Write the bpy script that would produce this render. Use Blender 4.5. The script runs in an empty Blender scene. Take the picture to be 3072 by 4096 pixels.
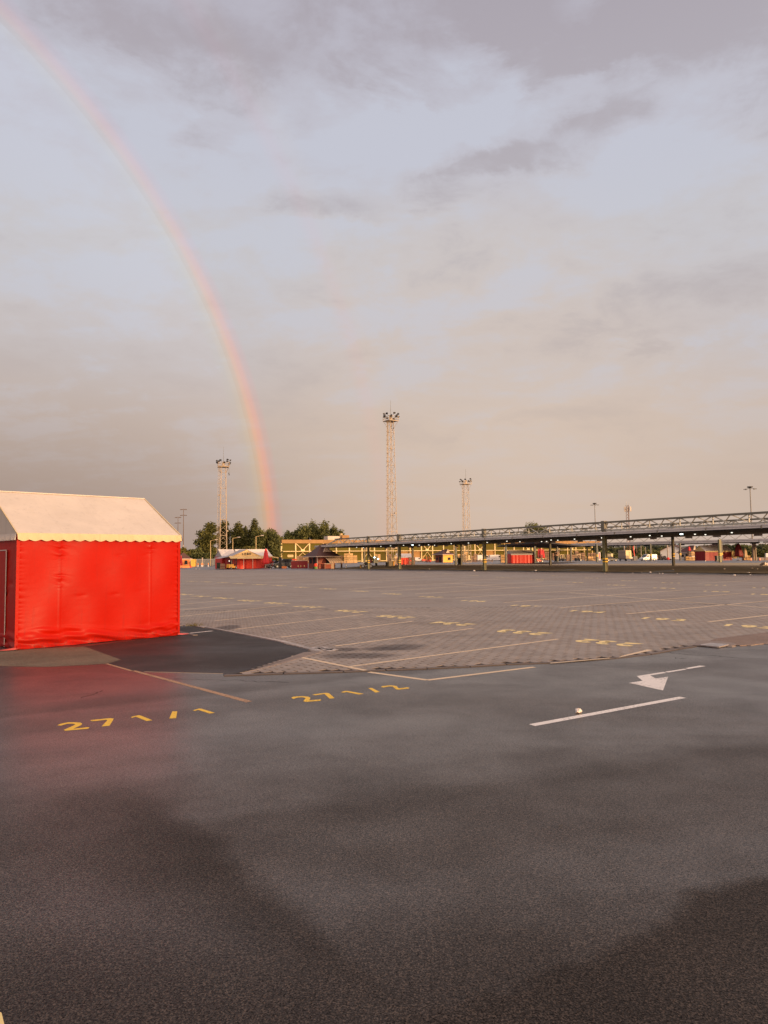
import bpy, math, random
import numpy as np
from mathutils import Vector, Matrix
random.seed(11)
PI = math.pi
sc = bpy.context.scene
C = sc.collection

# ------------------------------------------------------------------ camera
FPX = 2850.0                       # focal length measured on the photograph (3072 x 4096)
PITCH = math.atan((2234 - 2048) / FPX)
ROLL = -0.012
CAMH = 1.6
cam = bpy.data.cameras.new('camera')
cam.sensor_fit = 'VERTICAL'
cam.sensor_height = 36.0
cam.lens = FPX / 4096 * 36.0
cam.clip_start = 0.05
cam.clip_end = 9000
camo = bpy.data.objects.new('camera', cam)
CAM_R = Matrix.Rotation(PI / 2 + PITCH, 3, 'X') @ Matrix.Rotation(ROLL, 3, 'Z')
camo.matrix_world = Matrix.Translation((0, 0, CAMH)) @ CAM_R.to_4x4()
C.objects.link(camo)
sc.camera = camo

# ------------------------------------------------------------------ light
SUN_AZ, SUN_EL = math.radians(129.5), math.radians(2.6)
sun_dir = Vector((math.sin(SUN_AZ) * math.cos(SUN_EL), math.cos(SUN_AZ) * math.cos(SUN_EL), math.sin(SUN_EL)))
sl = bpy.data.lights.new('sun', 'SUN')
sl.energy = 4.2
sl.angle = math.radians(0.8)
sl.color = (1.0, 0.62, 0.31)
so = bpy.data.objects.new('sun', sl)
so.rotation_euler = sun_dir.to_track_quat('Z', 'Y').to_euler()
so.location = (40, -40, 30)
C.objects.link(so)

sc.view_settings.view_transform = 'Standard'
sc.view_settings.look = 'None'
sc.view_settings.exposure = 0.0
sc.view_settings.gamma = 1.0
sc.view_settings.use_curve_mapping = False
sc.cycles.max_bounces = 6
sc.cycles.use_denoising = True


class NT:
    """small helper for writing node trees as formulas"""
    def __init__(self, tree):
        self.t = tree
        self.n = tree.nodes
        self.l = tree.links

    def add(self, kind, **kw):
        nd = self.n.new(kind)
        for k, v in kw.items():
            setattr(nd, k, v)
        return nd

    def put(self, sock, v):
        if hasattr(v, 'is_linked') or isinstance(v, bpy.types.NodeSocket):
            self.l.new(v, sock)
        else:
            if sock.type == 'RGBA' and len(v) == 3:
                v = (*v, 1.0)
            sock.default_value = v

    def m(self, op, a, b=0.0, c=0.0, clamp=False):
        nd = self.add('ShaderNodeMath', operation=op, use_clamp=clamp)
        for i, v in enumerate((a, b, c)):
            if nd.inputs[i].enabled or i < 2:
                self.put(nd.inputs[i], v)
        return nd.outputs[0]

    def v(self, op, a, b=(0, 0, 0)):
        nd = self.add('ShaderNodeVectorMath', operation=op)
        self.put(nd.inputs[0], a)
        if op == 'SCALE':
            self.put(nd.inputs[3], b)
        else:
            self.put(nd.inputs[1], b)
        return nd.outputs['Value'] if op in ('DOT_PRODUCT', 'LENGTH') else nd.outputs[0]

    def noise(self, vec, scale, detail=4, rough=0.55, dist=0.0):
        nd = self.add('ShaderNodeTexNoise')
        self.put(nd.inputs['Vector'], vec)
        nd.inputs['Scale'].default_value = scale
        nd.inputs['Detail'].default_value = detail
        nd.inputs['Roughness'].default_value = rough
        nd.inputs['Distortion'].default_value = dist
        return nd.outputs[0]

    def ramp(self, fac, stops, mode='LINEAR'):
        nd = self.add('ShaderNodeValToRGB')
        cr = nd.color_ramp
        cr.interpolation = mode
        while len(cr.elements) < len(stops):
            cr.elements.new(0.5)
        for e, (p, col) in zip(cr.elements, stops):
            e.position = p
            if not hasattr(col, '__len__'):
                col = (col, col, col)
            e.color = (*col, 1.0)
        self.put(nd.inputs[0], fac)
        return nd.outputs[0]

    def mix(self, fac, a, b, mode='MIX'):
        nd = self.add('ShaderNodeMix', data_type='RGBA', blend_type=mode)
        self.put(nd.inputs[0], fac)
        self.put(nd.inputs[6], a)
        self.put(nd.inputs[7], b)
        return nd.outputs[2]

    def rng(self, v, a, b, c, d, smooth=False):
        nd = self.add('ShaderNodeMapRange')
        nd.interpolation_type = 'SMOOTHSTEP' if smooth else 'LINEAR'
        for i, x in enumerate((v, a, b, c, d)):
            self.put(nd.inputs[i], x)
        return nd.outputs[0]

    def mapping(self, vec, scale=(1, 1, 1), rot=(0, 0, 0), loc=(0, 0, 0)):
        nd = self.add('ShaderNodeMapping')
        self.put(nd.inputs[0], vec)
        nd.inputs['Scale'].default_value = scale
        nd.inputs['Rotation'].default_value = rot
        nd.inputs['Location'].default_value = loc
        return nd.outputs[0]

    def xyz(self, vec):
        nd = self.add('ShaderNodeSeparateXYZ')
        self.put(nd.inputs[0], vec)
        return nd.outputs

    def comb(self, x, y, z):
        nd = self.add('ShaderNodeCombineXYZ')
        for i, q in enumerate((x, y, z)):
            self.put(nd.inputs[i], q)
        return nd.outputs[0]


def srgb(r, g, b):
    f = lambda c: (c / 255 / 12.92) if c / 255 <= 0.04045 else ((c / 255 + 0.055) / 1.055) ** 2.4
    return (f(r), f(g), f(b))


# ------------------------------------------------------------------ sky: clouds after rain, with the bow
world = bpy.data.worlds.new('World')
sc.world = world
world.use_nodes = True
wt = world.node_tree
wt.nodes.clear()
k = NT(wt)
D = k.add('ShaderNodeTexCoord').outputs['Generated']
dx, dy, dz = k.xyz(D)
zc = k.m('MAXIMUM', dz, 0.0)
base = k.ramp(zc, [
    (0.00, srgb(212, 184, 165)), (0.06, srgb(214, 190, 173)), (0.16, srgb(213, 195, 184)), (0.28, srgb(205, 197, 197)),
    (0.40, srgb(204, 201, 205)), (0.52, srgb(198, 197, 208)), (0.64, srgb(188, 185, 197)), (1.0, srgb(150, 155, 176))], 'EASE')
# the rain curtain on the left: darker and mauve, near the horizon
leftd = k.rng(k.v('DOT_PRODUCT', D, (-0.86, 0.51, 0.0)), 0.30, 0.95, 0.0, 1.0, True)
lowd = k.rng(zc, 0.0, 0.34, 1.0, 0.0, True)
base = k.mix(k.m('MULTIPLY', leftd, lowd), base, srgb(160, 141, 132))
# warm bloom around the middle, greyer towards the right
mid = k.rng(k.v('DOT_PRODUCT', D, (0.13, 0.98, 0.16)), 0.93, 1.0, 0.0, 0.36, True)
base = k.mix(mid, base, srgb(224, 200, 178))
rgt = k.m('MULTIPLY', k.rng(dx, 0.15, 0.6, 0.0, 0.55, True), lowd)
base = k.mix(rgt, base, srgb(200, 181, 164))
# clouds, laid on a flat ceiling so that they foreshorten towards the horizon
den = k.m('ADD', zc, 0.16)
cp = k.comb(k.m('DIVIDE', dx, den), k.m('DIVIDE', dy, den), 0.0)
cp = k.mapping(cp, rot=(0, 0, math.radians(14)), scale=(0.72, 1.25, 1), loc=(3.1, 1.7, 0))
n1 = k.noise(cp, 1.15, 7, 0.56, 0.25)
n2 = k.noise(k.mapping(cp, loc=(7, 2, 1)), 2.9, 6, 0.60, 0.35)
n3 = k.noise(k.mapping(cp, loc=(1, 9, 3)), 0.55, 3, 0.5, 0.0)
n4 = k.noise(k.mapping(D, scale=(1, 1, 2.2)), 5.5, 6, 0.62, 0.4)
n5 = k.noise(k.mapping(D, scale=(1, 1, 2.0), loc=(4, 0, 2)), 14.0, 5, 0.62, 0.3)
az = k.m('ADD', k.m('ARCTAN2', dx, dy), k.m('MULTIPLY', k.m('SUBTRACT', n5, 0.5), 0.10))
el = k.m('ADD', k.m('ARCSINE', dz), k.m('MULTIPLY', k.m('SUBTRACT', n4, 0.5), 0.12))
tex = k.m('ADD', k.m('MULTIPLY', k.m('SUBTRACT', n4, 0.5), 0.50), k.m('MULTIPLY', k.m('SUBTRACT', n5, 0.5), 0.34))
dens = k.m('ADD', k.m('ADD', k.m('ADD', tex, k.m('MULTIPLY', k.m('SUBTRACT', n1, 0.5), 0.38)), k.m('MULTIPLY', k.m('SUBTRACT', n2, 0.5), 0.45)), k.m('MULTIPLY', k.m('SUBTRACT', n3, 0.5), 0.45))
# the larger cloud masses: azimuth, elevation, half widths and tilt in degrees; dark above zero, thin below
CLOUDS = [(4.5, 38.2, 26, 3.6, 2, 0.13), (22, 35, 9, 3.2, 8, 0.14), (-11, 34.5, 9, 2.4, -8, 0.09), (-24, 37, 8, 2.5, 0, 0.07),
          (14, 30.2, 6.5, 1.6, 8, 0.11), (8.5, 30.0, 4.0, 1.3, 4, 0.13), (-4.5, 26.8, 5.0, 1.1, -6, 0.13), (5.0, 28.0, 3.6, 1.5, 12, 0.11), (-14, 31.0, 3.0, 0.9, 10, 0.10),
          (25, 18.3, 10.5, 2.2, 4, 0.13), (22.5, 16.0, 4.5, 0.9, -4, 0.09), (13.5, 10.9, 5.6, 0.75, 8, 0.10), (8.0, 9.9, 3.6, 0.45, 6, 0.08), (-16, 14.2, 3.0, 0.5, -8, 0.07),
          (8.0, 34.6, 3.4, 3.0, -30, -0.16), (4.5, 31.8, 10, 1.8, 4, -0.13), (21, 27.6, 9, 2.8, 6, -0.13), (-1, 32.5, 5, 2.0, 0, -0.11), (17, 38.5, 2.6, 1.6, 0, -0.15),
          (17, 33.4, 6, 1.3, 6, -0.13), (-20, 30.5, 5, 2.0, -30, -0.08), (-26, 20, 8, 2.5, 5, -0.07)]
for (a0, e0, ra, re_, tilt, amp) in CLOUDS:
    ct, st = math.cos(math.radians(tilt)), math.sin(math.radians(tilt))
    qa = k.m('SUBTRACT', az, math.radians(a0))
    qe = k.m('SUBTRACT', el, math.radians(e0))
    u_ = k.m('MULTIPLY', k.m('ADD', k.m('MULTIPLY', qa, ct), k.m('MULTIPLY', qe, st)), 1 / math.radians(ra))
    v_ = k.m('MULTIPLY', k.m('SUBTRACT', k.m('MULTIPLY', qe, ct), k.m('MULTIPLY', qa, st)), 1 / math.radians(re_))
    r2 = k.m('ADD', k.m('MULTIPLY', u_, u_), k.m('MULTIPLY', v_, v_))
    bl = k.rng(r2, 0.0, 1.7, amp, 0.0, True)
    dens = k.m('ADD', dens, bl)
dark = k.rng(dens, 0.0, 0.21, 0.0, 1.0, True)
hi = k.rng(zc, 0.06, 0.40, 0.12, 1.0, True)
cloudc = k.ramp(zc, [(0.0, srgb(188, 168, 156)), (0.25, srgb(193, 180, 176)), (0.38, srgb(185, 179, 184)), (0.6, srgb(174, 166, 174)), (1.0, srgb(140, 136, 152))])
sky = k.mix(k.m('MULTIPLY', dark, k.m('MULTIPLY', hi, 0.76)), base, cloudc)
light = k.rng(dens, 0.03, -0.12, 0.0, 1.0, True)
sky = k.mix(k.m('MULTIPLY', light, k.m('MULTIPLY', hi, 0.55)), sky, srgb(203, 207, 221))
# the rainbow: 42 degrees from the point opposite the sun, red outermost
A_AZ, A_EL = math.radians(-50.5), math.radians(-1.0)
anti = (math.sin(A_AZ) * math.cos(A_EL), math.cos(A_AZ) * math.cos(A_EL), math.sin(A_EL))
ang = k.m('MULTIPLY', k.m('ARCCOSINE', k.v('DOT_PRODUCT', k.v('NORMALIZE', D), anti)), 180 / PI)
bow = k.rng(ang, 41.35 - 1.45, 41.35 + 1.3, 0.0, 1.0)
bowc = k.ramp(bow, [(0.0, (1, 1, 1)), (0.20, (1.0, 1.02, 0.98)), (0.36, (1.08, 1.05, 0.92)), (0.46, (1.24, 1.06, 0.84)),
                    (0.57, (1.50, 1.0, 0.76)), (0.68, (1.46, 0.92, 0.82)), (0.84, (1.12, 0.93, 0.95)), (1.0, (1, 1, 1))], 'EASE')
bstr = k.m('MULTIPLY', k.rng(zc, 0.0, 0.45, 1.0, 0.33), k.rng(n2, 0.3, 0.6, 0.8, 1.0))
sky = k.mix(1.0, sky, k.mix(bstr, (1, 1, 1), bowc), 'MULTIPLY')
bow2 = k.rng(ang, 51.2 - 1.6, 51.2 + 1.6, 0.0, 1.0)
bow2c = k.ramp(bow2, [(0.0, (1, 1, 1)), (0.35, (1.04, 0.985, 0.98)), (0.6, (1.02, 1.0, 0.98)), (1.0, (1, 1, 1))], 'EASE')
sky = k.mix(1.0, sky, bow2c, 'MULTIPLY')
inb = k.rng(ang, 41.0, 30.0, 1.045, 1.0, True)
sky = k.mix(1.0, sky, k.mix(k.m('LESS_THAN', ang, 41.0), (1, 1, 1), k.comb(inb, inb, inb)), 'MULTIPLY')
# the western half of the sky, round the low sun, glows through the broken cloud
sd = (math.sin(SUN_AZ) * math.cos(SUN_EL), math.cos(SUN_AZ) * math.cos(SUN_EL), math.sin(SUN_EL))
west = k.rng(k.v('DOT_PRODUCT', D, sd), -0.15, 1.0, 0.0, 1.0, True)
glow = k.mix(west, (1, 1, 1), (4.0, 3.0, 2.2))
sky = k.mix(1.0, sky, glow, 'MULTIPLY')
nish = k.add('ShaderNodeTexSky', sky_type='NISHITA')
nish.sun_disc = False
nish.sun_elevation = SUN_EL
nish.sun_rotation = SUN_AZ
nish.air_density = 1.5
nish.dust_density = 3.0
bg1 = k.add('ShaderNodeBackground')
k.put(bg1.inputs[0], nish.outputs[0])
bg1.inputs[1].default_value = 0.10
bg2 = k.add('ShaderNodeBackground')
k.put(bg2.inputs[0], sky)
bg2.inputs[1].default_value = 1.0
mx = k.add('ShaderNodeMixShader')
mx.inputs[0].default_value = 0.94       # cloud cover
k.l.new(bg1.outputs[0], mx.inputs[1])
k.l.new(bg2.outputs[0], mx.inputs[2])
wo = k.add('ShaderNodeOutputWorld')
k.l.new(mx.outputs[0], wo.inputs[0])


# ------------------------------------------------------------------ surveying: where a photographed point lies on the ground
def ray(px, py):
    return CAM_R @ Vector(((px - 1536) / FPX, -(py - 2048) / FPX, -1.0))


def yh(px):
    return 2234 - 0.012 * (px - 1536)


def G(px, py, z=0.0):
    d = ray(px, py)
    s = (z - CAMH) / d.z
    return (d.x * s, d.y * s)


def smooth(t):
    t = min(1.0, max(0.0, t))
    return t * t * (3 - 2 * t)


CN = Vector((0.848, 0.530))           # across the market roofs
CD = Vector((-0.530, 0.848))          # along the market roofs


def terr(x, y):
    off = CN.x * x + CN.y * y
    t = CD.x * x + CD.y * y
    return 0.42 * smooth((off - 58) / 10) * (1 - smooth((off - 120) / 60)) * (1 - smooth((t - 105) / 40))


def at(px, Y):
    d = ray(px, yh(px))
    x = Y * d.x / d.y
    return (x, Y, terr(x, Y))


def mp(npx, Y):
    return npx * Y / FPX


def zat(px, py, Y):
    d = ray(px, py)
    return CAMH + Y * d.z / d.y


# ------------------------------------------------------------------ materials
MAT = {}


def mat(name, col, rough=0.7, var=0.12, nscale=3.0, bump=0.0, bscale=40.0, metal=0.0, spec=0.5, dirt=None, tone=False, emit=None, estr=0.0, transl=0.0, objrand=0.0):
    if name in MAT:
        return MAT[name]
    m = bpy.data.materials.new(name)
    m.use_nodes = True
    t = m.node_tree
    t.nodes.clear()
    k = NT(t)
    bs = k.add('ShaderNodeBsdfPrincipled')
    co = k.add('ShaderNodeTexCoord').outputs['Object']
    geo = k.add('ShaderNodeNewGeometry')
    n = k.noise(co, nscale, 5, 0.6)
    f = k.rng(n, 0.3, 0.7, 1 - var, 1 + var)
    c = k.mix(1.0, col, k.comb(f, f, f), 'MULTIPLY')
    if tone:
        a = k.add('ShaderNodeAttribute', attribute_name='tone').outputs['Fac']
        g = k.rng(a, 0, 1, 0.45, 1.55)
        c = k.mix(1.0, c, k.comb(g, g, g), 'MULTIPLY')
    if objrand:
        oi = k.add('ShaderNodeObjectInfo').outputs['Random']
        g = k.rng(oi, 0, 1, 1 - objrand, 1 + objrand)
        c = k.mix(1.0, c, k.comb(g, g, g), 'MULTIPLY')
    if dirt:
        dn = k.rng(k.noise(co, nscale * 0.6, 6, 0.7, 0.5), 0.48, 0.72, 0.0, 0.7, True)
        c = k.mix(dn, c, dirt)
    k.put(bs.inputs['Base Color'], c)
    rn = k.rng(n, 0.3, 0.7, max(0.02, rough - 0.08), min(1, rough + 0.08))
    k.put(bs.inputs['Roughness'], rn)
    bs.inputs['Metallic'].default_value = metal
    bs.inputs['Specular IOR Level'].default_value = spec
    if emit:
        bs.inputs['Emission Color'].default_value = (*emit, 1)
        bs.inputs['Emission Strength'].default_value = estr
    if bump:
        b = k.add('ShaderNodeBump')
        b.inputs['Strength'].default_value = bump
        b.inputs['Distance'].default_value = 0.01
        k.put(b.inputs['Height'], k.noise(co, bscale, 3, 0.6))
        k.l.new(b.outputs[0], bs.inputs['Normal'])
    out = k.add('ShaderNodeOutputMaterial')
    sh = bs.outputs[0]
    if transl:
        tr = k.add('ShaderNodeBsdfTranslucent')
        k.put(tr.inputs[0], c)
        ms = k.add('ShaderNodeMixShader')
        ms.inputs[0].default_value = transl
        k.l.new(sh, ms.inputs[1])
        k.l.new(tr.outputs[0], ms.inputs[2])
        sh = ms.outputs[0]
    k.l.new(sh, out.inputs[0])
    MAT[name] = m
    return m


def mat_asphalt(name, dark, lite, rmin, rmax, grain=1.0, coat=0.0, dry=None, dryamt=0.0, tracks_vignette=False, aniso=1.0, bumpd=0.004, spec=0.5, puddle=True):
    m = bpy.data.materials.new(name)
    m.use_nodes = True
    t = m.node_tree
    t.nodes.clear()
    k = NT(t)
    bs = k.add('ShaderNodeBsdfPrincipled')
    co = k.add('ShaderNodeTexCoord').outputs['Object']
    fine = k.m('ADD', k.m('MULTIPLY', k.noise(co, 125, 3, 0.8), 0.64), k.m('MULTIPLY', k.noise(k.mapping(co, scale=(1, 1.7, 1)), 48, 4, 0.75), 0.36))
    agg = k.add('ShaderNodeTexVoronoi', feature='F1')
    k.put(agg.inputs['Vector'], co)
    agg.inputs['Scale'].default_value = 170
    vd = agg.outputs['Distance']
    mott = k.noise(k.mapping(co, scale=(1, 1.0, 1)), 1.1, 7, 0.62, 0.3)
    big = k.noise(k.mapping(co, rot=(0, 0, math.radians(-62)), scale=(0.35, 1.0, 1)), 0.42, 5, 0.55, 0.6)
    c = k.mix(k.rng(fine, 0.40, 0.60, 0, 1), dark, lite)
    sp = k.rng(agg.outputs['Color'], 0.64, 0.76, 0.0, 1.0)
    c = k.mix(k.m('MULTIPLY', sp, 0.5 * grain), c, tuple(min(0.4, x * 3.2) for x in lite))
    g = k.rng(mott, 0.3, 0.7, 0.80, 1.22)
    c = k.mix(1.0, c, k.comb(g, g, g), 'MULTIPLY')
    wet = k.rng(k.m('ADD', k.m('MULTIPLY', big, 0.65), k.m('MULTIPLY', mott, 0.35)), 0.36, 0.64, 0.42 if tracks_vignette else 0.0, 1.0, True)
    if tracks_vignette:
        # the driven, drier strips of road, and lens darkening painted in nearest the camera
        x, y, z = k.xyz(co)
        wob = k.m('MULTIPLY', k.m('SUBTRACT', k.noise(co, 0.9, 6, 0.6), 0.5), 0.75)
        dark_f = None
        for (nx, ny, c0, reach, amt, soft, ylim) in TRACKS_VIGNETTE:
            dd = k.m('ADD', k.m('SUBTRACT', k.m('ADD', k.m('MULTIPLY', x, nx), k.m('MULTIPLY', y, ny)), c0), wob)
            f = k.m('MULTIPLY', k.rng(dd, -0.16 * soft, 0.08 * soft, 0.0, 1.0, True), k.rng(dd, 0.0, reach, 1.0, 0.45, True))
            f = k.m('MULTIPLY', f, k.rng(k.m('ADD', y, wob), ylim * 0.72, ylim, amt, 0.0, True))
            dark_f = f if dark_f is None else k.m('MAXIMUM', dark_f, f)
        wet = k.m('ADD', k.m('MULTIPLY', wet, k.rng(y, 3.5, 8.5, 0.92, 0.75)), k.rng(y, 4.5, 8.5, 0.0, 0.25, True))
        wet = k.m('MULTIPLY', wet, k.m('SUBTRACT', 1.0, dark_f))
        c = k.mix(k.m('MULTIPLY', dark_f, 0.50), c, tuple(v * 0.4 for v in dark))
    if dry:
        dn = k.rng(k.noise(co, 0.16, 6, 0.62, 0.4), 0.44, 0.62, 0, dryamt, True)
        c = k.mix(dn, c, dry)
    k.put(bs.inputs['Base Color'], c)
    k.put(bs.inputs['Roughness'], k.rng(wet, 0, 1, rmax, rmin))
    spec_ = k.m('MULTIPLY', k.rng(wet, 0, 1, 0.30, 1.0), 1.0) if tracks_vignette else 1.0
    k.put(bs.inputs['Specular IOR Level'], k.m('MULTIPLY', spec_, k.rng(fine, 0.39, 0.57, spec * (1 - 0.75 * min(1, grain)), spec * (1 + 0.35 * grain))))
    h = k.m('ADD', k.m('MULTIPLY', fine, 0.7), k.m('MULTIPLY', vd, 0.6))
    b = k.add('ShaderNodeBump')
    k.put(b.inputs['Strength'], k.rng(wet, 0, 1, 1.0 * grain, 0.62 * grain))
    b.inputs['Distance'].default_value = bumpd
    k.put(b.inputs['Height'], h)
    b2 = k.add('ShaderNodeBump')
    b2.inputs['Strength'].default_value = 0.10
    b2.inputs['Distance'].default_value = 0.02
    k.put(b2.inputs['Height'], k.noise(co, 7, 4, 0.6))
    k.l.new(b.outputs[0], b2.inputs['Normal'])
    k.l.new(b2.outputs[0], bs.inputs['Normal'])
    if coat:
        # standing film of rain water between the stones: smoother than the stones themselves
        b3 = k.add('ShaderNodeBump')
        b3.inputs['Strength'].default_value = 0.5
        b3.inputs['Distance'].default_value = 0.0026
        k.put(b3.inputs['Height'], fine)
        k.l.new(b3.outputs[0], bs.inputs['Coat Normal'])
        pits = k.rng(fine, 0.44, 0.53, 0.38, 1.0)
        k.put(bs.inputs['Coat Weight'], k.m('MULTIPLY', k.m('MULTIPLY', k.rng(wet, 0, 1, 0.10, 1.0), pits), coat))
        k.put(bs.inputs['Coat Roughness'], k.rng(wet, 0, 1, 0.40, 0.30))
        bs.inputs['Coat IOR'].default_value = 1.56
    out = k.add('ShaderNodeOutputMaterial')
    k.l.new(bs.outputs[0], out.inputs[0])
    MAT[name] = m
    return m


def mat_paint(name, col, wear=0.5, rough=0.6, seed=0.0):
    """road paint, worn through in flecks"""
    m = bpy.data.materials.new(name)
    m.use_nodes = True
    t = m.node_tree
    t.nodes.clear()
    k = NT(t)
    bs = k.add('ShaderNodeBsdfPrincipled')
    co = k.add('ShaderNodeTexCoord').outputs['Object']
    n = k.noise(k.mapping(co, loc=(seed, 0, 0)), 38, 5, 0.75)
    n2 = k.noise(k.mapping(co, loc=(seed, 4, 0)), 2.2, 4, 0.6)
    f = k.rng(n2, 0.3, 0.7, 0.86, 1.08)
    k.put(bs.inputs['Base Color'], k.mix(1.0, col, k.comb(f, f, f), 'MULTIPLY'))
    bs.inputs['Roughness'].default_value = rough
    bs.inputs['Specular IOR Level'].default_value = 0.3
    tr = k.add('ShaderNodeBsdfTransparent')
    ms = k.add('ShaderNodeMixShader')
    hole = k.rng(k.m('ADD', k.m('MULTIPLY', n, 0.6), k.m('MULTIPLY', n2, 0.4)), 0.50 - 0.22 * wear + 0.10, 0.60 - 0.22 * wear + 0.10, 0.0, 1.0)
    k.put(ms.inputs[0], k.m('MULTIPLY', hole, min(1.0, wear * 1.5)))
    k.l.new(bs.outputs[0], ms.inputs[1])
    k.l.new(tr.outputs[0], ms.inputs[2])
    out = k.add('ShaderNodeOutputMaterial')
    k.l.new(ms.outputs[0], out.inputs[0])
    MAT[name] = m
    return m


# ------------------------------------------------------------------ mesh helpers
class MB:
    def __init__(self):
        self.v = []
        self.f = []
        self.tone = []

    def face(self, pts, tone=0.5):
        i = len(self.v)
        self.v += [tuple(p) for p in pts]
        self.f.append(tuple(range(i, i + len(pts))))
        self.tone.append(tone)

    def box(self, c, s, rz=0.0, tone=0.5, taper=1.0):
        cx, cy, cz = c
        hx, hy, hz = s[0] / 2, s[1] / 2, s[2] / 2
        co, si = math.cos(rz), math.sin(rz)
        i = len(self.v)
        for dz in (-hz, hz):
            q = taper if dz > 0 else 1.0
            for dx, dy in ((-hx, -hy), (hx, -hy), (hx, hy), (-hx, hy)):
                dx, dy = dx * q, dy * q
                self.v.append((cx + dx * co - dy * si, cy + dx * si + dy * co, cz + dz))
        for f in ((0, 3, 2, 1), (4, 5, 6, 7), (0, 1, 5, 4), (1, 2, 6, 5), (2, 3, 7, 6), (3, 0, 4, 7)):
            self.f.append(tuple(i + q for q in f))
            self.tone.append(tone)
        return self

    def bar(self, p, q, w, h=None, tone=0.5):
        h = h or w
        p, q = Vector(p), Vector(q)
        d = (q - p)
        if d.length < 1e-6:
            return self
        d.normalize()
        up = Vector((0, 0, 1)) if abs(d.z) < 0.95 else Vector((1, 0, 0))
        s = d.cross(up).normalized()
        u = s.cross(d).normalized()
        i = len(self.v)
        for e in (p, q):
            for a, b in ((-1, -1), (1, -1), (1, 1), (-1, 1)):
                self.v.append(tuple(e + s * (a * w / 2) + u * (b * h / 2)))
        for f in ((0, 3, 2, 1), (4, 5, 6, 7), (0, 1, 5, 4), (1, 2, 6, 5), (2, 3, 7, 6), (3, 0, 4, 7)):
            self.f.append(tuple(i + q2 for q2 in f))
            self.tone.append(tone)
        return self

    def lathe(self, rings, n=12, c=(0, 0), fold=0.0, nf=6, caps=True, tone=0.5):
        i = len(self.v)
        for (z, r) in rings:
            for a in range(n):
                th = 2 * PI * a / n
                rr = r * (1 + fold * math.cos(nf * th))
                self.v.append((c[0] + rr * math.cos(th), c[1] + rr * math.sin(th), z))
        for j in range(len(rings) - 1):
            for a in range(n):
                b = (a + 1) % n
                self.f.append((i + j * n + a, i + j * n + b, i + (j + 1) * n + b, i + (j + 1) * n + a))
                self.tone.append(tone)
        if caps:
            self.f.append(tuple(i + a for a in range(n))[::-1])
            self.f.append(tuple(i + (len(rings) - 1) * n + a for a in range(n)))
            self.tone += [tone, tone]
        return self

    def tube(self, p, q, r0, r1=None, n=8, tone=0.5):
        r1 = r0 if r1 is None else r1
        p, q = Vector(p), Vector(q)
        d = (q - p).normalized()
        up = Vector((0, 0, 1)) if abs(d.z) < 0.95 else Vector((1, 0, 0))
        s = d.cross(up).normalized()
        u = s.cross(d).normalized()
        i = len(self.v)
        for e, r in ((p, r0), (q, r1)):
            for a in range(n):
                th = 2 * PI * a / n
                self.v.append(tuple(e + s * (r * math.cos(th)) + u * (r * math.sin(th))))
        for a in range(n):
            b = (a + 1) % n
            self.f.append((i + a, i + b, i + n + b, i + n + a))
            self.tone.append(tone)
        self.f.append(tuple(i + a for a in range(n))[::-1])
        self.f.append(tuple(i + n + a for a in range(n)))
        self.tone += [tone, tone]
        return self

    def prism(self, poly, z0, z1, tone=0.5, side=None):
        side = tone if side is None else side
        """vertical prism on a ground polygon (x, y)"""
        i = len(self.v)
        n = len(poly)
        for z in (z0, z1):
            for p in poly:
                self.v.append((p[0], p[1], z))
        self.f.append(tuple(i + n + a for a in range(n)))
        self.tone.append(tone)
        self.f.append(tuple(i + a for a in range(n))[::-1])
        self.tone.append(tone)
        for a in range(n):
            b = (a + 1) % n
            self.f.append((i + a, i + b, i + n + b, i + n + a))
            self.tone.append(side)
        return self

    def extr(self, prof, y0, y1, tone=0.5):
        """profile in x-z extruded along y"""
        i = len(self.v)
        n = len(prof)
        for y in (y0, y1):
            for p in prof:
                self.v.append((p[0], y, p[1]))
        self.f.append(tuple(i + a for a in range(n)))
        self.f.append(tuple(i + n + a for a in range(n))[::-1])
        self.tone += [tone, tone]
        for a in range(n):
            b = (a + 1) % n
            self.f.append((i + a, i + n + a, i + n + b, i + b))
            self.tone.append(tone)
        return self

    def mesh(self, name, m, smoothf=False, tone=False):
        me = bpy.data.meshes.new(name)
        me.from_pydata(self.v, [], self.f)
        if m is not None:
            me.materials.append(m)
        if tone:
            a = me.attributes.new('tone', 'FLOAT', 'FACE')
            a.data.foreach_set('value', self.tone)
        if smoothf:
            me.polygons.foreach_set('use_smooth', [True] * len(me.polygons))
        me.update()
        return me

    def build(self, name, m, parent=None, world=False, smoothf=False, tone=False, kind=None, label=None, bevel=0.0):
        if world and parent is not None:
            loc = Vector(parent.location)
            inv = Matrix.Rotation(-parent.rotation_euler.z, 3, 'Z')
            self.v = [tuple(inv @ (Vector(p) - loc)) for p in self.v]
        me = self.mesh(name, m, smoothf, tone)
        o = bpy.data.objects.new(name, me)
        C.objects.link(o)
        if parent is not None:
            o.parent = parent
        if kind:
            o['kind'] = kind
        if label:
            o['label'] = label
        if bevel:
            md = o.modifiers.new('bevel', 'BEVEL')
            md.width = bevel
            md.segments = 2
        return o


def thing(name, label, cat, loc=(0, 0, 0), rz=0.0, group=None):
    o = bpy.data.objects.new(name, None)
    C.objects.link(o)
    o.location = loc
    o.rotation_euler = (0, 0, rz)
    o.empty_display_size = 0.3
    o['label'] = label
    o['category'] = cat
    if group:
        o['group'] = group
    return o


def tag(o, label, cat, group=None):
    o['label'] = label
    o['category'] = cat
    if group:
        o['group'] = group
    return o


def kids(o):
    return [c for c in KIDS.get(o.name, [])]


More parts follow.
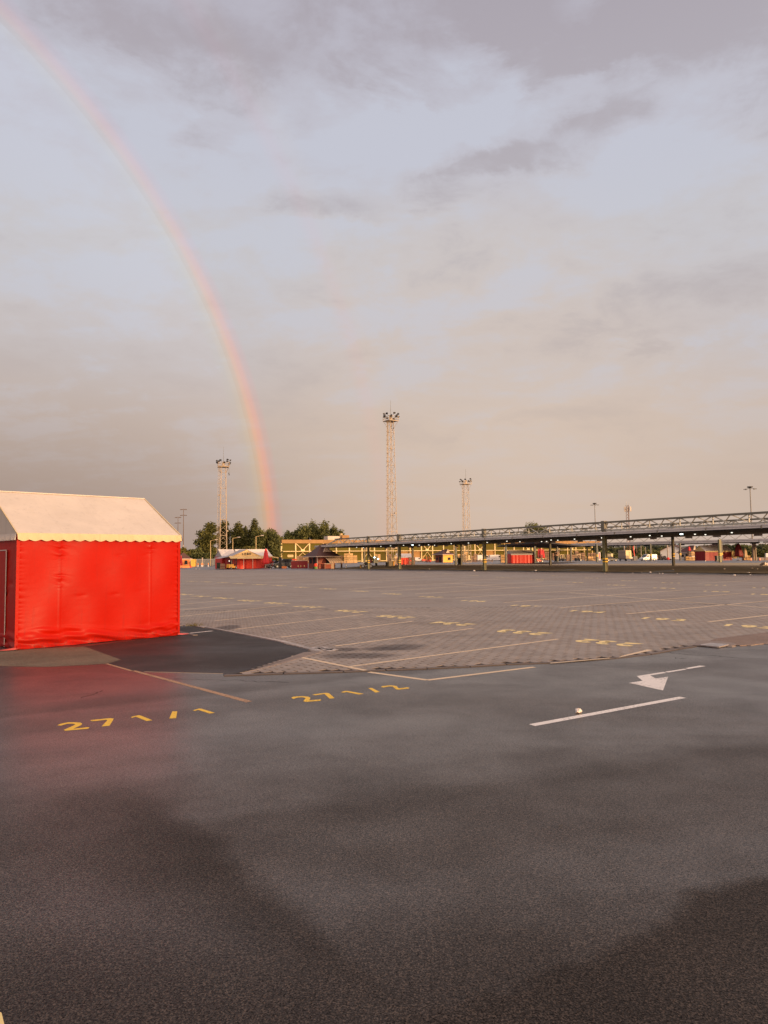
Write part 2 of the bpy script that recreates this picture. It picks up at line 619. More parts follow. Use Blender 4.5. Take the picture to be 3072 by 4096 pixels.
def copy_tree(o, loc, rz, label, group=None, scale=None, parent=None, allobs=None):
    """copy a thing, its parts and their sub-parts; meshes are shared"""
    c = o.copy()
    C.objects.link(c)
    if parent is None:
        c.location = loc
        c.rotation_euler = (0, 0, rz)
        if scale:
            c.scale = scale
        c['label'] = label
        if group:
            c['group'] = group
    else:
        c.parent = parent
    for ch in list(o.children):
        copy_tree(ch, None, None, None, parent=c)
    return c


def single(mb, name, m, label, cat, loc, rz=0.0, group=None, **kw):
    o = mb.build(name, m, **kw)
    o.location = loc
    o.rotation_euler = (0, 0, rz)
    return tag(o, label, cat, group)


def copy_one(o, loc, rz, label, scale=None):
    c = o.copy()
    C.objects.link(c)
    c.location = loc
    c.rotation_euler = (0, 0, rz)
    c['label'] = label
    if scale:
        c.scale = scale
    return c


def sheet(name, poly, z, m, parent=None, kind=None):
    mb = MB()
    mb.face([(p[0], p[1], z) for p in poly])
    return mb.build(name, m, parent, kind=kind)


def area(poly):
    return sum(poly[i][0] * poly[(i + 1) % len(poly)][1] - poly[(i + 1) % len(poly)][0] * poly[i][1] for i in range(len(poly))) / 2


def ccw(poly):
    return poly if area(poly) > 0 else poly[::-1]


def inside(p, poly):
    x, y = p
    r = False
    n = len(poly)
    for i in range(n):
        x0, y0 = poly[i]
        x1, y1 = poly[(i + 1) % n]
        if (y0 > y) != (y1 > y) and x < (x1 - x0) * (y - y0) / (y1 - y0) + x0:
            r = not r
    return r


def line_poly(a, b, w):
    a, b = Vector(a[:2]), Vector(b[:2])
    d = (b - a).normalized()
    s = Vector((-d.y, d.x)) * (w / 2)
    return [tuple(a - s), tuple(b - s), tuple(b + s), tuple(a + s)]


def arc(cx, cy, rx, ry, a0, a1, n=8):
    return [(cx + rx * math.cos(math.radians(a0 + (a1 - a0) * i / n)), cy + ry * math.sin(math.radians(a0 + (a1 - a0) * i / n))) for i in range(n + 1)]


GLY = {
    '1': [[(0.15, 0.78), (0.45, 0.98), (0.45, 0.0)]],
    '2': [arc(0.5, 0.70, 0.42, 0.28, 170, -35, 9) + [(0.08, 0.0), (0.95, 0.0)]],
    '3': [arc(0.5, 0.74, 0.38, 0.25, 150, -80, 8) + arc(0.5, 0.26, 0.43, 0.27, 80, -150, 9)],
    '4': [[(0.70, 0.0), (0.70, 1.0), (0.05, 0.30), (0.98, 0.30)]],
    '5': [[(0.90, 1.0), (0.22, 1.0), (0.15, 0.55)] + arc(0.48, 0.32, 0.42, 0.32, 125, -150, 9)],
    '6': [arc(0.5, 0.30, 0.40, 0.30, 0, 360, 12), [(0.12, 0.34), (0.20, 0.72), (0.48, 0.98), (0.82, 0.92)]],
    '7': [[(0.05, 1.0), (0.92, 1.0), (0.35, 0.0)]],
    '8': [arc(0.5, 0.75, 0.33, 0.24, 0, 360, 12), arc(0.5, 0.26, 0.40, 0.26, 0, 360, 12)],
    '9': [arc(0.5, 0.70, 0.40, 0.30, 0, 360, 12), [(0.88, 0.66), (0.80, 0.28), (0.52, 0.02), (0.18, 0.08)]],
    '0': [arc(0.5, 0.5, 0.40, 0.50, 0, 360, 14)],
    'L': [[(0.1, 1.0), (0.1, 0.0), (0.85, 0.0)]],
    'E': [[(0.9, 1.0), (0.1, 1.0), (0.1, 0.0), (0.9, 0.0)], [(0.1, 0.5), (0.75, 0.5)]],
    'B': [[(0.1, 0.0), (0.1, 1.0), (0.6, 1.0), (0.82, 0.86), (0.82, 0.66), (0.6, 0.52), (0.1, 0.52)], [(0.6, 0.52), (0.9, 0.38), (0.9, 0.14), (0.6, 0.0), (0.1, 0.0)]],
    'O': [arc(0.5, 0.5, 0.42, 0.50, 0, 360, 14)],
}


def glyph_faces(txt, h, w, adv, stroke):
    """flat quads spelling txt; baseline along +x, centred; returns list of polygons"""
    out = []
    tot = adv * (len(txt) - 1) + w
    for i, ch in enumerate(txt):
        x0 = -tot / 2 + i * adv
        for pl in GLY[ch]:
            P = [Vector((x0 + p[0] * w, (p[1] - 0.5) * h)) for p in pl]
            n = len(P)
            L, R = [], []
            for j in range(n):
                a = P[j] - P[j - 1] if j > 0 else P[1] - P[0]
                b = P[j + 1] - P[j] if j < n - 1 else P[-1] - P[-2]
                a, b = a.normalized(), b.normalized()
                t = (a + b)
                t = t.normalized() if t.length > 1e-3 else a
                s = Vector((-t.y, t.x))
                cs = max(0.45, s.dot(Vector((-a.y, a.x))))
                s = s * (stroke / 2 / cs)
                L.append(P[j] + s)
                R.append(P[j] - s)
            for j in range(n - 1):
                out.append([R[j], R[j + 1], L[j + 1], L[j]])
    return out
# ------------------------------------------------------------------ ground
def _line(p, q, side):
    a, b = Vector(G(*p)), Vector(G(*q))
    d = (b - a).normalized()
    n = Vector((-d.y, d.x))
    if n.dot(Vector(G(*side)) - a) < 0:
        n = -n
    return n.x, n.y, n.dot(a)


TRACKS_VIGNETTE = [(*_line((430, 3050), (1500, 3850), (300, 3700)), 0.8, 0.80, 1.3, 5.6), (*_line((1900, 3960), (3072, 3540), (3000, 4000)), 3.0, 0.92, 1.0, 8.0), (*_line((0, 3800), (3072, 3760), (1500, 4000)), 30.0, 0.75, 6.0, 20.0),  # the level line nearest the camera is lens darkening put into the asphalt
          (*_line((1300, 3225), (3000, 2985), (2500, 3300)), 0.55, 0.40, 1.5, 20.0), (*_line((60, 2860), (1000, 2760), (500, 2700)), 0.7, 0.35, 1.5, 20.0)]
m_road = mat_asphalt('wet asphalt', (0.0050, 0.0036, 0.0028), (0.074, 0.055, 0.042), 0.45, 0.65, tracks_vignette=True, bumpd=0.004, spec=0.35, coat=1.0)
m_yard = mat_asphalt('yard asphalt', (0.10, 0.088, 0.084), (0.17, 0.15, 0.145), 0.34, 0.5, grain=0.35)
m_patch = mat_asphalt('fresh dark asphalt', (0.016, 0.012, 0.010), (0.045, 0.036, 0.031), 0.55, 0.72, grain=0.8, spec=0.28)
m_brown = mat_asphalt('old brown asphalt', (0.07, 0.048, 0.030), (0.19, 0.135, 0.088), 0.7, 0.85, grain=0.9, spec=0.25)
m_gravel = mat_asphalt('reddish gravel', (0.15, 0.098, 0.07), (0.30, 0.205, 0.15), 0.75, 0.9, grain=1.0, spec=0.25)
m_floor = mat_asphalt('dry roofed floor', (0.30, 0.215, 0.115), (0.42, 0.31, 0.175), 0.75, 0.92, grain=0.3, dry=(0.42, 0.33, 0.20), dryamt=0.6, spec=0.2)
m_conc = mat('concrete', (0.26, 0.205, 0.17), 0.75, 0.18, 6, 0.4, 60, spec=0.3)
m_kerb = mat('kerb concrete', (0.155, 0.120, 0.10), 0.7, 0.2, 5, 0.4, 60, spec=0.35, tone=True)
m_kerbw = mat('whitewashed kerb', (0.40, 0.35, 0.31), 0.6, 0.2, 9, 0.3, 60, tone=True)
m_bed = mat('joint sand', (0.040, 0.029, 0.022), 0.9, 0.3, 20, spec=0.15)
m_yellow = mat_paint('yellow paint fresh', (0.95, 0.58, 0.06), 0.36, 0.6)
m_yellow2 = mat_paint('yellow paint', (0.95, 0.72, 0.30), 0.12, 0.6, 3.0)
m_cream = mat_paint('cream line paint', (0.80, 0.60, 0.38), 0.34, 0.6, 7.0)
m_orange = mat_paint('faded orange paint', (0.46, 0.27, 0.15), 0.45, 0.6, 5.0)
m_white = mat_paint('white paint', (0.90, 0.82, 0.73), 0.38, 0.5, 2.0)

LOTZ = 0.0105                      # top of the paving, a little proud of the road

# the shared boundary of road and paving, left to right
apex = [(714, 2503), (787, 2505), (893, 2523.5), (1110, 2565), (1268, 2608)]
strip = [(1150, 2641), (990, 2685), (893, 2705)]
edge = [(893, 2705), (1134, 2697), (1375, 2690), (1545, 2683), (1709, 2677), (1882, 2669), (2027, 2660), (2200, 2653.5),
        (2311, 2645), (2463, 2635), (2604, 2619), (2715, 2598), (2786, 2587), (2873, 2592), (2944, 2585), (3072, 2575)]
P_apex = [G(*p) for p in apex]
P_strip = [G(*p) for p in strip]
P_edge = [G(*p) for p in edge]
leftdir = (Vector(P_apex[0]) - Vector(P_apex[2])).normalized()
left_far = tuple(Vector(P_apex[0]) + Vector((-0.60, 0.80)) * 9)
left_out = (-90.0, left_far[1] + 12)
r_out = G(3500, 2548)
right_out = (60.0, r_out[1] + 22)
far_l, far_m, far_r = G(700, 2278.5), G(1938, 2286.5), G(3072, 2303)
far_ll = (far_l[0] - 120, far_l[1] + 75)
far_rr = (far_r[0] + 30, far_r[1] - 26)

lot_poly = [left_out, left_far] + P_apex[:] + P_strip[1:] + P_edge[1:] + [r_out, right_out] + [(far_rr[0], far_rr[1])] + [far_r, far_m, far_l, far_ll]
road_poly = [(-90, -25), (90, -25), right_out, r_out] + P_edge[::-1] + P_strip[::-1][1:] + P_apex[::-1] + [left_far, left_out]
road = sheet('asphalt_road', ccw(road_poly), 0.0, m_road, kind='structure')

# land out to the horizon
gm = MB()
gm.face([(-4200, -600, -0.35), (4200, -600, -0.35), (4200, 6500, -0.35), (-4200, 6500, -0.35)])
m_land = mat('meadow land', (0.045, 0.055, 0.022), 0.95, 0.3, 0.02)
gm.build('ground', m_land, kind='structure')

# the yard behind: one gently shaped asphalt sheet
xs = [x * 6.0 for x in range(-50, 61)]
ys = [-30 + y * 6.0 for y in range(0, 96)]
vs = [(x, y, terr(x, y) - 0.045) for y in ys for x in xs]
fs = [(j * len(xs) + i, j * len(xs) + i + 1, (j + 1) * len(xs) + i + 1, (j + 1) * len(xs) + i) for j in range(len(ys) - 1) for i in range(len(xs) - 1)]
me = bpy.data.meshes.new('yard')
me.from_pydata(vs, [], fs)
me.materials.append(m_yard)
me.polygons.foreach_set('use_smooth', [True] * len(me.polygons))
yo = bpy.data.objects.new('yard', me)
C.objects.link(yo)
yo['kind'] = 'structure'

# dry floor under the market roofs, rising a little away from the lot
vs, fs = [], []
offs = [57.0 + i * 2.0 for i in range(0, 34)]
ts = [-50 + i * 4.0 for i in range(0, 41)]
for a in offs:
    for b in ts:
        fa = a
        p = CN * fa + CD * b
        vs.append((p.x, p.y, max(0.0, terr(p.x, p.y)) + 0.026))
n = len(ts)
for i in range(len(offs) - 1):
    for j in range(len(ts) - 1):
        # the far corner of the floor is cut off: the wet road shows there
        if offs[i] > 76 + max(0, (75 - ts[j])) * 0.62:
            continue
        fs.append((i * n + j, (i + 1) * n + j, (i + 1) * n + j + 1, i * n + j + 1))
me = bpy.data.meshes.new('market_floor')
me.from_pydata(vs, [], fs)
me.materials.append(m_floor)
me.polygons.foreach_set('use_smooth', [True] * len(me.polygons))
fo = bpy.data.objects.new('market_floor', me)
C.objects.link(fo)
fo['kind'] = 'structure'


def mat_lot(name):
    """block paving seen from afar: zigzag courses as fine relief and colour"""
    m = bpy.data.materials.new(name)
    m.use_nodes = True
    t = m.node_tree
    t.nodes.clear()
    k = NT(t)
    bs = k.add('ShaderNodeBsdfPrincipled')
    co = k.add('ShaderNodeTexCoord').outputs['Object']
    br = k.add('ShaderNodeTexBrick')
    k.put(br.inputs['Vector'], k.mapping(co, rot=(0, 0, -PAV_ROT)))
    br.inputs['Scale'].default_value = 1.0
    br.inputs['Brick Width'].default_value = 0.22
    br.inputs['Row Height'].default_value = 0.14
    br.inputs['Mortar Size'].default_value = 0.005
    br.inputs['Color1'].default_value = (0.90, 0.90, 0.90, 1)
    br.inputs['Color2'].default_value = (1.06, 1.06, 1.06, 1)
    br.inputs['Mortar'].default_value = (0.55, 0.55, 0.55, 1)
    mott = k.noise(k.mapping(co, rot=(0, 0, -PAV_ROT), scale=(0.5, 1, 1)), 0.9, 7, 0.65, 0.4)
    big = k.noise(co, 0.17, 5, 0.6, 0.5)
    c = k.mix(k.rng(mott, 0.32, 0.68, 0, 1), (0.240, 0.188, 0.146), (0.345, 0.278, 0.222))
    c = k.mix(1.0, c, br.outputs['Color'], 'MULTIPLY')
    oil = k.rng(k.noise(co, 0.55, 3, 0.5, 0.3), 0.66, 0.78, 0.0, 0.55, True)
    c = k.mix(oil, c, (0.055, 0.035, 0.026))
    k.put(bs.inputs['Base Color'], c)
    k.put(bs.inputs['Roughness'], k.rng(big, 0.35, 0.65, 0.50, 0.66))
    bs.inputs['Specular IOR Level'].default_value = 0.42
    b = k.add('ShaderNodeBump')
    b.inputs['Strength'].default_value = 0.5
    b.inputs['Distance'].default_value = 0.006
    k.put(b.inputs['Height'], k.m('ADD', k.m('MULTIPLY', br.outputs['Fac'], -1.0), k.m('MULTIPLY', mott, 0.8)))
    k.l.new(b.outputs[0], bs.inputs['Normal'])
    out = k.add('ShaderNodeOutputMaterial')
    k.l.new(bs.outputs[0], out.inputs[0])
    return m


def mat_paver():
    m = bpy.data.materials.new('paver concrete')
    m.use_nodes = True
    t = m.node_tree
    t.nodes.clear()
    k = NT(t)
    bs = k.add('ShaderNodeBsdfPrincipled')
    geo = k.add('ShaderNodeNewGeometry').outputs['Position']
    a = k.add('ShaderNodeAttribute', attribute_name='tone').outputs['Fac']
    mott = k.noise(k.mapping(geo, rot=(0, 0, -PAV_ROT), scale=(0.5, 1, 1)), 0.9, 7, 0.65, 0.4)
    big = k.noise(geo, 0.17, 5, 0.6, 0.5)
    fine = k.noise(geo, 60, 4, 0.7)
    c = k.mix(k.rng(mott, 0.32, 0.68, 0, 1), (0.240, 0.188, 0.146), (0.345, 0.278, 0.222))
    g = k.m('MULTIPLY', k.rng(a, 0, 1, 0.80, 1.16), k.rng(fine, 0.3, 0.7, 0.8, 1.2))
    c = k.mix(1.0, c, k.comb(g, g, g), 'MULTIPLY')
    oil = k.rng(k.noise(geo, 0.55, 3, 0.5, 0.3), 0.66, 0.78, 0.0, 0.55, True)
    c = k.mix(oil, c, (0.055, 0.035, 0.026))
    for (ox, oy, rx, ry) in OIL:
        x, y, z = k.xyz(geo)
        q = k.m('ADD', k.m('POWER', k.m('DIVIDE', k.m('ABSOLUTE', k.m('SUBTRACT', x, ox)), rx), 2.0), k.m('POWER', k.m('DIVIDE', k.m('ABSOLUTE', k.m('SUBTRACT', y, oy)), ry), 2.0))
        q = k.m('ADD', q, k.m('MULTIPLY', k.m('SUBTRACT', mott, 0.5), 2.2))
        c = k.mix(k.rng(q, 0.2, 1.3, 0.72, 0.0, True), c, (0.045, 0.028, 0.02))
    k.put(bs.inputs['Base Color'], c)
    k.put(bs.inputs['Roughness'], k.rng(big, 0.35, 0.65, 0.50, 0.66))
    bs.inputs['Specular IOR Level'].default_value = 0.42
    b = k.add('ShaderNodeBump')
    b.inputs['Strength'].default_value = 0.5
    b.inputs['Distance'].default_value = 0.003
    k.put(b.inputs['Height'], fine)
    k.l.new(b.outputs[0], bs.inputs['Normal'])
    out = k.add('ShaderNodeOutputMaterial')
    k.l.new(bs.outputs[0], out.inputs[0])
    return m


U = Vector((0.575, -0.818)).normalized()      # along the courses (towards the viewer's right)
V = Vector((-U.y, U.x))                       # across them
PAV_ROT = math.atan2(U.y, U.x)
OIL = []
for (px, py, w, h) in ((1450, 2626, 0.75, 0.42), (1385, 2600, 0.28, 0.3), (1530, 2598, 0.4, 0.35), (910, 2512, 0.3, 0.8), (1600, 2590, 0.5, 0.5)):
    q = G(px, py)
    OIL.append((q[0], q[1], w, h))
m_paver = mat_paver()
m_lot = mat_lot('distant block paving')
lot = sheet('paved_lot', ccw(lot_poly), -0.004 + 0.008, m_lot, kind='structure')

# bed and individual pavers of the near part
NEARY = 23.0
near_poly = []
bed_cells = MB()
PL, PW, GAP, AMP = 0.22, 0.14, 0.0065, 0.013


def paver_outline(du=0.0):
    a = PL / 2 - GAP / 2
    b = PW / 2 - GAP / 2
    zz = [(-a, 0.0), (-a * 0.45, AMP), (a * 0.05, -AMP * 0.2), (a * 0.5, -AMP), (a, 0.0)]
    low = [(x, -b + z) for x, z in zz]
    up = [(x, b + z) for x, z in zz][::-1]
    return low + up


OUT = paver_outline()


def paver_into(mb, cx, cy, z, tone, tilt=(0, 0)):
    i = len(mb.v)
    n = len(OUT)
    for lev, zz in ((0.965, z), (1.0, z - 0.003)):
        for (u, v) in OUT:
            p = U * (u * (lev if lev < 1 else 1)) + V * (v * (lev if lev < 1 else 1))
            mb.v.append((cx + p.x, cy + p.y, zz + u * tilt[0] + v * tilt[1]))
    mb.f.append(tuple(i + a for a in range(n)))
    mb.tone.append(tone)
    for a in range(n):
        b = (a + 1) % n
        mb.f.append((i + n + a, i + n + b, i + b, i + a))
        mb.tone.append(tone * 0.3)
    # the sides go down into the joint
    j = len(mb.v)
    for (u, v) in OUT:
        p = U * u + V * v
        mb.v.append((cx + p.x, cy + p.y, z - 0.026))
    for a in range(n):
        b = (a + 1) % n
        mb.f.append((j + a, j + b, i + n + b, i + n + a))
        mb.tone.append(0.0)


rnd = random.Random(5)


def edge_dist(p):
    best = 9.0
    for a, b in zip(P_edge[:13], P_edge[1:14]):
        a, b = Vector(a), Vector(b)
        t = max(0, min(1, (p - a).dot(b - a) / (b - a).length_squared))
        best = min(best, (p - a - (b - a) * t).length)
    return best


variants = []
for q in range(10):
    mb = MB()
    paver_into(mb, 0, 0, 0, 0.2 + 0.6 * q / 9)
    variants.append(mb.mesh('paver', m_paver, tone=True))
keep_in = ccw([left_far] + P_apex + P_strip[1:] + P_edge[1:] + [r_out, (20, 14), (20, 30), (-9.5, 30)])
lab = []
c0 = Vector(P_edge[0])
for r in range(-10, 240):
    for s in range(-190, 90):
        p = c0 + V * ((r + 0.5) * PW) + U * ((s + (0.5 if r % 2 else 0.0)) * PL)
        if p.y > NEARY or p.x < -7.8 or p.x > 12.6 or abs(p.x) > p.y * 0.60 + 0.4:
            continue
        if not inside((p.x, p.y), keep_in):
            continue
        if edge_dist(p) < 0.15:
            continue
        lab.append((p.x * p.x + p.y * p.y, p.x, p.y, r, s))
lab.sort()
far_mb = MB()
# strip of bed: a sheet a little above the far texture, below the paver tops
for i, (d2, x, y, r, s) in enumerate(lab):
    z = LOTZ + rnd.uniform(-0.0016, 0.0004)
    if i < 300:
        o = bpy.data.objects.new('paver', variants[rnd.randrange(10)])
        C.objects.link(o)
        o.location = (x, y, z)
        o.parent = lot
    else:
        paver_into(far_mb, x, y, z, rnd.uniform(0.15, 0.85), (rnd.uniform(-0.004, 0.004), rnd.uniform(-0.005, 0.005)))
pm = far_mb.build('paver_field', m_paver, lot, tone=True, kind='stuff')
bed = ccw([(-8.0, NEARY + 0.1), left_far if left_far[1] < NEARY else (-8.0, 19.0)] + P_apex + P_strip[1:] + P_edge[1:-1] + [P_edge[-1], (8.2, 13.6), (12.8, 20.5), (12.8, NEARY + 0.1)])
# joint bed laid over the distant paving sheet
bb = MB()
bb.face([(p[0], p[1], 0.0046) for p in bed])
bb.build('joint_bed', m_bed, lot)

# kerb stones along the road edge
ks = MB()
kcount = 0
for a, b in zip(P_edge[:12], P_edge[1:13]):
    a, b = Vector(a), Vector(b)
    L = (b - a).length
    nseg = max(1, round(L / 0.8))
    d = (b - a).normalized()
    s = Vector((-d.y, d.x))
    for i in range(nseg):
        p0 = a + d * (L * i / nseg + 0.008)
        p1 = a + d * (L * (i + 1) / nseg - 0.008)
        mb = MB()
        w0, w1 = -0.006 + rnd.uniform(-0.006, 0.006), 0.095
        mb.prism(ccw([tuple(p0 + s * w0), tuple(p1 + s * w0), tuple(p1 + s * w1), tuple(p0 + s * w1)]), -0.03, LOTZ + rnd.uniform(-0.002, 0.0015), tone=rnd.uniform(0.35, 0.75), side=0.0)
        mb.build('kerb_stone', m_kerb, lot, tone=True)
# pale blocks along the dark patch
for a, b in zip(P_apex[1:-1], P_apex[2:]):
    a, b = Vector(a), Vector(b)
    L = (b - a).length
    d = (b - a).normalized()
    s = Vector((-d.y, d.x))
    nseg = max(1, round(L / 0.42))
    for i in range(nseg):
        p0 = a + d * (L * i / nseg + 0.006)
        p1 = a + d * (L * (i + 1) / nseg - 0.006)
        w = 0.085 if a.y > 14.5 else 0.12
        mb = MB().prism(ccw([tuple(p0), tuple(p1), tuple(p1 + s * w), tuple(p0 + s * w)]), -0.02, LOTZ + 0.0022, tone=rnd.uniform(0.25, 0.7))
        mb.build('kerb_block', m_kerbw, lot, tone=True)
# a clutch of white painted pavers at the point of the patch
for i, (px, py) in enumerate(((1283, 2596), (1300, 2600), (1318, 2603), (1296, 2593), (1316, 2597), (1262, 2594), (1270, 2598), (1330, 2600))):
    q = G(px, py)
    mb = MB()
    paver_into(mb, 0, 0, 0, 0.6)
    o = mb.build('white_paver', m_kerbw, lot, tone=True)
    o.location = (q[0], q[1], LOTZ + 0.0034)

# concrete strip beside the patch
csp = ccw([G(*p) for p in ((975, 2692), (1100, 2652), (1215, 2612), (1275, 2606), (1285, 2612), (1240, 2624), (1130, 2656), (1030, 2682), (960, 2694))])
MB().prism(csp, -0.01, LOTZ + 0.0028).build('concrete_strip', m_conc, lot)

# patches
dark_poly = ccw([G(*p) for p in ((338, 2586), (700, 2541), (716, 2504), (787, 2506.5), (893, 2525), (1110, 2567), (1262, 2608.5), (1150, 2640), (990, 2684), (893, 2703), (893, 2695), (577, 2688.5), (524, 2683), (424, 2654), (484, 2639))])
sheet('dark_patch', dark_poly, 0.0010, m_patch, road)
brown_poly = ccw([G(*p) for p in ((-260, 2600), (62, 2600), (338, 2586), (484, 2639), (430, 2655), (330, 2661), (190, 2668), (0, 2665), (-300, 2672))])
sheet('brown_patch', brown_poly, 0.0016, m_brown, road)
tp = ccw([G(*p) for p in ((62, 2601), (712, 2541), (560, 2520), (0, 2530), (-300, 2600))])
grav = ccw([G(*p) for p in ((2822, 2571), (2870, 2556), (2960, 2545), (3072, 2531), (3500, 2500), (3500, 2545), (3072, 2575.5), (2960, 2585), (2940, 2578))])
MB().prism(grav, 0.0, LOTZ + 0.0024).build('gravel_patch', m_gravel, lot)
coll = ccw([G(*p) for p in ((2772, 2583), (2788, 2572), (2812, 2566), (2870, 2567), (2935, 2574), (2948, 2582), (2925, 2586.5), (2908, 2583.5), (2846, 2577), (2800, 2585))])
MB().prism(coll, -0.01, LOTZ + 0.0040).build('concrete_collar', m_conc, lot)
# drain grate
ga, gb, gc, gd = [Vector(G(*p)) for p in ((2799, 2585), (2846, 2577.5), (2913, 2583), (2873, 2592.5))]
m_steel = mat('worn steel', (0.42, 0.38, 0.36), 0.4, 0.2, 12, metal=0.6)
m_pit = mat('dark pit', (0.006, 0.006, 0.006), 0.9)
gr = thing('drain_grate', 'steel slotted drain grate at the edge of the road beside gravel', 'drain', (*((ga + gb + gc + gd) / 4), 0.004))
mb = MB()
mb.face([(*p, 0.007) for p in ccw([tuple(ga), tuple(gb), tuple(gc), tuple(gd)])])
mb.build('pit', m_pit, gr, world=True)
for i in range(12):
    f = (i + 0.5) / 12
    p, q = gb.lerp(gc, f), ga.lerp(gd, f)
    MB().bar((*p, 0.02), (*q, 0.02), 0.022, 0.014).build('bar', m_steel, gr, world=True)
for nm, p, q in (('frame_rail', ga, gd), ('frame_rail', gb, gc), ('frame_rail', ga, gb), ('frame_rail', gd, gc)):
    MB().bar((*p, 0.018), (*q, 0.018), 0.03, 0.02).build(nm, m_steel, gr, world=True)


# ------------------------------------------------------------------ painted markings
def pline(name, p, q, w, z, m, parent, label=None):
    if parent is lot and min(G(*p)[1], G(*q)[1]) > NEARY:
        z = 0.0055
    a, b = G(*p, z), G(*q, z)
    mb = MB()
    mb.face([(x, y, z) for x, y in ccw(line_poly(a, b, w))])
    return mb.build(name, m, parent, label=label)


MZ = LOTZ + 0.0016
bay = [((712, 2399), (806, 2391)), ((712, 2419), (907, 2400)), ((712, 2441), (1006, 2412)), ((712, 2467), (1136, 2421.5)), ((859, 2483), (1286, 2437)),
       ((941, 2517), (1452, 2458)), ((1120, 2549), (1652, 2485)), ((1341, 2584), (1894, 2513)), ((1399, 2666), (2233, 2556)),
       ((1172, 2623), (1462, 2681)),
       ((2238, 2431), (2967, 2373)), ((2504, 2455.5), (3110, 2400)), ((2835, 2487), (3110, 2456.5)), ((2015, 2410), (2736, 2360)), ((1822, 2391.6), (2545, 2348)),
       ((1660, 2376), (2300, 2336)), ((1518, 2366), (2170, 2326)), ((1394, 2357), (1860, 2329)), ((1226, 2340), (1600, 2319)),
       ((1516, 2318), (1810, 2301)), ((1834, 2324), (2070, 2313)), ((2276, 2370), (2700, 2404)), ((2700, 2404), (3110, 2434)), ((1781, 2332), (2080, 2352)),
       ((2604, 2311), (2730, 2305)), ((2790, 2334), (2990, 2323)), ((1040, 2332), (1390, 2314))]
for i, (p, q) in enumerate(bay):
    pline('bay_line', p, q, 0.080 if i < 10 else 0.105, MZ, m_cream, lot)
# wide stroke on the kerb
mb = MB()
mb.face([(x, y, MZ + 0.0008) for x, y in ccw([G(2476, 2633), (G(2484, 2627)), G(2588, 2601), G(2612, 2603), G(2560, 2615)])])
mb.build('kerb_stroke', m_cream, lot)
pline('kerb_stroke', (2200, 2652.5), (2440, 2632), 0.05, MZ + 0.0016, m_cream, lot)

# bay numbers
row1 = [('232', 2425, 2570), ('233', 2088, 2529), ('234', 1805, 2494), ('235', 1578, 2467), ('236', 1399, 2445), ('237', 1233, 2426), ('238', 1104, 2412),
        ('239', 995, 2402), ('240', 890, 2392), ('241', 798, 2384), ('242', 731, 2377)]
row2 = [('192', 2994, 2505), ('193', 2647, 2476), ('194', 2345, 2446), ('195', 2099, 2423), ('196', 1892, 2403), ('197', 1718, 2387), ('198', 1564, 2375),
        ('199', 1436, 2364), ('200', 1312, 2355), ('201', 1211, 2349), ('202', 1118, 2342), ('203', 1038, 2338), ('204', 958, 2334), ('205', 894, 2330),
        ('206', 827, 2327), ('207', 769, 2325)]
row3 = [('151', 3058, 2377), ('152', 2861, 2365), ('153', 2653, 2352), ('154', 2463, 2340), ('155', 2299, 2329), ('156', 2147, 2319), ('157', 2008, 2309), ('158', 1893, 2302), ('159', 1783, 2295), ('160', 1680, 2290)]
row4 = [('111', 3053, 2351), ('112', 2865, 2340), ('113', 2686, 2331), ('114', 2517, 2322), ('115', 2367, 2312), ('116', 2229, 2303)]
rowdir = CD.normalized()
for row, flip in ((row1, True), (row2, False), (row3, False), (row4, True)):
    for txt, px, py in row:
        x, y = G(px, py, MZ)
        zz_ = MZ if y < NEARY else 0.0055
        fac = glyph_faces(txt, 0.44, 0.28, 0.42, 0.115)
        e = Vector((0.68, -0.73)) * (-1 if flip else 1)
        nvec = Vector((0.60, 0.80)) * (-1 if flip else 1)
        mb = MB()
        for q, poly in enumerate(fac):
            mb.face([(p.x * e.x + p.y * nvec.x, p.x * e.y + p.y * nvec.y, q * 0.00003) for p in poly])
        o = mb.build('bay_number', m_yellow2, lot, label='yellow painted bay number %s' % txt)
        o.location = (x, y, zz_)


def traced(name, pts, ox, oy, s, z, m, parent, label=None):
    poly = ccw([G(ox + a * s, oy + b * s, z) for a, b in pts])
    mb = MB()
    mb.face([(x, y, z) for x, y in poly])
    return mb.build(name, m, parent, label=label)


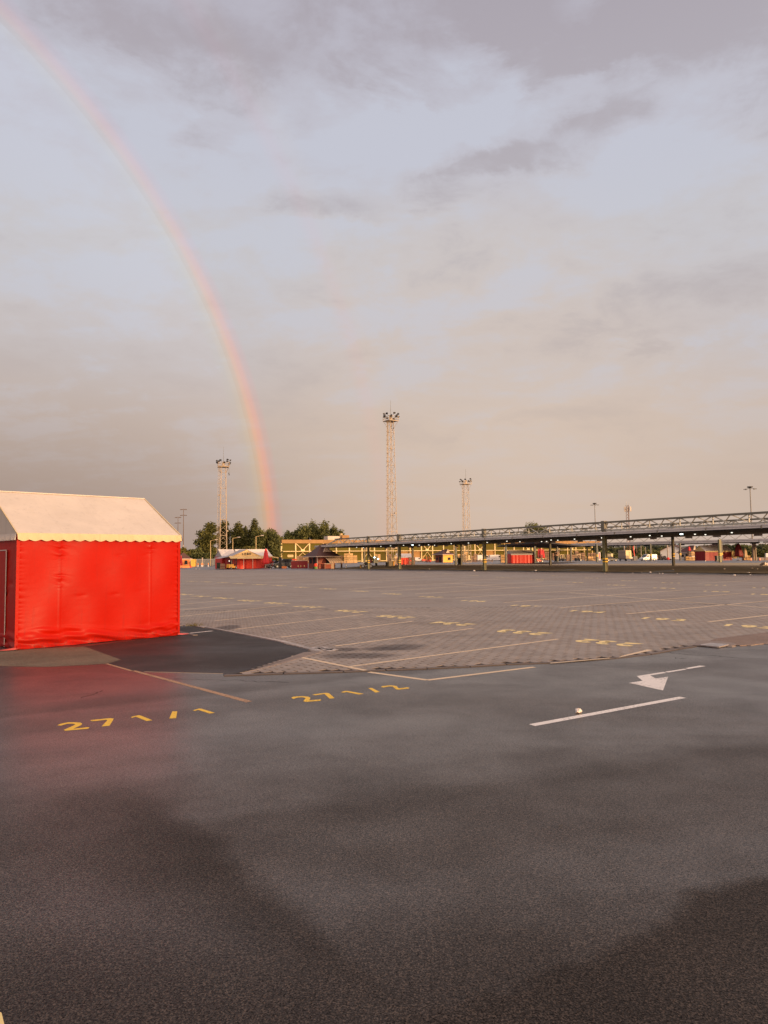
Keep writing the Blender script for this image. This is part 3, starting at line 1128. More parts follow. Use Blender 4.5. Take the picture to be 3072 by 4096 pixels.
RZ = 0.0012
D1 = [[(345, 635), (365, 626), (410, 617), (450, 616.5), (485, 619), (497, 626), (488, 635), (442, 656), (530, 646), (541, 650), (528, 656), (395, 668), (383, 663), (442, 637), (455, 629), (438, 625), (405, 626), (367, 637)],
      [(543, 605), (562, 602), (662, 592), (686, 593.5), (681, 605), (660, 638), (613, 642), (648, 604), (640, 602), (556, 611)],
      [(788, 585), (836, 574), (852, 577), (920, 605), (884, 609), (818, 583), (799, 590)],
      [(1040, 551), (1069.5, 550), (1062, 592), (1021, 594)],
      [(1162, 545), (1200, 534), (1216, 535), (1296, 560), (1264, 564), (1195, 542), (1175, 548)]]
for gph, w in zip(D1, ('digit', 'digit', 'digit', 'slash', 'digit')):
    traced(w, gph, 0, 2480, 0.6631, RZ, m_yellow, road, 'fresh yellow figure of the number 271/1')
D2 = [[(248, 438), (262, 432), (318, 429), (352, 432.5), (365, 439), (358, 454), (424, 448.5), (432, 453), (418, 457.5), (338, 463.5), (321, 460.5), (336, 441), (318, 436), (288, 437), (262, 446)],
      [(375, 420), (392, 417), (458, 409), (476, 411), (511, 441), (480, 444), (449, 416), (395, 424)],
      [(548, 405), (572, 398), (590, 398), (687, 415), (656, 419), (582, 404), (565, 408)],
      [(713, 380), (735, 379), (784, 404), (755, 407)],
      [(788, 373), (802, 368), (846, 364), (882, 367), (897, 382), (948, 376), (964, 380), (953, 383.5), (893, 390), (879, 387.5), (862, 371), (835, 370.5), (805, 377)]]
for gph, w in zip(D2, ('digit', 'digit', 'digit', 'slash', 'digit')):
    traced(w, gph, 1000, 2500, 0.6631, RZ, m_yellow, road, 'pale yellow figure of the number 271/2')
A1 = [[(797, 358), (882, 345), (846, 316), (1012, 290), (1032, 296), (930, 312), (964, 331), (1041, 320), (1009, 405)],
      [(1020, 289), (1140, 271), (1157, 275), (1040, 294)],
      [(1146, 267), (1236, 251), (1275, 254), (1166, 272)]]
for gph, nm in zip(A1, ('turn_arrow', 'arrow_shaft', 'arrow_shaft')):
    traced(nm, gph, 2000, 2500, 0.6462, RZ, m_white, road, 'white painted turn arrow on the road')
traced('lane_line', [(178, 614), (1110, 443), (1153, 451), (218, 625)], 2000, 2500, 0.6462, RZ, m_white, road, 'long white lane line')
traced('faded_line', [(788, 306), (818, 304), (1523, 490), (1485, 497)], 0, 2480, 0.6631, RZ, m_orange, road)
pline('faded_line', (424, 2654), (530, 2684), 0.05, RZ, m_orange, road)
pline('faded_line', (577, 2687), (893, 2694.5), 0.022, RZ + .0005, m_cream, road)
pline('faded_line', (1475, 2688), (1709, 2720), 0.085, RZ, m_cream, road)
pline('faded_line', (1709, 2720.5), (2137, 2668), 0.085, RZ + .0005, m_cream, road)
pline('patch_line', (758, 2532.5), (849, 2523.5), 0.09, RZ + .0012, m_white, road)
MB().prism(ccw(line_poly(G(716, 2528), G(782, 2542), 0.11)), 0.0, 0.012).build('kerb_stone', m_kerb, road, tone=True)

# cracks in the road
m_crack = mat('crack shadow', (0.006, 0.005, 0.005), 0.95, spec=0.05)
for seed_, pts in ((1, [(2650, 2606), (2740, 2618), (2850, 2622), (2960, 2634), (3090, 2637)]), (2, [(2700, 2632), (2740, 2636)]), (3, [(700, 2716), (960, 2722), (1180, 2733)]), (4, [(420, 2760), (300, 2800)])):
    rr = random.Random(seed_)
    P = []
    for a, b in zip(pts, pts[1:]):
        for i in range(9):
            f = i / 9
            q = G(a[0] + (b[0] - a[0]) * f, a[1] + (b[1] - a[1]) * f)
            P.append((q[0] + rr.uniform(-.03, .03), q[1] + rr.uniform(-.05, .05)))
    mb = MB()
    for i, (a, b) in enumerate(zip(P, P[1:])):
        w = rr.uniform(.004, .016)
        mb.face([(x, y, 0.0006 + 0.0001 * (i % 2)) for x, y in ccw(line_poly(a, b, w))])
    mb.build('crack', m_crack, road)

sheet('paint_corner', ccw([G(*p) for p in ((-220, 3960), (6, 4052), (20, 4110), (-40, 4180), (-260, 4120))]), 0.0012, m_yellow2, road)
# ------------------------------------------------------------------ the red tent in front
def mat_pvc(name, col, rough, spec=0.5, transl=0.0, grime=None, seam=None):
    m = bpy.data.materials.new(name)
    m.use_nodes = True
    t = m.node_tree
    t.nodes.clear()
    k = NT(t)
    bs = k.add('ShaderNodeBsdfPrincipled')
    co = k.add('ShaderNodeTexCoord').outputs['Object']
    n = k.noise(co, 1.6, 5, 0.6, 0.3)
    f = k.rng(n, 0.3, 0.7, 0.93, 1.06)
    c = k.mix(1.0, col, k.comb(f, f, f), 'MULTIPLY')
    if grime:
        g = k.rng(k.noise(k.mapping(co, scale=(3, 3, 0.5)), 2.2, 6, 0.7), 0.50, 0.75, 0.0, 0.5, True)
        c = k.mix(g, c, grime)
    # rain splash on the lowest hand's breadth, faint streaks of dirt above
    ox, oy, oz = k.xyz(co)
    spl = k.m('MULTIPLY', k.rng(oz, 0.02, 0.30, 0.75, 0.0, True), k.rng(k.noise(co, 26, 5, 0.7), 0.42, 0.62, 0.1, 1.0))
    stk = k.rng(k.noise(k.mapping(co, scale=(7, 7, 0.6)), 1.6, 5, 0.65), 0.52, 0.78, 0.0, 0.30, True)
    c = k.mix(k.m('MAXIMUM', spl, stk), c, tuple(v * 0.45 + 0.012 for v in col))
    k.put(bs.inputs['Base Color'], c)
    k.put(bs.inputs['Roughness'], k.rng(n, 0.3, 0.7, rough - 0.05, rough + 0.07))
    bs.inputs['Specular IOR Level'].default_value = spec
    b = k.add('ShaderNodeBump')
    b.inputs['Strength'].default_value = 0.25
    b.inputs['Distance'].default_value = 0.01
    k.put(b.inputs['Height'], k.m('ADD', k.noise(k.mapping(co, scale=(1, 1, 2.5)), 5, 4, 0.5), k.m('MULTIPLY', k.noise(co, 180, 2, 0.5), 0.12)))
    k.l.new(b.outputs[0], bs.inputs['Normal'])
    sh = bs.outputs[0]
    if transl:
        tr = k.add('ShaderNodeBsdfTranslucent')
        k.put(tr.inputs[0], c)
        ms = k.add('ShaderNodeMixShader')
        ms.inputs[0].default_value = transl
        k.l.new(sh, ms.inputs[1])
        k.l.new(tr.outputs[0], ms.inputs[2])
        sh = ms.outputs[0]
    out = k.add('ShaderNodeOutputMaterial')
    k.l.new(sh, out.inputs[0])
    MAT[name] = m
    return m


m_redpvc = mat_pvc('red tarpaulin', (0.385, 0.0062, 0.0008), 0.36, 0.08, 0.04)
m_whitepvc = mat_pvc('off white tarpaulin', (0.63, 0.56, 0.49), 0.6, 0.2, 0.10, grime=(0.60, 0.52, 0.42))
m_valance = mat_pvc('yellowed valance', (0.62, 0.50, 0.31), 0.6, 0.2, 0.1, grime=(0.55, 0.40, 0.22))
m_piping = mat('pale piping', (0.60, 0.50, 0.44), 0.5)

TA, TB = Vector(G(63, 2601)), Vector(G(713, 2542))
tu = (TB - TA).normalized()
TW = (TB - TA).length
tm = Vector((tu.y, -tu.x))                 # outward normal of the lit wall
if tm.y > 0:
    tm = -tm
TD = 3.5                                   # depth of the tent across the ridge
EH, RH = 2.14, 3.07
tent = thing('market_tent', 'large glossy red market tent with cream gable roof and scalloped valance', 'tent', (TA.x, TA.y, 0.0), math.atan2(tu.y, tu.x))
# local frame: x along the lit wall, -y outward (towards the viewer), +y back


def tent_wall(name, P, Q, h, m, seams, dents, seed, out, ns=150, nz=96):
    """a hung tarpaulin wall as a wrinkled sheet from P to Q (local xy)"""
    P, Q = Vector(P), Vector(Q)
    L = (Q - P).length
    n = Vector(out)
    rr = random.Random(seed)
    waves = [(rr.uniform(2, 9), rr.uniform(-4, 4), rr.uniform(0, 6.3), rr.uniform(0.3, 1)) for _ in range(5)]
    vs = []
    for j in range(nz + 1):
        z = h * j / nz
        for i in range(ns + 1):
            s = i / ns
            x = s * L
            d = 0.012 * math.sin(PI * s) * math.sin(PI * z / h)
            d += 0.0042 * sum(a * math.sin(wx * x + wz * z + ph) for wx, wz, ph, a in waves)
            for (ss, top, amp) in seams:
                dx = x - ss * L
                e = math.exp(-abs(dx) / 0.085)
                lift = smooth((z - top) / 0.5)
                if z > top - 0.25:
                    d += amp * e * lift * math.sin(z * 95 + 6 * math.sin(z * 11 + ss * 9) + (0.8 if dx > 0 else 2.0) + dx * 14)
                d += 0.004 * math.exp(-(dx / 0.012) ** 2)
            for (ds, dz, r, a) in dents:
                qx, qz = (x - ds * L) / (r * 2.0), (z - dz) / (r * 0.75)
                if qz < 0:
                    qz *= 2.2
                d -= a * math.exp(-(qx * qx + qz * qz))
            # slack cloth folded over near the ground
            fz = max(0.0, 1 - z / (0.34 + 0.06 * math.sin(2.2 * x)))
            if fz > 0:
                k1 = 0.5 + 0.5 * math.sin(1.1 * x + seed)
                d += fz ** 0.7 * 1.3 * (0.020 * math.sin(34 * z + 2.3 * x + 1.3 * math.sin(3.3 * x)) + 0.016 * math.sin(57 * z - 5.0 * x * (0.4 + k1)) * k1 + 0.011 * math.sin(13 * x + 40 * z))
                d += 0.030 * math.sin(PI * min(1, fz)) * (0.6 + 0.4 * math.sin(5.2 * x))
            # edge hems gather slightly
            for ex in (x, L - x):
                d += 0.012 * math.exp(-ex / 0.05) * math.sin(z * 70 + 3 * math.sin(9 * z))
            p = P.lerp(Q, s)
            vs.append((p.x + n.x * d, p.y + n.y * d, max(0.0, z + (0.008 * math.sin(3.1 * x + seed) if j == 0 else 0)) + 0.006))
    fs = []
    for j in range(nz):
        for i in range(ns):
            a = j * (ns + 1) + i
            fs.append((a, a + 1, a + ns + 2, a + ns + 1))
    me = bpy.data.meshes.new(name)
    me.from_pydata(vs, [], fs)
    me.materials.append(m)
    me.polygons.foreach_set('use_smooth', [True] * len(me.polygons))
    o = bpy.data.objects.new(name, me)
    C.objects.link(o)
    o.parent = tent
    return o


tent_wall('tarpaulin_wall', (0, 0), (TW, 0), EH - 0.02, m_redpvc, [(0.235, 0.95, 0.014), (0.80, 1.30, 0.009)],
          [(0.36, 0.93, 0.05, 0.007), (0.565, 0.93, 0.05, 0.007), (0.735, 0.97, 0.06, 0.004), (0.595, 1.72, 0.04, 0.006), (0.77, 1.72, 0.04, 0.006), (0.28, 1.72, 0.05, 0.004)], 3, (0, -1))
tent_wall('tarpaulin_wall', (0, TD), (0, 0.012), EH - 0.02, m_redpvc, [(0.86, 0.9, 0.004)], [(0.9, 1.2, 0.08, 0.02), (0.8, 1.0, 0.1, 0.02)], 8, (-1, 0), 90, 60)
tent_wall('tarpaulin_wall', (TW, 0.012), (TW, TD), EH - 0.02, m_redpvc, [(0.5, 0.9, 0.004)], [], 12, (1, 0), 40, 30)
tent_wall('tarpaulin_wall', (TW, TD), (0, TD), EH - 0.02, m_redpvc, [(0.5, 0.9, 0.004)], [], 15, (0, 1), 40, 30)


def roof_slope(y0, y1, name):
    vs, fs = [], []
    ns, nt = 360, 20
    for j in range(nt + 1):
        f = j / nt
        for i in range(ns + 1):
            s = i / ns
            x = -0.03 + (TW + 0.06) * s
            z = EH + (RH - EH) * f
            sag = -0.018 * math.sin(PI * f) * (0.5 + 0.5 * abs(math.sin(PI * s * 2))) + 0.004 * math.sin(9 * s * TW + 5 * f) * math.sin(PI * f)
            for ss in (0.262, 0.525, 0.575, 0.80):
                sag += 0.0045 * math.exp(-((s - ss) / 0.0035) ** 4)
            vs.append((x, y0 + (y1 - y0) * f, z + sag))
    for j in range(nt):
        for i in range(ns):
            a = j * (ns + 1) + i
            fs.append((a, a + 1, a + ns + 2, a + ns + 1))
    me = bpy.data.meshes.new(name)
    me.from_pydata(vs, [], fs)
    me.materials.append(m_whitepvc)
    me.polygons.foreach_set('use_smooth', [True] * len(me.polygons))
    o = bpy.data.objects.new(name, me)
    C.objects.link(o)
    o.parent = tent


roof_slope(-0.035, TD / 2, 'roof_sheet')
roof_slope(TD + 0.035, TD / 2, 'roof_sheet')


def valance(name, P, Q, out, period, depth, m):
    P, Q = Vector(P), Vector(Q)
    L = (Q - P).length
    n = int(L / 0.02)
    vs, fs = [], []
    for i in range(n + 1):
        x = i / n * L
        p = P.lerp(Q, i / n)
        sc_ = abs(math.sin(PI * x / period))
        w = 0.006 * math.sin(2 * PI * x / period + 1) + 0.003 * math.sin(17 * x)
        for f in (0.0, 0.5, 1.0):
            z = EH + 0.012 - f * (depth + 0.032 * sc_)
            o = 0.010 + f * (0.022 + w * 2)
            vs.append((p.x + out[0] * o, p.y + out[1] * o, z))
    for i in range(n):
        for j in range(2):
            a = i * 3 + j
            fs.append((a, a + 3, a + 4, a + 1))
    me = bpy.data.meshes.new(name)
    me.from_pydata(vs, [], fs)
    me.materials.append(m)
    o = bpy.data.objects.new(name, me)
    C.objects.link(o)
    o.parent = tent


valance('valance', (-0.03, -0.037), (TW + 0.03, -0.037), (0, -1), 0.205, 0.115, m_valance)
valance('valance', (-0.032, TD + 0.03), (-0.032, -0.03), (-1, 0), 0.075, 0.10, m_whitepvc)
valance('valance', (TW + 0.032, -0.03), (TW + 0.032, TD), (1, 0), 0.205, 0.11, m_whitepvc)
for x, sx in ((-0.02, -1), (TW + 0.02, 1)):
    mb = MB()
    mb.face([(x, -0.02, EH), (x, TD + 0.02, EH), (x, TD / 2, RH - 0.01)])
    mb.build('gable_cloth', m_whitepvc, tent)
# welded seams and the ridge strip of the roof
MB().bar((-0.03, TD / 2, RH + 0.004), (TW + 0.03, TD / 2, RH + 0.004), 0.07, 0.02).build('ridge_strip', m_whitepvc, tent)
for x_ in (-0.03, TW + 0.03):
    for y0_ in (-0.035, TD + 0.035):
        MB().bar((x_, y0_, EH + 0.004), (x_, TD / 2, RH + 0.004), 0.02, 0.02).build('gable_hem', m_valance, tent)
# piping, door panel and hems
for px_ in ((0, -0.006, 0.05), (TW, -0.006, 0.05)):
    MB().box((px_[0], px_[1] - 0.004, EH / 2 + 0.01), (0.055, 0.008, EH - 0.04)).build('edge_hem', m_redpvc, tent)
MB().box((TW / 2, -0.036, EH + 0.006), (TW + 0.07, 0.018, 0.018)).build('eave_piping', m_valance, tent)
mb = MB()
mb.box((-0.030, 0.58, 0.93), (0.012, 0.016, 1.83))
mb.box((-0.030, 1.35, 1.845), (0.012, 1.56, 0.016))
mb.build('door_piping', m_piping, tent)
mb = MB()
mb.box((-0.022, 1.36, 0.93), (0.010, 1.52, 1.80))
mb.build('door_flap', m_redpvc, tent)
# aluminium frame inside
m_alu = mat('aluminium', (0.55, 0.55, 0.55), 0.35, metal=0.9)
for x in (0.05, TW / 2, TW - 0.05):
    for y in (0.09, TD - 0.09):
        MB().box((x, y, EH / 2 - 0.02), (0.05, 0.05, EH - 0.1)).build('leg', m_alu, tent)
# corner flaps lying on the ground
for (x0, sgn) in ((0.0, -1), (TW, 1)):
    mb = MB()
    mb.face([(x0 - sgn * 0.05, -0.05, 0.030), (x0 + sgn * 0.02, 0.0, 0.05), (x0 + sgn * 0.30, 0.10, 0.016), (x0 + sgn * 0.26, 0.00, 0.014), (x0 + sgn * 0.05, -0.07, 0.016)])
    mb.build('corner_flap', mat('pinkish tarpaulin hem', (0.60, 0.10, 0.08), 0.5), tent)

# ------------------------------------------------------------------ general materials
m_steelg = mat('grey painted steel', (0.17, 0.16, 0.125), 0.5, 0.15, 2.0, 0.1, spec=0.4)
m_steelt = mat('galvanised truss', (0.48, 0.46, 0.39), 0.5, 0.15, 2.0, metal=0.2, spec=0.4)
m_steeld = mat('dark steel', (0.055, 0.052, 0.05), 0.5, 0.2, 2.0)
m_colg = mat('olive painted column', (0.19, 0.175, 0.085), 0.55, 0.22, 1.4, 0.1, dirt=(0.10, 0.085, 0.06))
m_bandy = mat('yellow band', (0.75, 0.45, 0.03), 0.5)
m_black = mat('black paint', (0.015, 0.015, 0.015), 0.5)
m_fascia = mat('pale grey fascia sheet', (0.60, 0.56, 0.53), 0.4, 0.12, 0.8, metal=0.3)
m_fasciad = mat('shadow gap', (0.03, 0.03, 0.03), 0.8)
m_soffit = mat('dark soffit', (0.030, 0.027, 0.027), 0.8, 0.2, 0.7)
m_roofs = mat('translucent roof sheet', (0.92, 0.74, 0.60), 0.6, 0.08, 1.0, transl=0.65, spec=0.1)
m_lamp = mat('lit lamp', (0.9, 0.9, 0.85), 0.4, emit=(1.0, 0.93, 0.78), estr=1.6)
m_lampc = mat('cool lit lamp', (0.9, 0.95, 1.0), 0.4, emit=(0.80, 0.98, 1.0), estr=5.0)
m_signg = mat('grey bay board', (0.50, 0.42, 0.38), 0.6)
m_cabinet = mat('yellowed cabinet', (0.55, 0.40, 0.20), 0.6)
m_brownb = mat('brown board', (0.42, 0.28, 0.16), 0.7)


# ------------------------------------------------------------------ market roofs on columns
def canopy_point(off, t, z=0.0):
    p = CN * off + CD * t
    return Vector((p.x, p.y, z))


def make_column(name, parent, off, t, ztop, w, m, band=True, cap=True):
    base = canopy_point(off, t)
    z0 = max(0, terr(base.x, base.y))
    col = MB()
    rz = math.atan2(CN.y, CN.x)
    col.box((base.x, base.y, (z0 + ztop) / 2), (w, w * 0.42, ztop - z0), rz)
    for s in (-1, 1):
        col.box((base.x + CN.x * s * w * 0.42, base.y + CN.y * s * w * 0.42, (z0 + ztop) / 2), (w * 0.16, w * 0.95, ztop - z0 - 0.002), rz)
    o = col.build(name, m, parent, world=True)
    if band:
        for dz, mm in ((1.30, m_bandy), (1.16, m_black), (1.03, m_bandy)):
            h = 0.13 if mm is m_bandy else 0.11
            b = MB().box((base.x, base.y, z0 + dz), (w * 1.08, w * 1.05, h), rz)
            loc = Vector(parent.location)
            b.v = [tuple(Vector(p) - loc) for p in b.v]
            bo = b.build('warning_band', mm, o)
    if cap:
        b = MB().box((base.x, base.y, ztop - 0.45), (w * 1.3, w * 1.15, 1.0), rz)
        loc = Vector(parent.location)
        b.v = [tuple(Vector(p) - loc) for p in b.v]
        b.build('column_head', m_steelg, o)
    return o


def truss(parent, off, t0, t1, zb, zt, bay, w, tag_='truss'):
    """a plane girder of the roof: chords and single members"""
    P = lambda t, z: canopy_point(off, t, z)
    MB().bar(P(t0, zb), P(t1, zb), w * 1.2, w).build('bottom_chord', m_steelt, parent, world=True)
    MB().bar(P(t0, zt), P(t1 - bay * 0.8, zt), w * 1.4, w * 1.2).build('top_chord', m_steelg, parent, world=True)
    n = int((t1 - bay * 0.8 - t0) / bay)
    for i in range(n + 1):
        t = t0 + i * bay
        MB().bar(P(t, zb), P(t, zt), w * 0.6).build('truss_post', m_steelt, parent, world=True)
        if i < n:
            MB().bar(P(t, zt), P(t + bay / 2, zb), w * 0.62).build('truss_diagonal', m_steelt, parent, world=True)
            MB().bar(P(t + bay, zt), P(t + bay / 2, zb), w * 0.62).build('truss_diagonal', m_steelt, parent, world=True)
    for i in range(n):
        # the raking struts that hold the girder upright
        t = t0 + (i + 0.5) * bay
        a = canopy_point(off + 1.0 * (1 if off < 60 else -1), t - bay * 0.42, zb + 0.02)
        b = canopy_point(off + 1.0 * (1 if off < 60 else -1), t + bay * 0.42, zb + 0.02)
        MB().bar(P(t, zt), a, w * 0.45).build('raking_strut', m_steelt, parent, world=True)
        MB().bar(P(t, zt), b, w * 0.45).build('raking_strut', m_steelt, parent, world=True)
    te = t0 + n * bay
    MB().bar(P(te, zt), P(t1, zb), w).build('truss_diagonal', m_steelt, parent, world=True)


front0 = canopy_point(57.2, 84)
roof1 = thing('market_roof', 'long grey market roof on olive columns with lattice girders, nearest to the lot', 'market roof', (front0.x, front0.y, 0))
T0, T1 = 8.0, 110.0
F_OFF, B_OFF = 57.2, 68.0
FO, BO = 56.2, 70.5                      # edges of the slab
ZS, ZF0, ZF1 = 3.62, 3.66, 4.02
loc1 = Vector(roof1.location)
mb = MB()
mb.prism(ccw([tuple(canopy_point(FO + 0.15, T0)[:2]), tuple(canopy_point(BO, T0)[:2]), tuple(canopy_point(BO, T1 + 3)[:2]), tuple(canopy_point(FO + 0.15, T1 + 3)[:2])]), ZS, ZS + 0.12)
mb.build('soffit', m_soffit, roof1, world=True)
# sloping membrane above
mb = MB()
a0, a1 = canopy_point(F_OFF + 1.0, T0), canopy_point(F_OFF + 1.0, T1 - 8)
b0, b1 = canopy_point(B_OFF, T0), canopy_point(B_OFF, T1 - 8)
nseg = 60
for i in range(nseg):
    f0, f1 = i / nseg, (i + 1) / nseg
    p, q = a0.lerp(a1, f0), a0.lerp(a1, f1)
    n3 = CN.to_3d()
    prof = [(0.0, 4.02), (3.0, 4.06), (6.0, 4.08), (9.0, 4.05)]
    for (o0, h0), (o1, h1) in zip(prof, prof[1:]):
        wv = 0.015 * math.sin(i * 2.1)
        mb.face([tuple(p + n3 * o0 + Vector((0, 0, h0 + wv))), tuple(q + n3 * o0 + Vector((0, 0, h0 + wv))), tuple(q + n3 * o1 + Vector((0, 0, h1 + wv))), tuple(p + n3 * o1 + Vector((0, 0, h1 + wv)))])
mb.build('roof_membrane', m_roofs, roof1, world=True, smoothf=True)
# fascia in sections with joints
t = T0
while t < T1 + 2.9:
    te = min(T1 + 3, t + 4.9)
    p, q = canopy_point(FO, t + 0.02), canopy_point(FO, te - 0.02)
    MB().bar((p.x, p.y, 3.93), (q.x, q.y, 3.93), 0.10, 0.15).build('fascia_panel', m_fascia, roof1, world=True)
    p2, q2 = canopy_point(FO - 0.06, t + 0.02), canopy_point(FO - 0.06, te - 0.02)
    MB().bar((p2.x, p2.y, 3.76), (q2.x, q2.y, 3.76), 0.12, 0.13).build('gutter', m_fascia, roof1, world=True)
    j = canopy_point(FO - 0.12, te)
    MB().box((j.x, j.y, 3.77), (0.10, 0.10, 0.24)).build('gutter_joint', m_steelg, roof1, world=True)
    t = te
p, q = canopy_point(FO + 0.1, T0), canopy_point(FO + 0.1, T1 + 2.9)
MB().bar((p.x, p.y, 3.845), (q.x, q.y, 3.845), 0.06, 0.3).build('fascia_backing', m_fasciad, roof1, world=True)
p, q = canopy_point(FO + 0.1, T1 + 2.95), canopy_point(BO, T1 + 2.95)
MB().bar((p.x, p.y, 3.84), (q.x, q.y, 3.84), 0.1, 0.34).build('end_fascia', m_steelg, roof1, world=True)

truss(roof1, F_OFF, T0, T1, 4.16, 4.98, 3.27, 0.15)
truss(roof1, B_OFF, T0 + 1.6, T1 - 3, 4.20, 5.02, 3.27, 0.14)


def solve_t(px, off):
    """the place along the row where it crosses a given sight line"""
    d = ray(px, yh(px))
    # off*n + t*d parallel to (dx, dy)
    a = CN * off
    return (a.x * d.y - a.y * d.x) / (CD.y * d.x - CD.x * d.y)


for px, w, zt in ((2420, 0.36, 5.08), (1938, 0.34, 5.08), (1598, 0.36, 5.08), (1474, 0.30, 5.08)):
    make_column('column', roof1, F_OFF, solve_t(px, F_OFF), zt, w, m_colg)
for px, w in ((2693, 0.24), (2201, 0.24), (1845, 0.2), (1651, 0.26), (1458, 0.24)):
    make_column('column', roof1, B_OFF, solve_t(px, B_OFF), 5.12, w, m_steelg, band=(px in (2693,)))

# lamps under the soffit and bay boards
lampmesh = MB().lathe([(0, 0.07), (-0.05, 0.085), (-0.08, 0.05)], 12).mesh('ceiling_lamp', m_lamp)
lampmeshc = MB().lathe([(0, 0.14), (-0.05, 0.16), (-0.09, 0.1)], 12).mesh('ceiling_lamp', m_lampc)
lamps = [(1427, 61, 0), (1454, 64, 0), (1524, 61, 0), (1563, 60, 0), (1615, 60, 0), (1651, 60, 1), (1678, 62, 0), (1715, 62, 0), (1739, 65, 0), (1806, 61, 0), (1875, 61, 0), (1950, 62, 0),
         (2029, 60, 0), (2081, 64, 0), (2168, 67, 0), (2188, 67, 0), (2206, 62, 0), (2233, 64, 0), (2300, 62, 0), (2410, 60.5, 0), (2410, 62, 0), (2525, 61.5, 0), (2602, 60, 0), (2650, 63, 0),
         (2729, 59.5, 1), (2783, 61.5, 0), (2825, 64, 0), (2931, 61, 0)]
for px, off, cool in lamps:
    q = canopy_point(off, solve_t(px, off))
    o = bpy.data.objects.new('ceiling_lamp', lampmeshc if cool else lampmesh)
    C.objects.link(o)
    o.location = (q.x - loc1.x, q.y - loc1.y, ZS - 0.02)
    o.parent = roof1
boardm = MB().box((0, 0, 0), (0.8, 0.05, 0.18)).mesh('bay_board', m_signg)
for i in range(20):
    t = 34 + i * 3.6
    q = canopy_point(63.5 + (i % 2) * 0.8, t)
    o = bpy.data.objects.new('bay_board', boardm)
    C.objects.link(o)
    o.location = (q.x - loc1.x, q.y - loc1.y, ZS - 0.26)
    o.rotation_euler = (0, 0, math.atan2(CD.y, CD.x))
    o.parent = roof1
# cabinets fixed to columns
for px, y0, y1, off, wpx, m in ((1461, 2192, 2206, 68.0, 12, m_cabinet), (1585, 2233, 2257, 56.9, 14, m_brownb), (1829, 2182, 2192, 68, 8, m_brownb), (1649, 2179, 2191, 67.6, 14, m_steelg)):
    tt = solve_t(px, off)
    q = canopy_point(off, tt)
    z0, z1 = zat(px, y1, q.y), zat(px, y0, q.y)
    MB().box((q.x, q.y, (z0 + z1) / 2), (mp(wpx, q.y), 0.25, z1 - z0)).build('wall_cabinet', m, roof1, world=True)

# second roof, farther back on the right
A2, B2 = Vector((45.0, 172.0)), Vector((96.0, 121.0))
d2 = (B2 - A2).normalized()
n2_ = Vector((-d2.y, d2.x))
if n2_.y < 0:
    n2_ = -n2_
L2 = (B2 - A2).length
roof2 = thing('market_roof', 'second grey market roof seen under the first one, farther back on the right', 'market roof', (A2.x, A2.y, 0))
P2 = lambda s, o, z: Vector((A2.x + d2.x * s + n2_.x * o, A2.y + d2.y * s + n2_.y * o, z))
ZS2 = 4.0
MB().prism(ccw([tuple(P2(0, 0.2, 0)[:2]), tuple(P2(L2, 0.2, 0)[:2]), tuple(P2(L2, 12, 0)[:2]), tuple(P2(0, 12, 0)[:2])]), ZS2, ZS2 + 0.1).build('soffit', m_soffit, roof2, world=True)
s = 0.0
while s < L2 - 0.1:
    e = min(L2, s + 6)
    MB().bar(P2(s + 0.03, 0, ZS2 + 0.50), P2(e - 0.03, 0, ZS2 + 0.50), 0.12, 0.30).build('fascia_panel', m_fascia, roof2, world=True)
    MB().bar(P2(s + 0.03, -0.06, ZS2 + 0.16), P2(e - 0.03, -0.06, ZS2 + 0.16), 0.12, 0.26).build('gutter', m_fascia, roof2, world=True)
    s = e
MB().bar(P2(0, 0.12, ZS2 + 0.3), P2(L2, 0.12, ZS2 + 0.3), 0.05, 0.5).build('fascia_backing', m_fasciad, roof2, world=True)
MB().bar(P2(0, 0.5, 5.75), P2(L2, 0.5, 5.75), 0.2).build('top_chord', m_steelg, roof2, world=True)
nb = 26
for i in range(nb):
    s0, s1, sm = L2 * i / nb, L2 * (i + 1) / nb, L2 * (i + 0.5) / nb
    MB().bar(P2(s0, 0.5, 5.7), P2(sm, 0.5, 4.66), 0.10).build('truss_diagonal', m_steelt, roof2, world=True)
    MB().bar(P2(s1, 0.5, 5.7), P2(sm, 0.5, 4.66), 0.10).build('truss_diagonal', m_steelt, roof2, world=True)
for i in range(9):
    q = P2(3 + i * 7.5, 2.2, ZS2 - 0.2)
    MB().box(q, (1.6, 0.3, 0.22), math.atan2(d2.y, d2.x)).build('duct_box', m_steeld, roof2, world=True)
for i in range(4):
    q = P2(8 + i * 17, 1.6, ZS2 - 0.03)
    MB().box(q, (0.5, 0.12, 0.05), math.atan2(d2.y, d2.x)).build('tube_lamp', m_lamp, roof2, world=True)


def free_column(px, base_y, Y, wpx, band, parent, m, ztop):
    x, y, z = at(px, Y)
    z0 = zat(px, base_y, Y)
    z0 = max(z - 0.05, min(z0, z + 0.6))
    w = mp(wpx, Y)
    b = MB().box((x, y, (z0 + ztop) / 2), (w, w * 0.7, ztop - z0), 0.4)
    o = b.build('column', m, parent, world=True)
    for dz in ((1.35, 1.12) if band else ()):
        q = MB().box((x, y, z0 + dz), (w * 1.1, w * 0.85, 0.12), 0.4)
        q.v = [tuple(Vector(p_) - Vector(parent.location)) for p_ in q.v]
        q.build('warning_band', m_bandy, o)


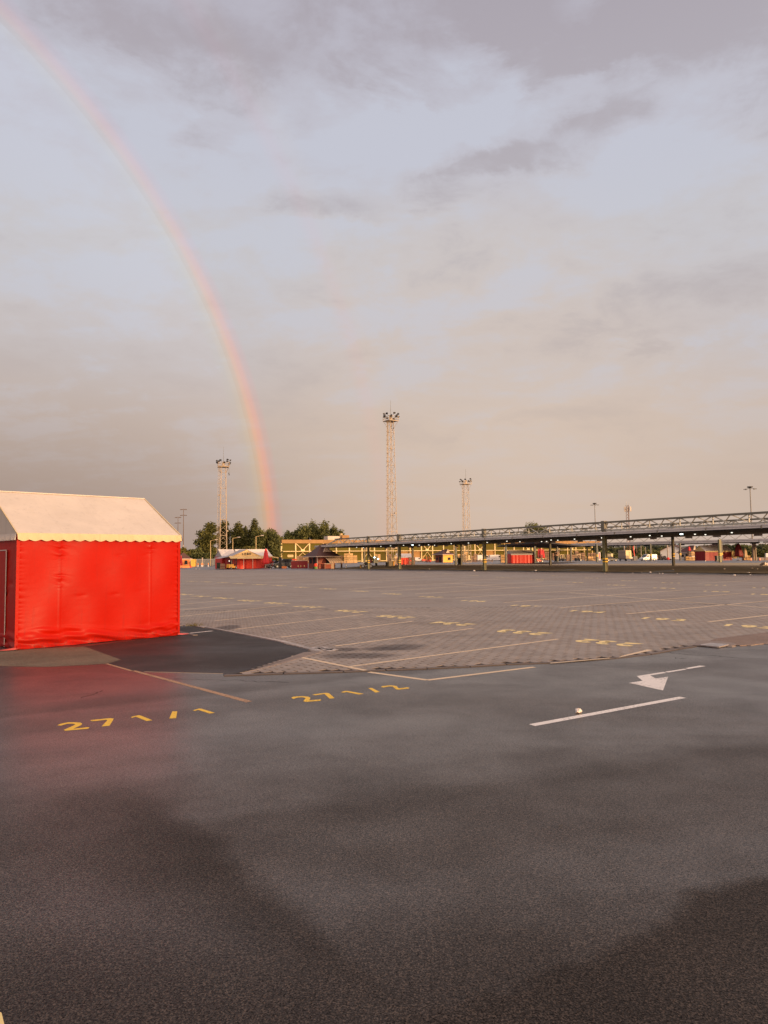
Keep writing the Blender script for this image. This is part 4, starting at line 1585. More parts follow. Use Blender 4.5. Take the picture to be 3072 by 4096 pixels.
m_colgreen = mat('dark green column', (0.035, 0.045, 0.035), 0.5, 0.2)
for px, by, Y, w, band, m in ((2603, 2243, 150, 6.5, True, m_colgreen), (2721, 2242, 140, 7, True, m_steeld), (2880, 2249, 112, 10.5, True, m_colg), (2887, 2243, 126, 7, True, m_steeld),
                              (2388, 2247, 144, 8, True, m_colgreen), (2349, 2244, 170, 5, False, m_colg), (2284, 2246, 162, 7, False, m_steeld)):
    free_column(px, by, Y, w, band, roof2, m, ZS2 if Y > 140 else 3.95)
# third roof: the columns that stand farther left under the first
roof3 = thing('market_roof', 'low dark roof end on thin dark columns behind the nearest market roof', 'market roof', (*at(2120, 135)[:2], 0))
q = [at(2330, 165)[:2], at(2240, 190)[:2], at(1990, 150)[:2], at(2040, 128)[:2], at(2180, 112)[:2]]
MB().prism(ccw(q), 3.75, 4.0).build('soffit', m_soffit, roof3, world=True)
for px, by, Y, w, m in ((1823, 2262, 112, 8.5, m_colgreen), (2024, 2255, 124, 8, m_colgreen), (2140, 2252, 132, 8, m_colgreen), (2230, 2247, 152, 6, m_steeld)):
    free_column(px, by, Y, w, False, roof3, m, 3.75 if Y > 120 else 3.62)
# ------------------------------------------------------------------ floodlight towers
m_tower = mat('weathered galvanised lattice', (0.42, 0.33, 0.23), 0.5, 0.2, 1.5, spec=0.4)
m_rust = mat('rusty lattice', (0.20, 0.11, 0.07), 0.7, 0.2, 1.5)
m_flood = mat('floodlight housing', (0.05, 0.045, 0.042), 0.5)
m_glassf = mat('floodlight glass', (0.5, 0.45, 0.4), 0.15, spec=0.8)


def make_tower(name, label, px, Y, ztop, wb, wt, plat, rz, nflood, seed, group):
    x, y, z = at(px, Y)
    T = thing(name, label, 'floodlight tower', (x, y, z), rz, group)
    rr = random.Random(seed)
    H = ztop - z

    def corner(i, f):
        w = wb + (wt - wb) * f
        a = ((-1, -1), (1, -1), (1, 1), (-1, 1))[i]
        return Vector((a[0] * w / 2, a[1] * w / 2, H * f))
    for i in range(4):
        MB().bar(corner(i, 0), corner(i, 1), 0.09).build('leg', m_tower, T)
    nb = int(H / 1.25)
    lat = MB()
    for j in range(nb):
        f0, f1 = j / nb, (j + 1) / nb
        for i in range(4):
            k2 = (i + 1) % 4
            a, b = (i, k2) if (j + i) % 2 else (k2, i)
            lat.bar(corner(a, f0), corner(b, f1), 0.042)
            if j % 3 == 0:
                lat.bar(corner(i, f0), corner(k2, f0), 0.055)
    lo = lat.build('lattice', m_tower, T)
    lo['kind'] = 'stuff'
    # caged ladder up one side
    lad = MB()
    off = wb / 2 + 0.25
    lx = lambda f: -(wb + (wt - wb) * f) / 2 - 0.32
    for yy in (-0.22, 0.22):
        lad.bar((lx(0), yy, 0), (lx(1), yy, H), 0.05)
    for j in range(int(H / 1.0)):
        zz = j * 1.0 + 2.2
        if zz > H:
            break
        f = zz / H
        lad.bar((lx(f), -0.22, zz), (lx(f), 0.22, zz), 0.04)
        for a0, a1 in ((90, 150), (150, 210), (210, 270)):
            p = (lx(f) + 0.42 * math.cos(math.radians(a0)), 0.32 * math.sin(math.radians(a0)), zz)
            q = (lx(f) + 0.42 * math.cos(math.radians(a1)), 0.32 * math.sin(math.radians(a1)), zz)
            lad.bar(p, q, 0.04)
    for yy in (-0.28, 0.28):
        lad.bar((lx(0) - 0.36, yy * 0.6, 2.2), (lx(1) - 0.36, yy * 0.6, H), 0.035)
    lado = lad.build('ladder', m_tower, T)
    # platform
    MB().box((0, 0, H + 0.09), (plat, plat, 0.16)).build('platform', m_tower, T)
    for i in range(4):
        a = ((-1, -1), (1, -1), (1, 1), (-1, 1))[i]
        MB().bar((a[0] * plat * 0.47, a[1] * plat * 0.47, H), (a[0] * wt / 2, a[1] * wt / 2, H - 1.5), 0.06).build('strut', m_tower, T)
    for (zz, ww) in ((0.55, 0.06), (1.05, 0.09)):
        for i in range(4):
            a = ((-1, -1), (1, -1), (1, 1), (-1, 1))
            p, q = a[i], a[(i + 1) % 4]
            MB().bar((p[0] * plat / 2, p[1] * plat / 2, H + zz), (q[0] * plat / 2, q[1] * plat / 2, H + zz), ww).build('rail', m_tower, T)
            if zz > 1:
                MB().bar((p[0] * plat / 2, p[1] * plat / 2, H), (p[0] * plat / 2, p[1] * plat / 2, H + 1.1), 0.07).build('rail_post', m_tower, T)
    MB().box((0, 0, H + 0.75), (0.5, 0.5, 1.2)).build('junction_box', m_tower, T)
    MB().tube((0, 0, H + 1.2), (0, 0, H + 3.9 + plat * 0.4), 0.045, 0.02, 6).build('lightning_rod', m_steelg, T)
    for i in range(nflood):
        a = 2 * PI * i / nflood + rr.uniform(-0.1, 0.1)
        lev = i % 2
        r = plat * (0.55 + 0.12 * rr.random())
        zz = H + (1.15 if lev else 1.75) + rr.uniform(-0.1, 0.15)
        fl = thing_part(T, a, r, zz, rr)
    for wx, wy, wz in ((plat * .52, plat * .3, H - 1.2), (plat * .56, plat * .5, H - 1.5)):
        MB().bar((wx, wy, H), (wx, wy, wz), 0.03).build('rope', m_steelg, T)
        MB().lathe([(wz - .3, 0.02), (wz - .22, 0.13), (wz - .08, 0.13), (wz, 0.02)], 8, (wx, wy)).build('weight', m_black, T)
    for f, s in ((0.36, 1), (0.72, -1), (0.12, 1)):
        MB().box((s * (wb * .5 + .1), 0, H * f), (0.4, 0.3, 0.28)).build('junction_box', m_tower, T)
    MB().box((0.1, -wb / 2 - 0.1, 1.6), (0.7, 0.25, 1.4)).build('switch_cabinet', m_cabinet, T)
    return T


def thing_part(T, a, r, zz, rr):
    ca, sa = math.cos(a), math.sin(a)
    t = math.radians(rr.uniform(20, 55))
    out = Vector((ca, sa, 0))
    d = out * math.cos(t) + Vector((0, 0, -math.sin(t)))
    side = Vector((-sa, ca, 0))
    up = side.cross(d).normalized()
    c = out * r + Vector((0, 0, zz))
    mb = MB()
    w, h, dp = 0.26, 0.20, 0.17
    v = []
    for (f, k2) in ((0.0, 0.55), (1.0, 1.0)):
        for sx, sy in ((-1, -1), (1, -1), (1, 1), (-1, 1)):
            v.append(c + d * (dp * 2 * f) + side * (sx * w * k2) + up * (sy * h * k2))
    i = len(mb.v)
    mb.v += [tuple(p) for p in v]
    for f in ((0, 3, 2, 1), (0, 1, 5, 4), (1, 2, 6, 5), (2, 3, 7, 6), (3, 0, 4, 7), (4, 5, 6, 7)):
        mb.f.append(f)
        mb.tone.append(.5)
    mb.bar(out * (r - 0.25) + Vector((0, 0, zz - 0.45)), c, 0.05)
    return mb.build('floodlight', m_flood, T)


GT = 'floodlight towers over the market'
make_tower('floodlight_tower', 'tallest lattice floodlight tower, in the middle behind the market roof', 1570, 160, zat(1566, 1686, 160), 1.75, 0.95, 2.5, 0.62, 14, 3, GT)
make_tower('floodlight_tower', 'lattice floodlight tower in front of the poplars behind the red tents', 893, 172, zat(892, 1869, 172), 1.75, 1.1, 2.6, 0.30, 12, 7, GT)
make_tower('floodlight_tower', 'smallest lattice floodlight tower, right of the tallest one', 1869, 232, zat(1868, 1938, 232), 1.9, 1.35, 2.9, 0.35, 12, 9, GT)

# ------------------------------------------------------------------ round-headed masts
m_mast = mat('galvanised mast', (0.22, 0.20, 0.17), 0.5)


def make_mast(label, px, Y, ztop, head, group):
    x, y, z = at(px, Y)
    T = thing('light_mast', label, 'light mast', (x, y, z), 0.3, group)
    H = ztop - z
    MB().tube((0, 0, 0), (0, 0, H), 0.26, 0.12, 10).build('pole', m_mast, T)
    MB().lathe([(H - 0.1, 0.2), (H + 0.15, head * 0.26), (H + 0.4, head * 0.27), (H + 0.5, 0.1)], 12).build('crown_ring', m_steeld, T)
    for i in range(8):
        a = 2 * PI * i / 8
        r = head / 2
        MB().bar((0, 0, H - 0.1), (r * 0.8 * math.cos(a), r * 0.8 * math.sin(a), H - 0.35), 0.06).build('arm', m_steeld, T)
        MB().box((r * math.cos(a), r * math.sin(a), H - 0.42), (0.55, 0.34, 0.2), a, taper=0.6).build('lamp_head', m_steelg, T)
    return T


make_mast('tall round-headed light mast over the middle of the market roof', 2385, 300, zat(2385, 2016, 300), 3.1, 'round-headed light masts')
make_mast('tall round-headed light mast near the right edge, largest of its kind', 3012, 225, zat(3010, 1951, 225), 3.3, 'round-headed light masts')


m_ymast = mat('brown yard mast', (0.13, 0.085, 0.06), 0.6)


def make_railmast(label, px, Y, ztop):
    x, y, z = at(px, Y)
    T = thing('yard_mast', label, 'light mast', (x, y, z), 0.0, 'tall yard masts by the front tent')
    H = ztop - z
    MB().tube((0, 0, 0), (0, 0, H), 0.30, 0.14, 8).build('pole', m_ymast, T)
    for zz in (H - 0.3, H - 3.6):
        MB().bar((-1.7, 0, zz), (1.7, 0, zz), 0.18).build('crossarm', m_ymast, T)
        for xx in (-1.6, -0.8, 0.8, 1.6):
            MB().box((xx, -0.2, zz - 0.25), (0.5, 0.4, 0.3)).build('lamp_head', m_ymast, T)
    return T


make_railmast('thin two-armed yard mast beside the tent gable, taller one', 733, 400, zat(733, 2035, 400))
make_railmast('thin two-armed yard mast closest to the red tent, lower one', 711, 420, zat(711, 2067, 420))

# antenna mast
x, y, z = at(2517, 380)
ant = thing('antenna_mast', 'lattice phone antenna mast with pale panel antennas above the market roof', 'antenna mast', (x, y, z))
AH = zat(2517, 2020, 380) - z
for a in range(3):
    th = 2 * PI * a / 3 + 0.5
    MB().bar((1.1 * math.cos(th), 1.1 * math.sin(th), 0), (0.8 * math.cos(th), 0.8 * math.sin(th), AH), 0.16).build('leg', m_rust, ant)
lat = MB()
for j in range(int(AH / 1.5)):
    for a in range(3):
        t0_, t1_ = 2 * PI * a / 3 + 0.5, 2 * PI * (a + 1) / 3 + 0.5
        lat.bar((1.0 * math.cos(t0_), 1.0 * math.sin(t0_), j * 1.5), (1.0 * math.cos(t1_), 1.0 * math.sin(t1_), j * 1.5 + 1.5), 0.09)
lat.build('lattice', m_rust, ant)['kind'] = 'stuff'
for a in range(6):
    th = a * PI / 3
    MB().box((1.7 * math.cos(th), 1.7 * math.sin(th), AH - 2.2), (0.35, 0.5, 2.6), th).build('panel_antenna', m_whitepvc, ant)
    MB().bar((0, 0, AH - 2.2), (1.7 * math.cos(th), 1.7 * math.sin(th), AH - 2.2), 0.12).build('arm', m_rust, ant)
for xx, hh in ((-0.6, 1.9), (0.7, 1.5)):
    MB().bar((xx, 0, AH - 1), (xx, 0, AH + hh), 0.09).build('rod', m_steelt, ant)
for zz in (AH * .45, AH * .6, AH * .3, AH * 0.7):
    MB().box((0.7 * (1 if zz > AH * .5 else -1), -0.6, zz), (0.7, 0.6, 1.0)).build('equipment_box', m_whitepvc, ant)

# ------------------------------------------------------------------ street lamps and plain poles
sl0 = None
for i, (px, py, Y, lab_) in enumerate(((842, 2162, 215, 'street lamp left of the lattice tower, in front of the first poplar'), (931, 2153, 205, 'street lamp right of the lattice tower, between two poplars'),
                                 (1024, 2146, 195, 'street lamp rising behind the cream gable of the red tent'))):
    x, y, z = at(px, Y)
    H = zat(px, py, Y) - z
    if sl0 is None:
        T = thing('street_lamp', lab_, 'street lamp', (x, y, z), 0.0, 'street lamps before the poplars')
        MB().tube((0, 0, 0), (0, 0, H), 0.12, 0.08, 8).build('pole', m_cabinet, T)
        MB().bar((0, 0, H - 0.05), (1.5, 0, H + 0.25), 0.09).build('arm', m_cabinet, T)
        MB().box((1.75, 0, H + 0.28), (0.9, 0.35, 0.18), taper=0.7).build('lamp_head', m_whitepvc, T)
        sl0, H0 = T, H
    else:
        copy_tree(sl0, (x, y, z), 0.0, lab_, 'street lamps before the poplars', (1, 1, H / H0))
m_pole = mat('concrete pole', (0.40, 0.33, 0.27), 0.8, 0.15, 1.0)
for px, ptop, pbot, Y, r, lab_ in ((2498, 2184, 2243, 260, 0.28, 'pale pole behind the box truck'), (2565, 2182, 2236, 290, 0.14, 'thin grey pole left of the thinner one among the right-hand trees'),
                                   (2583, 2187, 2236, 300, 0.12, 'thinnest grey pole in front of the orange-and-white house'), (2671, 2180, 2236, 250, 0.26, 'grey concrete pole right of the scrap heap'),
                                   (3014, 2166, 2215, 150, 0.22, 'left and shorter of two thick concrete poles at the right'), (3022, 2166, 2228, 152, 0.24, 'right and longer of two thick concrete poles at the right'),
                                   (733, 2180, 2240, 300, 0.28, 'pale pole behind the brown roof of the orange kiosk'), (809, 2230, 2264, 188, 0.2, 'grey sign post in front of the fence'), (1366, 2225, 2276, 127, 0.16, 'dark brown post right of the hip-roofed kiosk')):
    x, y, z = at(px, Y)
    zt = zat(px, ptop, Y)
    m_ = m_pole if px != 1366 else m_rust
    single(MB().tube((0, 0, 0), (0, 0, zt - z), r, r * 0.85, 8), 'pole', m_, lab_, 'pole', (x, y, z))

# ------------------------------------------------------------------ the long green hall
m_green = mat('olive green wall sheet', (0.095, 0.080, 0.012), 0.7, 0.10, 0.25, dirt=(0.075, 0.06, 0.012), objrand=0.08, spec=0.12)
m_beam = mat('cream painted beam', (0.66, 0.52, 0.28), 0.6, 0.12, 0.4, spec=0.2)
m_parapet = mat('tan parapet concrete', (0.34, 0.20, 0.085), 0.85, 0.15, 0.3, 0.2, 3, objrand=0.06, spec=0.15)
m_dark = mat('dark opening', (0.02, 0.02, 0.02), 0.9)
HL, HR = Vector(at(1125, 325)[:2]), Vector(at(2400, 440)[:2])
hd = (HR - HL).normalized()
hang = math.atan2(hd.y, hd.x)
HLEN = (HR - HL).length
hall = thing('market_hall', 'long olive green market hall with cream steel frame and tan parapet', 'hall', (HL.x, HL.y, 0), hang)
NB = 30
BW = HLEN / NB
ZT, ZB = 10.7, 5.35
for i in range(NB):
    x0, x1 = i * BW, (i + 1) * BW
    MB().box(((x0 + x1) / 2, 0.15, (ZB + 9.1) / 2), (BW - 0.05, 0.1, 9.1 - ZB)).build('wall_panel', m_green, hall)
    dark = i in (9, 10, 17)
    MB().box(((x0 + x1) / 2, 0.15 if not dark else 1.2, ZB / 2), (BW - 0.05, 0.1, ZB)).build('wall_panel', m_green if not dark else m_dark, hall)
    MB().box(((x0 + x1) / 2, -0.22, 9.9), (BW - 0.04, 0.9, 1.65)).build('parapet_panel', m_parapet, hall)
    if i % 5 in (1,):
        a, b, c = (x0 + 0.3, -0.2, 8.9), (x1 - 0.3, -0.2, 8.9), ((x0 + x1) / 2, -0.2, ZB + 0.5)
        MB().bar(a, c, 0.45, 0.3).build('brace', m_beam, hall)
        MB().bar(b, c, 0.45, 0.3).build('brace', m_beam, hall)
        MB().box((c[0], -0.25, ZB + 0.55), (2.0, 0.4, 0.7)).build('gusset', m_beam, hall)
        lw_, lz_ = (1.9, 3.2) if i == 1 else (3.1, 1.2)
        MB().bar((c[0], -0.2, ZB - 0.5), (c[0] - lw_, -0.2, lz_), 0.3, 0.25).build('brace', m_beam, hall)
        MB().bar((c[0], -0.2, ZB - 0.5), (c[0] + lw_, -0.2, lz_), 0.3, 0.25).build('brace', m_beam, hall)
    MB().box(((x0 + x1) / 2, 0.0, 0.5), (BW - 0.6, 0.16, 0.35)).build('base_rail', m_beam, hall)
for i in range(NB + 1):
    MB().box((i * BW, -0.05, 4.55), (0.62, 0.5, 9.1)).build('column', m_beam, hall)
for i in range(0, NB, 2):
    x0, x1 = i * BW - (1.8 if i == 0 else 0), min(NB, i + 2) * BW
    MB().box(((x0 + x1) / 2 + 0.02, -1.3, ZB), (x1 - x0 - 0.03, 2.2, 0.34)).build('ledge', m_beam, hall)
MB().box((HLEN / 2, 30.1, ZT / 2 - 0.1), (HLEN - 0.2, 59.4, ZT - 0.3)).build('hall_body', m_parapet, hall)
MB().box((-1.3, 9, 8.6), (0.3, 14, 0.5)).bar((-1.2, 2, 8.5), (-3.5, 2, 3), 0.4).bar((-1.2, 9, 8.5), (-3.5, 9, 3), 0.4).build('side_stair', m_steelt, hall)
MB().box((4.0 * BW + 2.2, 5, 11.7), (10.0, 4, 1.9)).build('roof_unit', m_whitepvc, hall)
MB().box((3.7 * BW + 8.2, 3, 11.8), (3.8, 3.4, 2.6)).build('roof_unit', m_parapet, hall)
MB().tube((4.2 * BW + 3, 3, 12), (4.2 * BW + 3, 3, 14), 0.7, 0.8).build('vent_pipe', m_cabinet, hall)
MB().box((1.5 * BW / 3 + 1, -0.02, 3.3), (2.9, 0.12, 1.15)).build('sign_board', m_cabinet, hall)
# grey hall at the left, behind the trees
x, y, z = at(1050, 380)
gh = thing('grey_hall', 'low dark grey hall half hidden by trees left of the green hall', 'hall', (x, y, z), 0.2)
MB().box((9, 0, 3.4), (24, 14, 6.8)).build('wall', m_steeld, gh)
MB().box((9, -0.1, 8.6), (25, 15, 3.2)).build('roof_band', mat('grey roof cladding', (0.13, 0.115, 0.105), 0.6, 0.15, 0.3), gh)
for i in range(4):
    MB().box((0.5 + i * 5.4, -7.05, 4.6), (3.2, 0.1, 1.3)).build('window', m_dark, gh)

# ------------------------------------------------------------------ trees
def mat_leaf(name, c1, c2):
    m = bpy.data.materials.new(name)
    m.use_nodes = True
    t = m.node_tree
    t.nodes.clear()
    k = NT(t)
    a = k.add('ShaderNodeAttribute', attribute_name='tone').outputs['Fac']
    c = k.mix(a, c1, c2)
    oi = k.add('ShaderNodeObjectInfo').outputs['Random']
    g = k.rng(oi, 0, 1, 0.85, 1.15)
    c = k.mix(1.0, c, k.comb(g, g, g), 'MULTIPLY')
    df = k.add('ShaderNodeBsdfPrincipled')
    k.put(df.inputs['Base Color'], c)
    df.inputs['Roughness'].default_value = 0.7
    df.inputs['Specular IOR Level'].default_value = 0.25
    tr = k.add('ShaderNodeBsdfTranslucent')
    k.put(tr.inputs[0], c)
    ms = k.add('ShaderNodeMixShader')
    ms.inputs[0].default_value = 0.25
    k.l.new(df.outputs[0], ms.inputs[1])
    k.l.new(tr.outputs[0], ms.inputs[2])
    out = k.add('ShaderNodeOutputMaterial')
    k.l.new(ms.outputs[0], out.inputs[0])
    return m


m_leaf_dark = mat_leaf('poplar foliage', (0.046, 0.052, 0.014), (0.175, 0.168, 0.046))
m_leaf_mid = mat_leaf('tree foliage', (0.062, 0.074, 0.024), (0.215, 0.220, 0.072))
m_leaf_yel = mat_leaf('yellowish foliage', (0.085, 0.075, 0.018), (0.21, 0.19, 0.045))
m_leaf_far = mat_leaf('far foliage', (0.042, 0.052, 0.026), (0.105, 0.115, 0.055))
m_bark = mat('bark', (0.09, 0.07, 0.05), 0.9, 0.25, 3)


def leaf_cloud(lobes, n, size, seed, fill=0.55, clump=0.45):
    """n leaf clumps spread through ellipsoid lobes (cx, cy, cz, rx, ry, rz); denser towards the skin"""
    rg = np.random.default_rng(seed)
    lobes = np.array(lobes, float)
    vol = lobes[:, 3] * lobes[:, 4] * lobes[:, 5]
    pick = rg.choice(len(lobes), n, p=vol / vol.sum())
    d = rg.normal(size=(n, 3))
    d /= np.linalg.norm(d, axis=1)[:, None]
    r = fill + (1 - fill) * rg.random(n) ** 0.7
    # ragged outline: radius depends on direction in patches
    lump = 1 + 0.20 * np.sin(d[:, 0] * 7 + pick * 1.7) * np.sin(d[:, 2] * 9 + pick) + 0.14 * np.sin(d[:, 1] * 13 + d[:, 2] * 11)
    c = lobes[pick, :3] + d * lobes[pick, 3:6] * (r * lump)[:, None]
    c += rg.normal(size=(n, 3)) * size * clump
    a = rg.normal(size=(n, 3))
    a /= np.linalg.norm(a, axis=1)[:, None]
    b = np.cross(a, rg.normal(size=(n, 3)))
    b /= np.linalg.norm(b, axis=1)[:, None]
    s = size * (0.6 + 0.8 * rg.random(n))[:, None]
    a, b = a * s, b * s * 0.6
    v = np.stack([c - a, c - b * 0.8, c + a, c + b], 1).reshape(-1, 3)
    tone = np.clip(0.45 + 0.28 * np.sin(c[:, 0] * 0.9 + 1) * np.sin(c[:, 2] * 0.8 + c[:, 1] * .5) + rg.normal(size=n) * 0.20, 0, 1)
    return v, tone


def cloud_mesh(name, v, tone, m):
    n = len(tone)
    me = bpy.data.meshes.new(name)
    me.vertices.add(4 * n)
    me.vertices.foreach_set('co', v.astype(np.float32).ravel())
    me.loops.add(4 * n)
    me.loops.foreach_set('vertex_index', np.arange(4 * n, dtype=np.int32))
    me.polygons.add(n)
    me.polygons.foreach_set('loop_start', np.arange(0, 4 * n, 4, dtype=np.int32))
    me.polygons.foreach_set('loop_total', np.full(n, 4, dtype=np.int32))
    me.update(calc_edges=True)
    a = me.attributes.new('tone', 'FLOAT', 'FACE')
    a.data.foreach_set('value', tone.astype(np.float32))
    me.materials.append(m)
    return me


def make_tree(label, x, y, z, H, W, shape, m, seed, n=3200, leaf=0.5, group=None, name='tree', cat='tree'):
    rr = random.Random(seed)
    T = thing(name, label, cat, (x, y, z), rr.uniform(0, 6), group)
    lobes = []
    wood = MB()
    if shape == 'poplar':
        ht = H * 0.10
        for i in range(9):
            f = (i + 0.5) / 9
            w = W / 2 * (0.70 + 0.22 * math.sin(PI * f)) * (1.0 if f < 0.72 else 1.0 - (f - 0.72) * 1.6)
            lobes.append((rr.uniform(-.12, .12) * W, rr.uniform(-.12, .12) * W, ht + (H - ht) * (f * 0.96), w * rr.uniform(.75, 1.05), w * rr.uniform(.75, 1.05), H * 0.085))
        for i in range(4):
            lobes.append((rr.uniform(-.25, .25) * W, rr.uniform(-.2, .2) * W, H * rr.uniform(.55, .9), W * .16, W * .16, H * 0.13))
        lobes.append((rr.uniform(-.05, .05) * W, 0, H * 0.95, W * .10, W * .10, H * 0.06))
        for i in range(7):
            lobes.append((rr.uniform(-.36, .36) * W, rr.uniform(-.3, .3) * W, H * rr.uniform(.12, .6), W * .17, W * .17, H * 0.10))
        wood.tube((0, 0, -0.2), (0, 0, H * 0.75), W * 0.05, W * 0.015, 8)
    elif shape == 'round':
        for i in range(13):
            a, q = rr.uniform(0, 6.28), rr.uniform(0.0, 1.0)
            rad = W * 0.36 * math.sqrt(rr.random())
            zz = H * (0.40 + 0.52 * q * (1 - 0.35 * rad / (W * .36)))
            r_ = W * rr.uniform(.13, .21)
            lobes.append((rad * math.cos(a), rad * math.sin(a), zz, r_, r_, r_ * rr.uniform(.7, 1.0) * H / W * 1.0 if H > W else r_ * .8))
        wood.tube((0, 0, -0.2), (0, 0, H * 0.45), W * 0.035, W * 0.022, 8)
        for lb in lobes[:9]:
            wood.tube((0, 0, H * rr.uniform(.25, .42)), (lb[0] * .85, lb[1] * .85, lb[2]), W * 0.013, W * 0.004, 5)
    else:                                   # bushy down to the ground
        for i in range(10):
            f = (i + .5) / 10
            lobes.append((rr.uniform(-.3, .3) * W, rr.uniform(-.3, .3) * W, H * (0.15 + 0.7 * f * rr.uniform(.7, 1)), W * rr.uniform(.18, .28), W * rr.uniform(.18, .28), H * rr.uniform(.14, .22)))
        wood.tube((0, 0, -0.2), (0, 0, H * 0.6), W * 0.04, W * 0.015, 7)
    wood.build('trunk', m_bark, T)
    v, tone = leaf_cloud(lobes, n, leaf, seed, fill=0.45 if shape != 'round' else 0.2)
    o = bpy.data.objects.new('crown', cloud_mesh('crown', v, tone, m))
    C.objects.link(o)
    o.parent = T
    return T


def tree_px(label, px, wpx, ptop, Y, shape, m, seed, **kw):
    x, y, z = at(px, Y)
    H = zat(px, ptop, Y) - z
    return make_tree(label, x, y, z - 0.2, H * (1.14 if shape == 'round' else 1.03), mp(wpx, Y) * 1.25, shape, m, seed, **kw)


GP = 'poplars behind the red tents'
tree_px('broad dark poplar left of the lattice tower', 832, 72, 2092, 300, 'poplar', m_leaf_dark, 21, n=7000, leaf=0.42, group=GP)
tree_px('dark poplar directly behind the lattice tower', 893, 52, 2084, 305, 'poplar', m_leaf_dark, 22, n=5500, leaf=0.42, group=GP)
tree_px('dark poplar with a double tip right of the lattice tower', 952, 58, 2092, 300, 'poplar', m_leaf_dark, 23, n=6000, leaf=0.42, group=GP)
tree_px('short poplar squeezed between two taller ones', 982, 40, 2112, 310, 'poplar', m_leaf_dark, 24, n=4000, leaf=0.42, group=GP)
tree_px('tallest slender poplar left of the loose broad tree', 1014, 50, 2080, 302, 'poplar', m_leaf_dark, 25, n=5500, leaf=0.42, group=GP)
tree_px('loose broad tree under the foot of the rainbow', 1072, 92, 2090, 290, 'bush', m_leaf_mid, 26, n=8500, leaf=0.42)
tree_px('yellowish round bush behind the cream gable tent', 985, 105, 2176, 235, 'bush', m_leaf_yel, 27, n=6000, leaf=0.36, name='bush', cat='bush')
GB = 'big trees behind the green hall'
tree_px('low spreading tree at the left corner of the green hall', 1150, 80, 2125, 440, 'round', m_leaf_mid, 31, n=5000, leaf=0.6, group=GB)
tree_px('widest and tallest loose tree behind the green hall', 1205, 120, 2078, 440, 'round', m_leaf_mid, 32, n=6500, leaf=0.6, group=GB)
tree_px('round loose tree right of the tallest one behind the green hall', 1290, 90, 2088, 440, 'round', m_leaf_mid, 33, n=5200, leaf=0.6, group=GB)
tree_px('smaller tree at the right end of the group behind the green hall', 1340, 60, 2112, 450, 'round', m_leaf_mid, 34, n=5000, leaf=0.6, group=GB)
tree_px('lone treetop showing above the market roof', 2146, 95, 2098, 520, 'round', m_leaf_mid, 35, n=6000, leaf=0.55)
for i, (px, w, pt, lab_) in enumerate(((724, 40, 2184, 'small pale tree next to the front tent'), (745, 34, 2190, 'small pale tree behind the yard mast'), (768, 46, 2196, 'low dark bushy tree left of the broad poplar'), (794, 44, 2186, 'dark bushy tree against the broad poplar'), (866, 50, 2200, 'low bushy tree under the lattice tower'), (925, 50, 2196, 'low bushy tree between the tower and the next poplar'))):
    tree_px(lab_, px, w, pt, 280 + 3 * i, 'bush', m_leaf_yel if i < 2 else m_leaf_mid, 50 + i, n=3200, leaf=0.4)
# trees along the right-hand background
proto = []
GR = 'trees beyond the right-hand yard'
spots = [(2415, 60, 2184, 'dark green tree behind the nearest olive column'), (2447, 60, 2187, 'dark rounded tree above the small trailer'), (2480, 44, 2192, 'pale tree left of the box truck cargo box'),
         (2508, 44, 2189, 'olive tree right above the box truck'), (2545, 52, 2184, 'pale grey-green tree behind the crane'), (2560, 34, 2196, 'low greyish willow behind the truck cab'), (2590, 50, 2186, 'round green tree above the orange-and-white house'),
         (2625, 56, 2190, 'tree right of the green column, left of the wooded slope'), (2655, 50, 2184, 'tree above the scrap heap'), (2690, 50, 2178, 'tree rising over the white gable'),
         (2868, 50, 2180, 'tree behind the far red tent ridge'), (2905, 60, 2176, 'tree over the yellow tent gable'), (2940, 46, 2174, 'pale tree left of the dark red parasol'), (2975, 54, 2173, 'tree behind the yellow parasol'), (3003, 50, 2180, 'dark tree left of the two thick poles'),
         (3040, 56, 2176, 'dark tree right of the two thick poles'), (3075, 60, 2174, 'dark tree at the right edge of the photo'), (3115, 60, 2176, 'tree just beyond the right edge')]
for i, (px, w, pt, lab_) in enumerate(spots[:-1]):
    tree_px(lab_, px, w * 1.15, pt, 400 + (i * 37) % 60, 'bush', (m_leaf_far, m_leaf_mid, m_leaf_far)[i % 3], 80 + i, n=2600, leaf=0.6, group=GR)
# hedge belts
def hedge(name, pts, h, wid, n, m, leaf, seed):
    rg = np.random.default_rng(seed)
    P = np.array(pts)
    seg = np.linalg.norm(np.diff(P, axis=0), axis=1)
    cs = np.concatenate([[0], np.cumsum(seg)])
    s = rg.random(n) * cs[-1]
    x = np.interp(s, cs, P[:, 0]) + rg.normal(size=n) * wid * .3
    y = np.interp(s, cs, P[:, 1]) + rg.normal(size=n) * wid * .3
    hh = h * (0.75 + 0.25 * np.sin(s * 0.13 + seed) + 0.15 * np.sin(s * 0.57))
    z = rg.random(n) ** 0.8 * hh
    c = np.stack([x, y, z], 1)
    a = rg.normal(size=(n, 3))
    a /= np.linalg.norm(a, axis=1)[:, None]
    b = np.cross(a, rg.normal(size=(n, 3)))
    b /= np.linalg.norm(b, axis=1)[:, None]
    v = np.stack([c - a * leaf, c - b * leaf * .6, c + a * leaf, c + b * leaf * .6], 1).reshape(-1, 3)
    tone = np.clip(0.4 + 0.25 * np.sin(s * 0.3) + rg.normal(size=n) * .2, 0, 1)
    o = bpy.data.objects.new(name, cloud_mesh(name, v, tone, m))
    C.objects.link(o)
    o['kind'] = 'stuff'
    o['label'] = 'dense green hedge belt behind the yard'
    return o


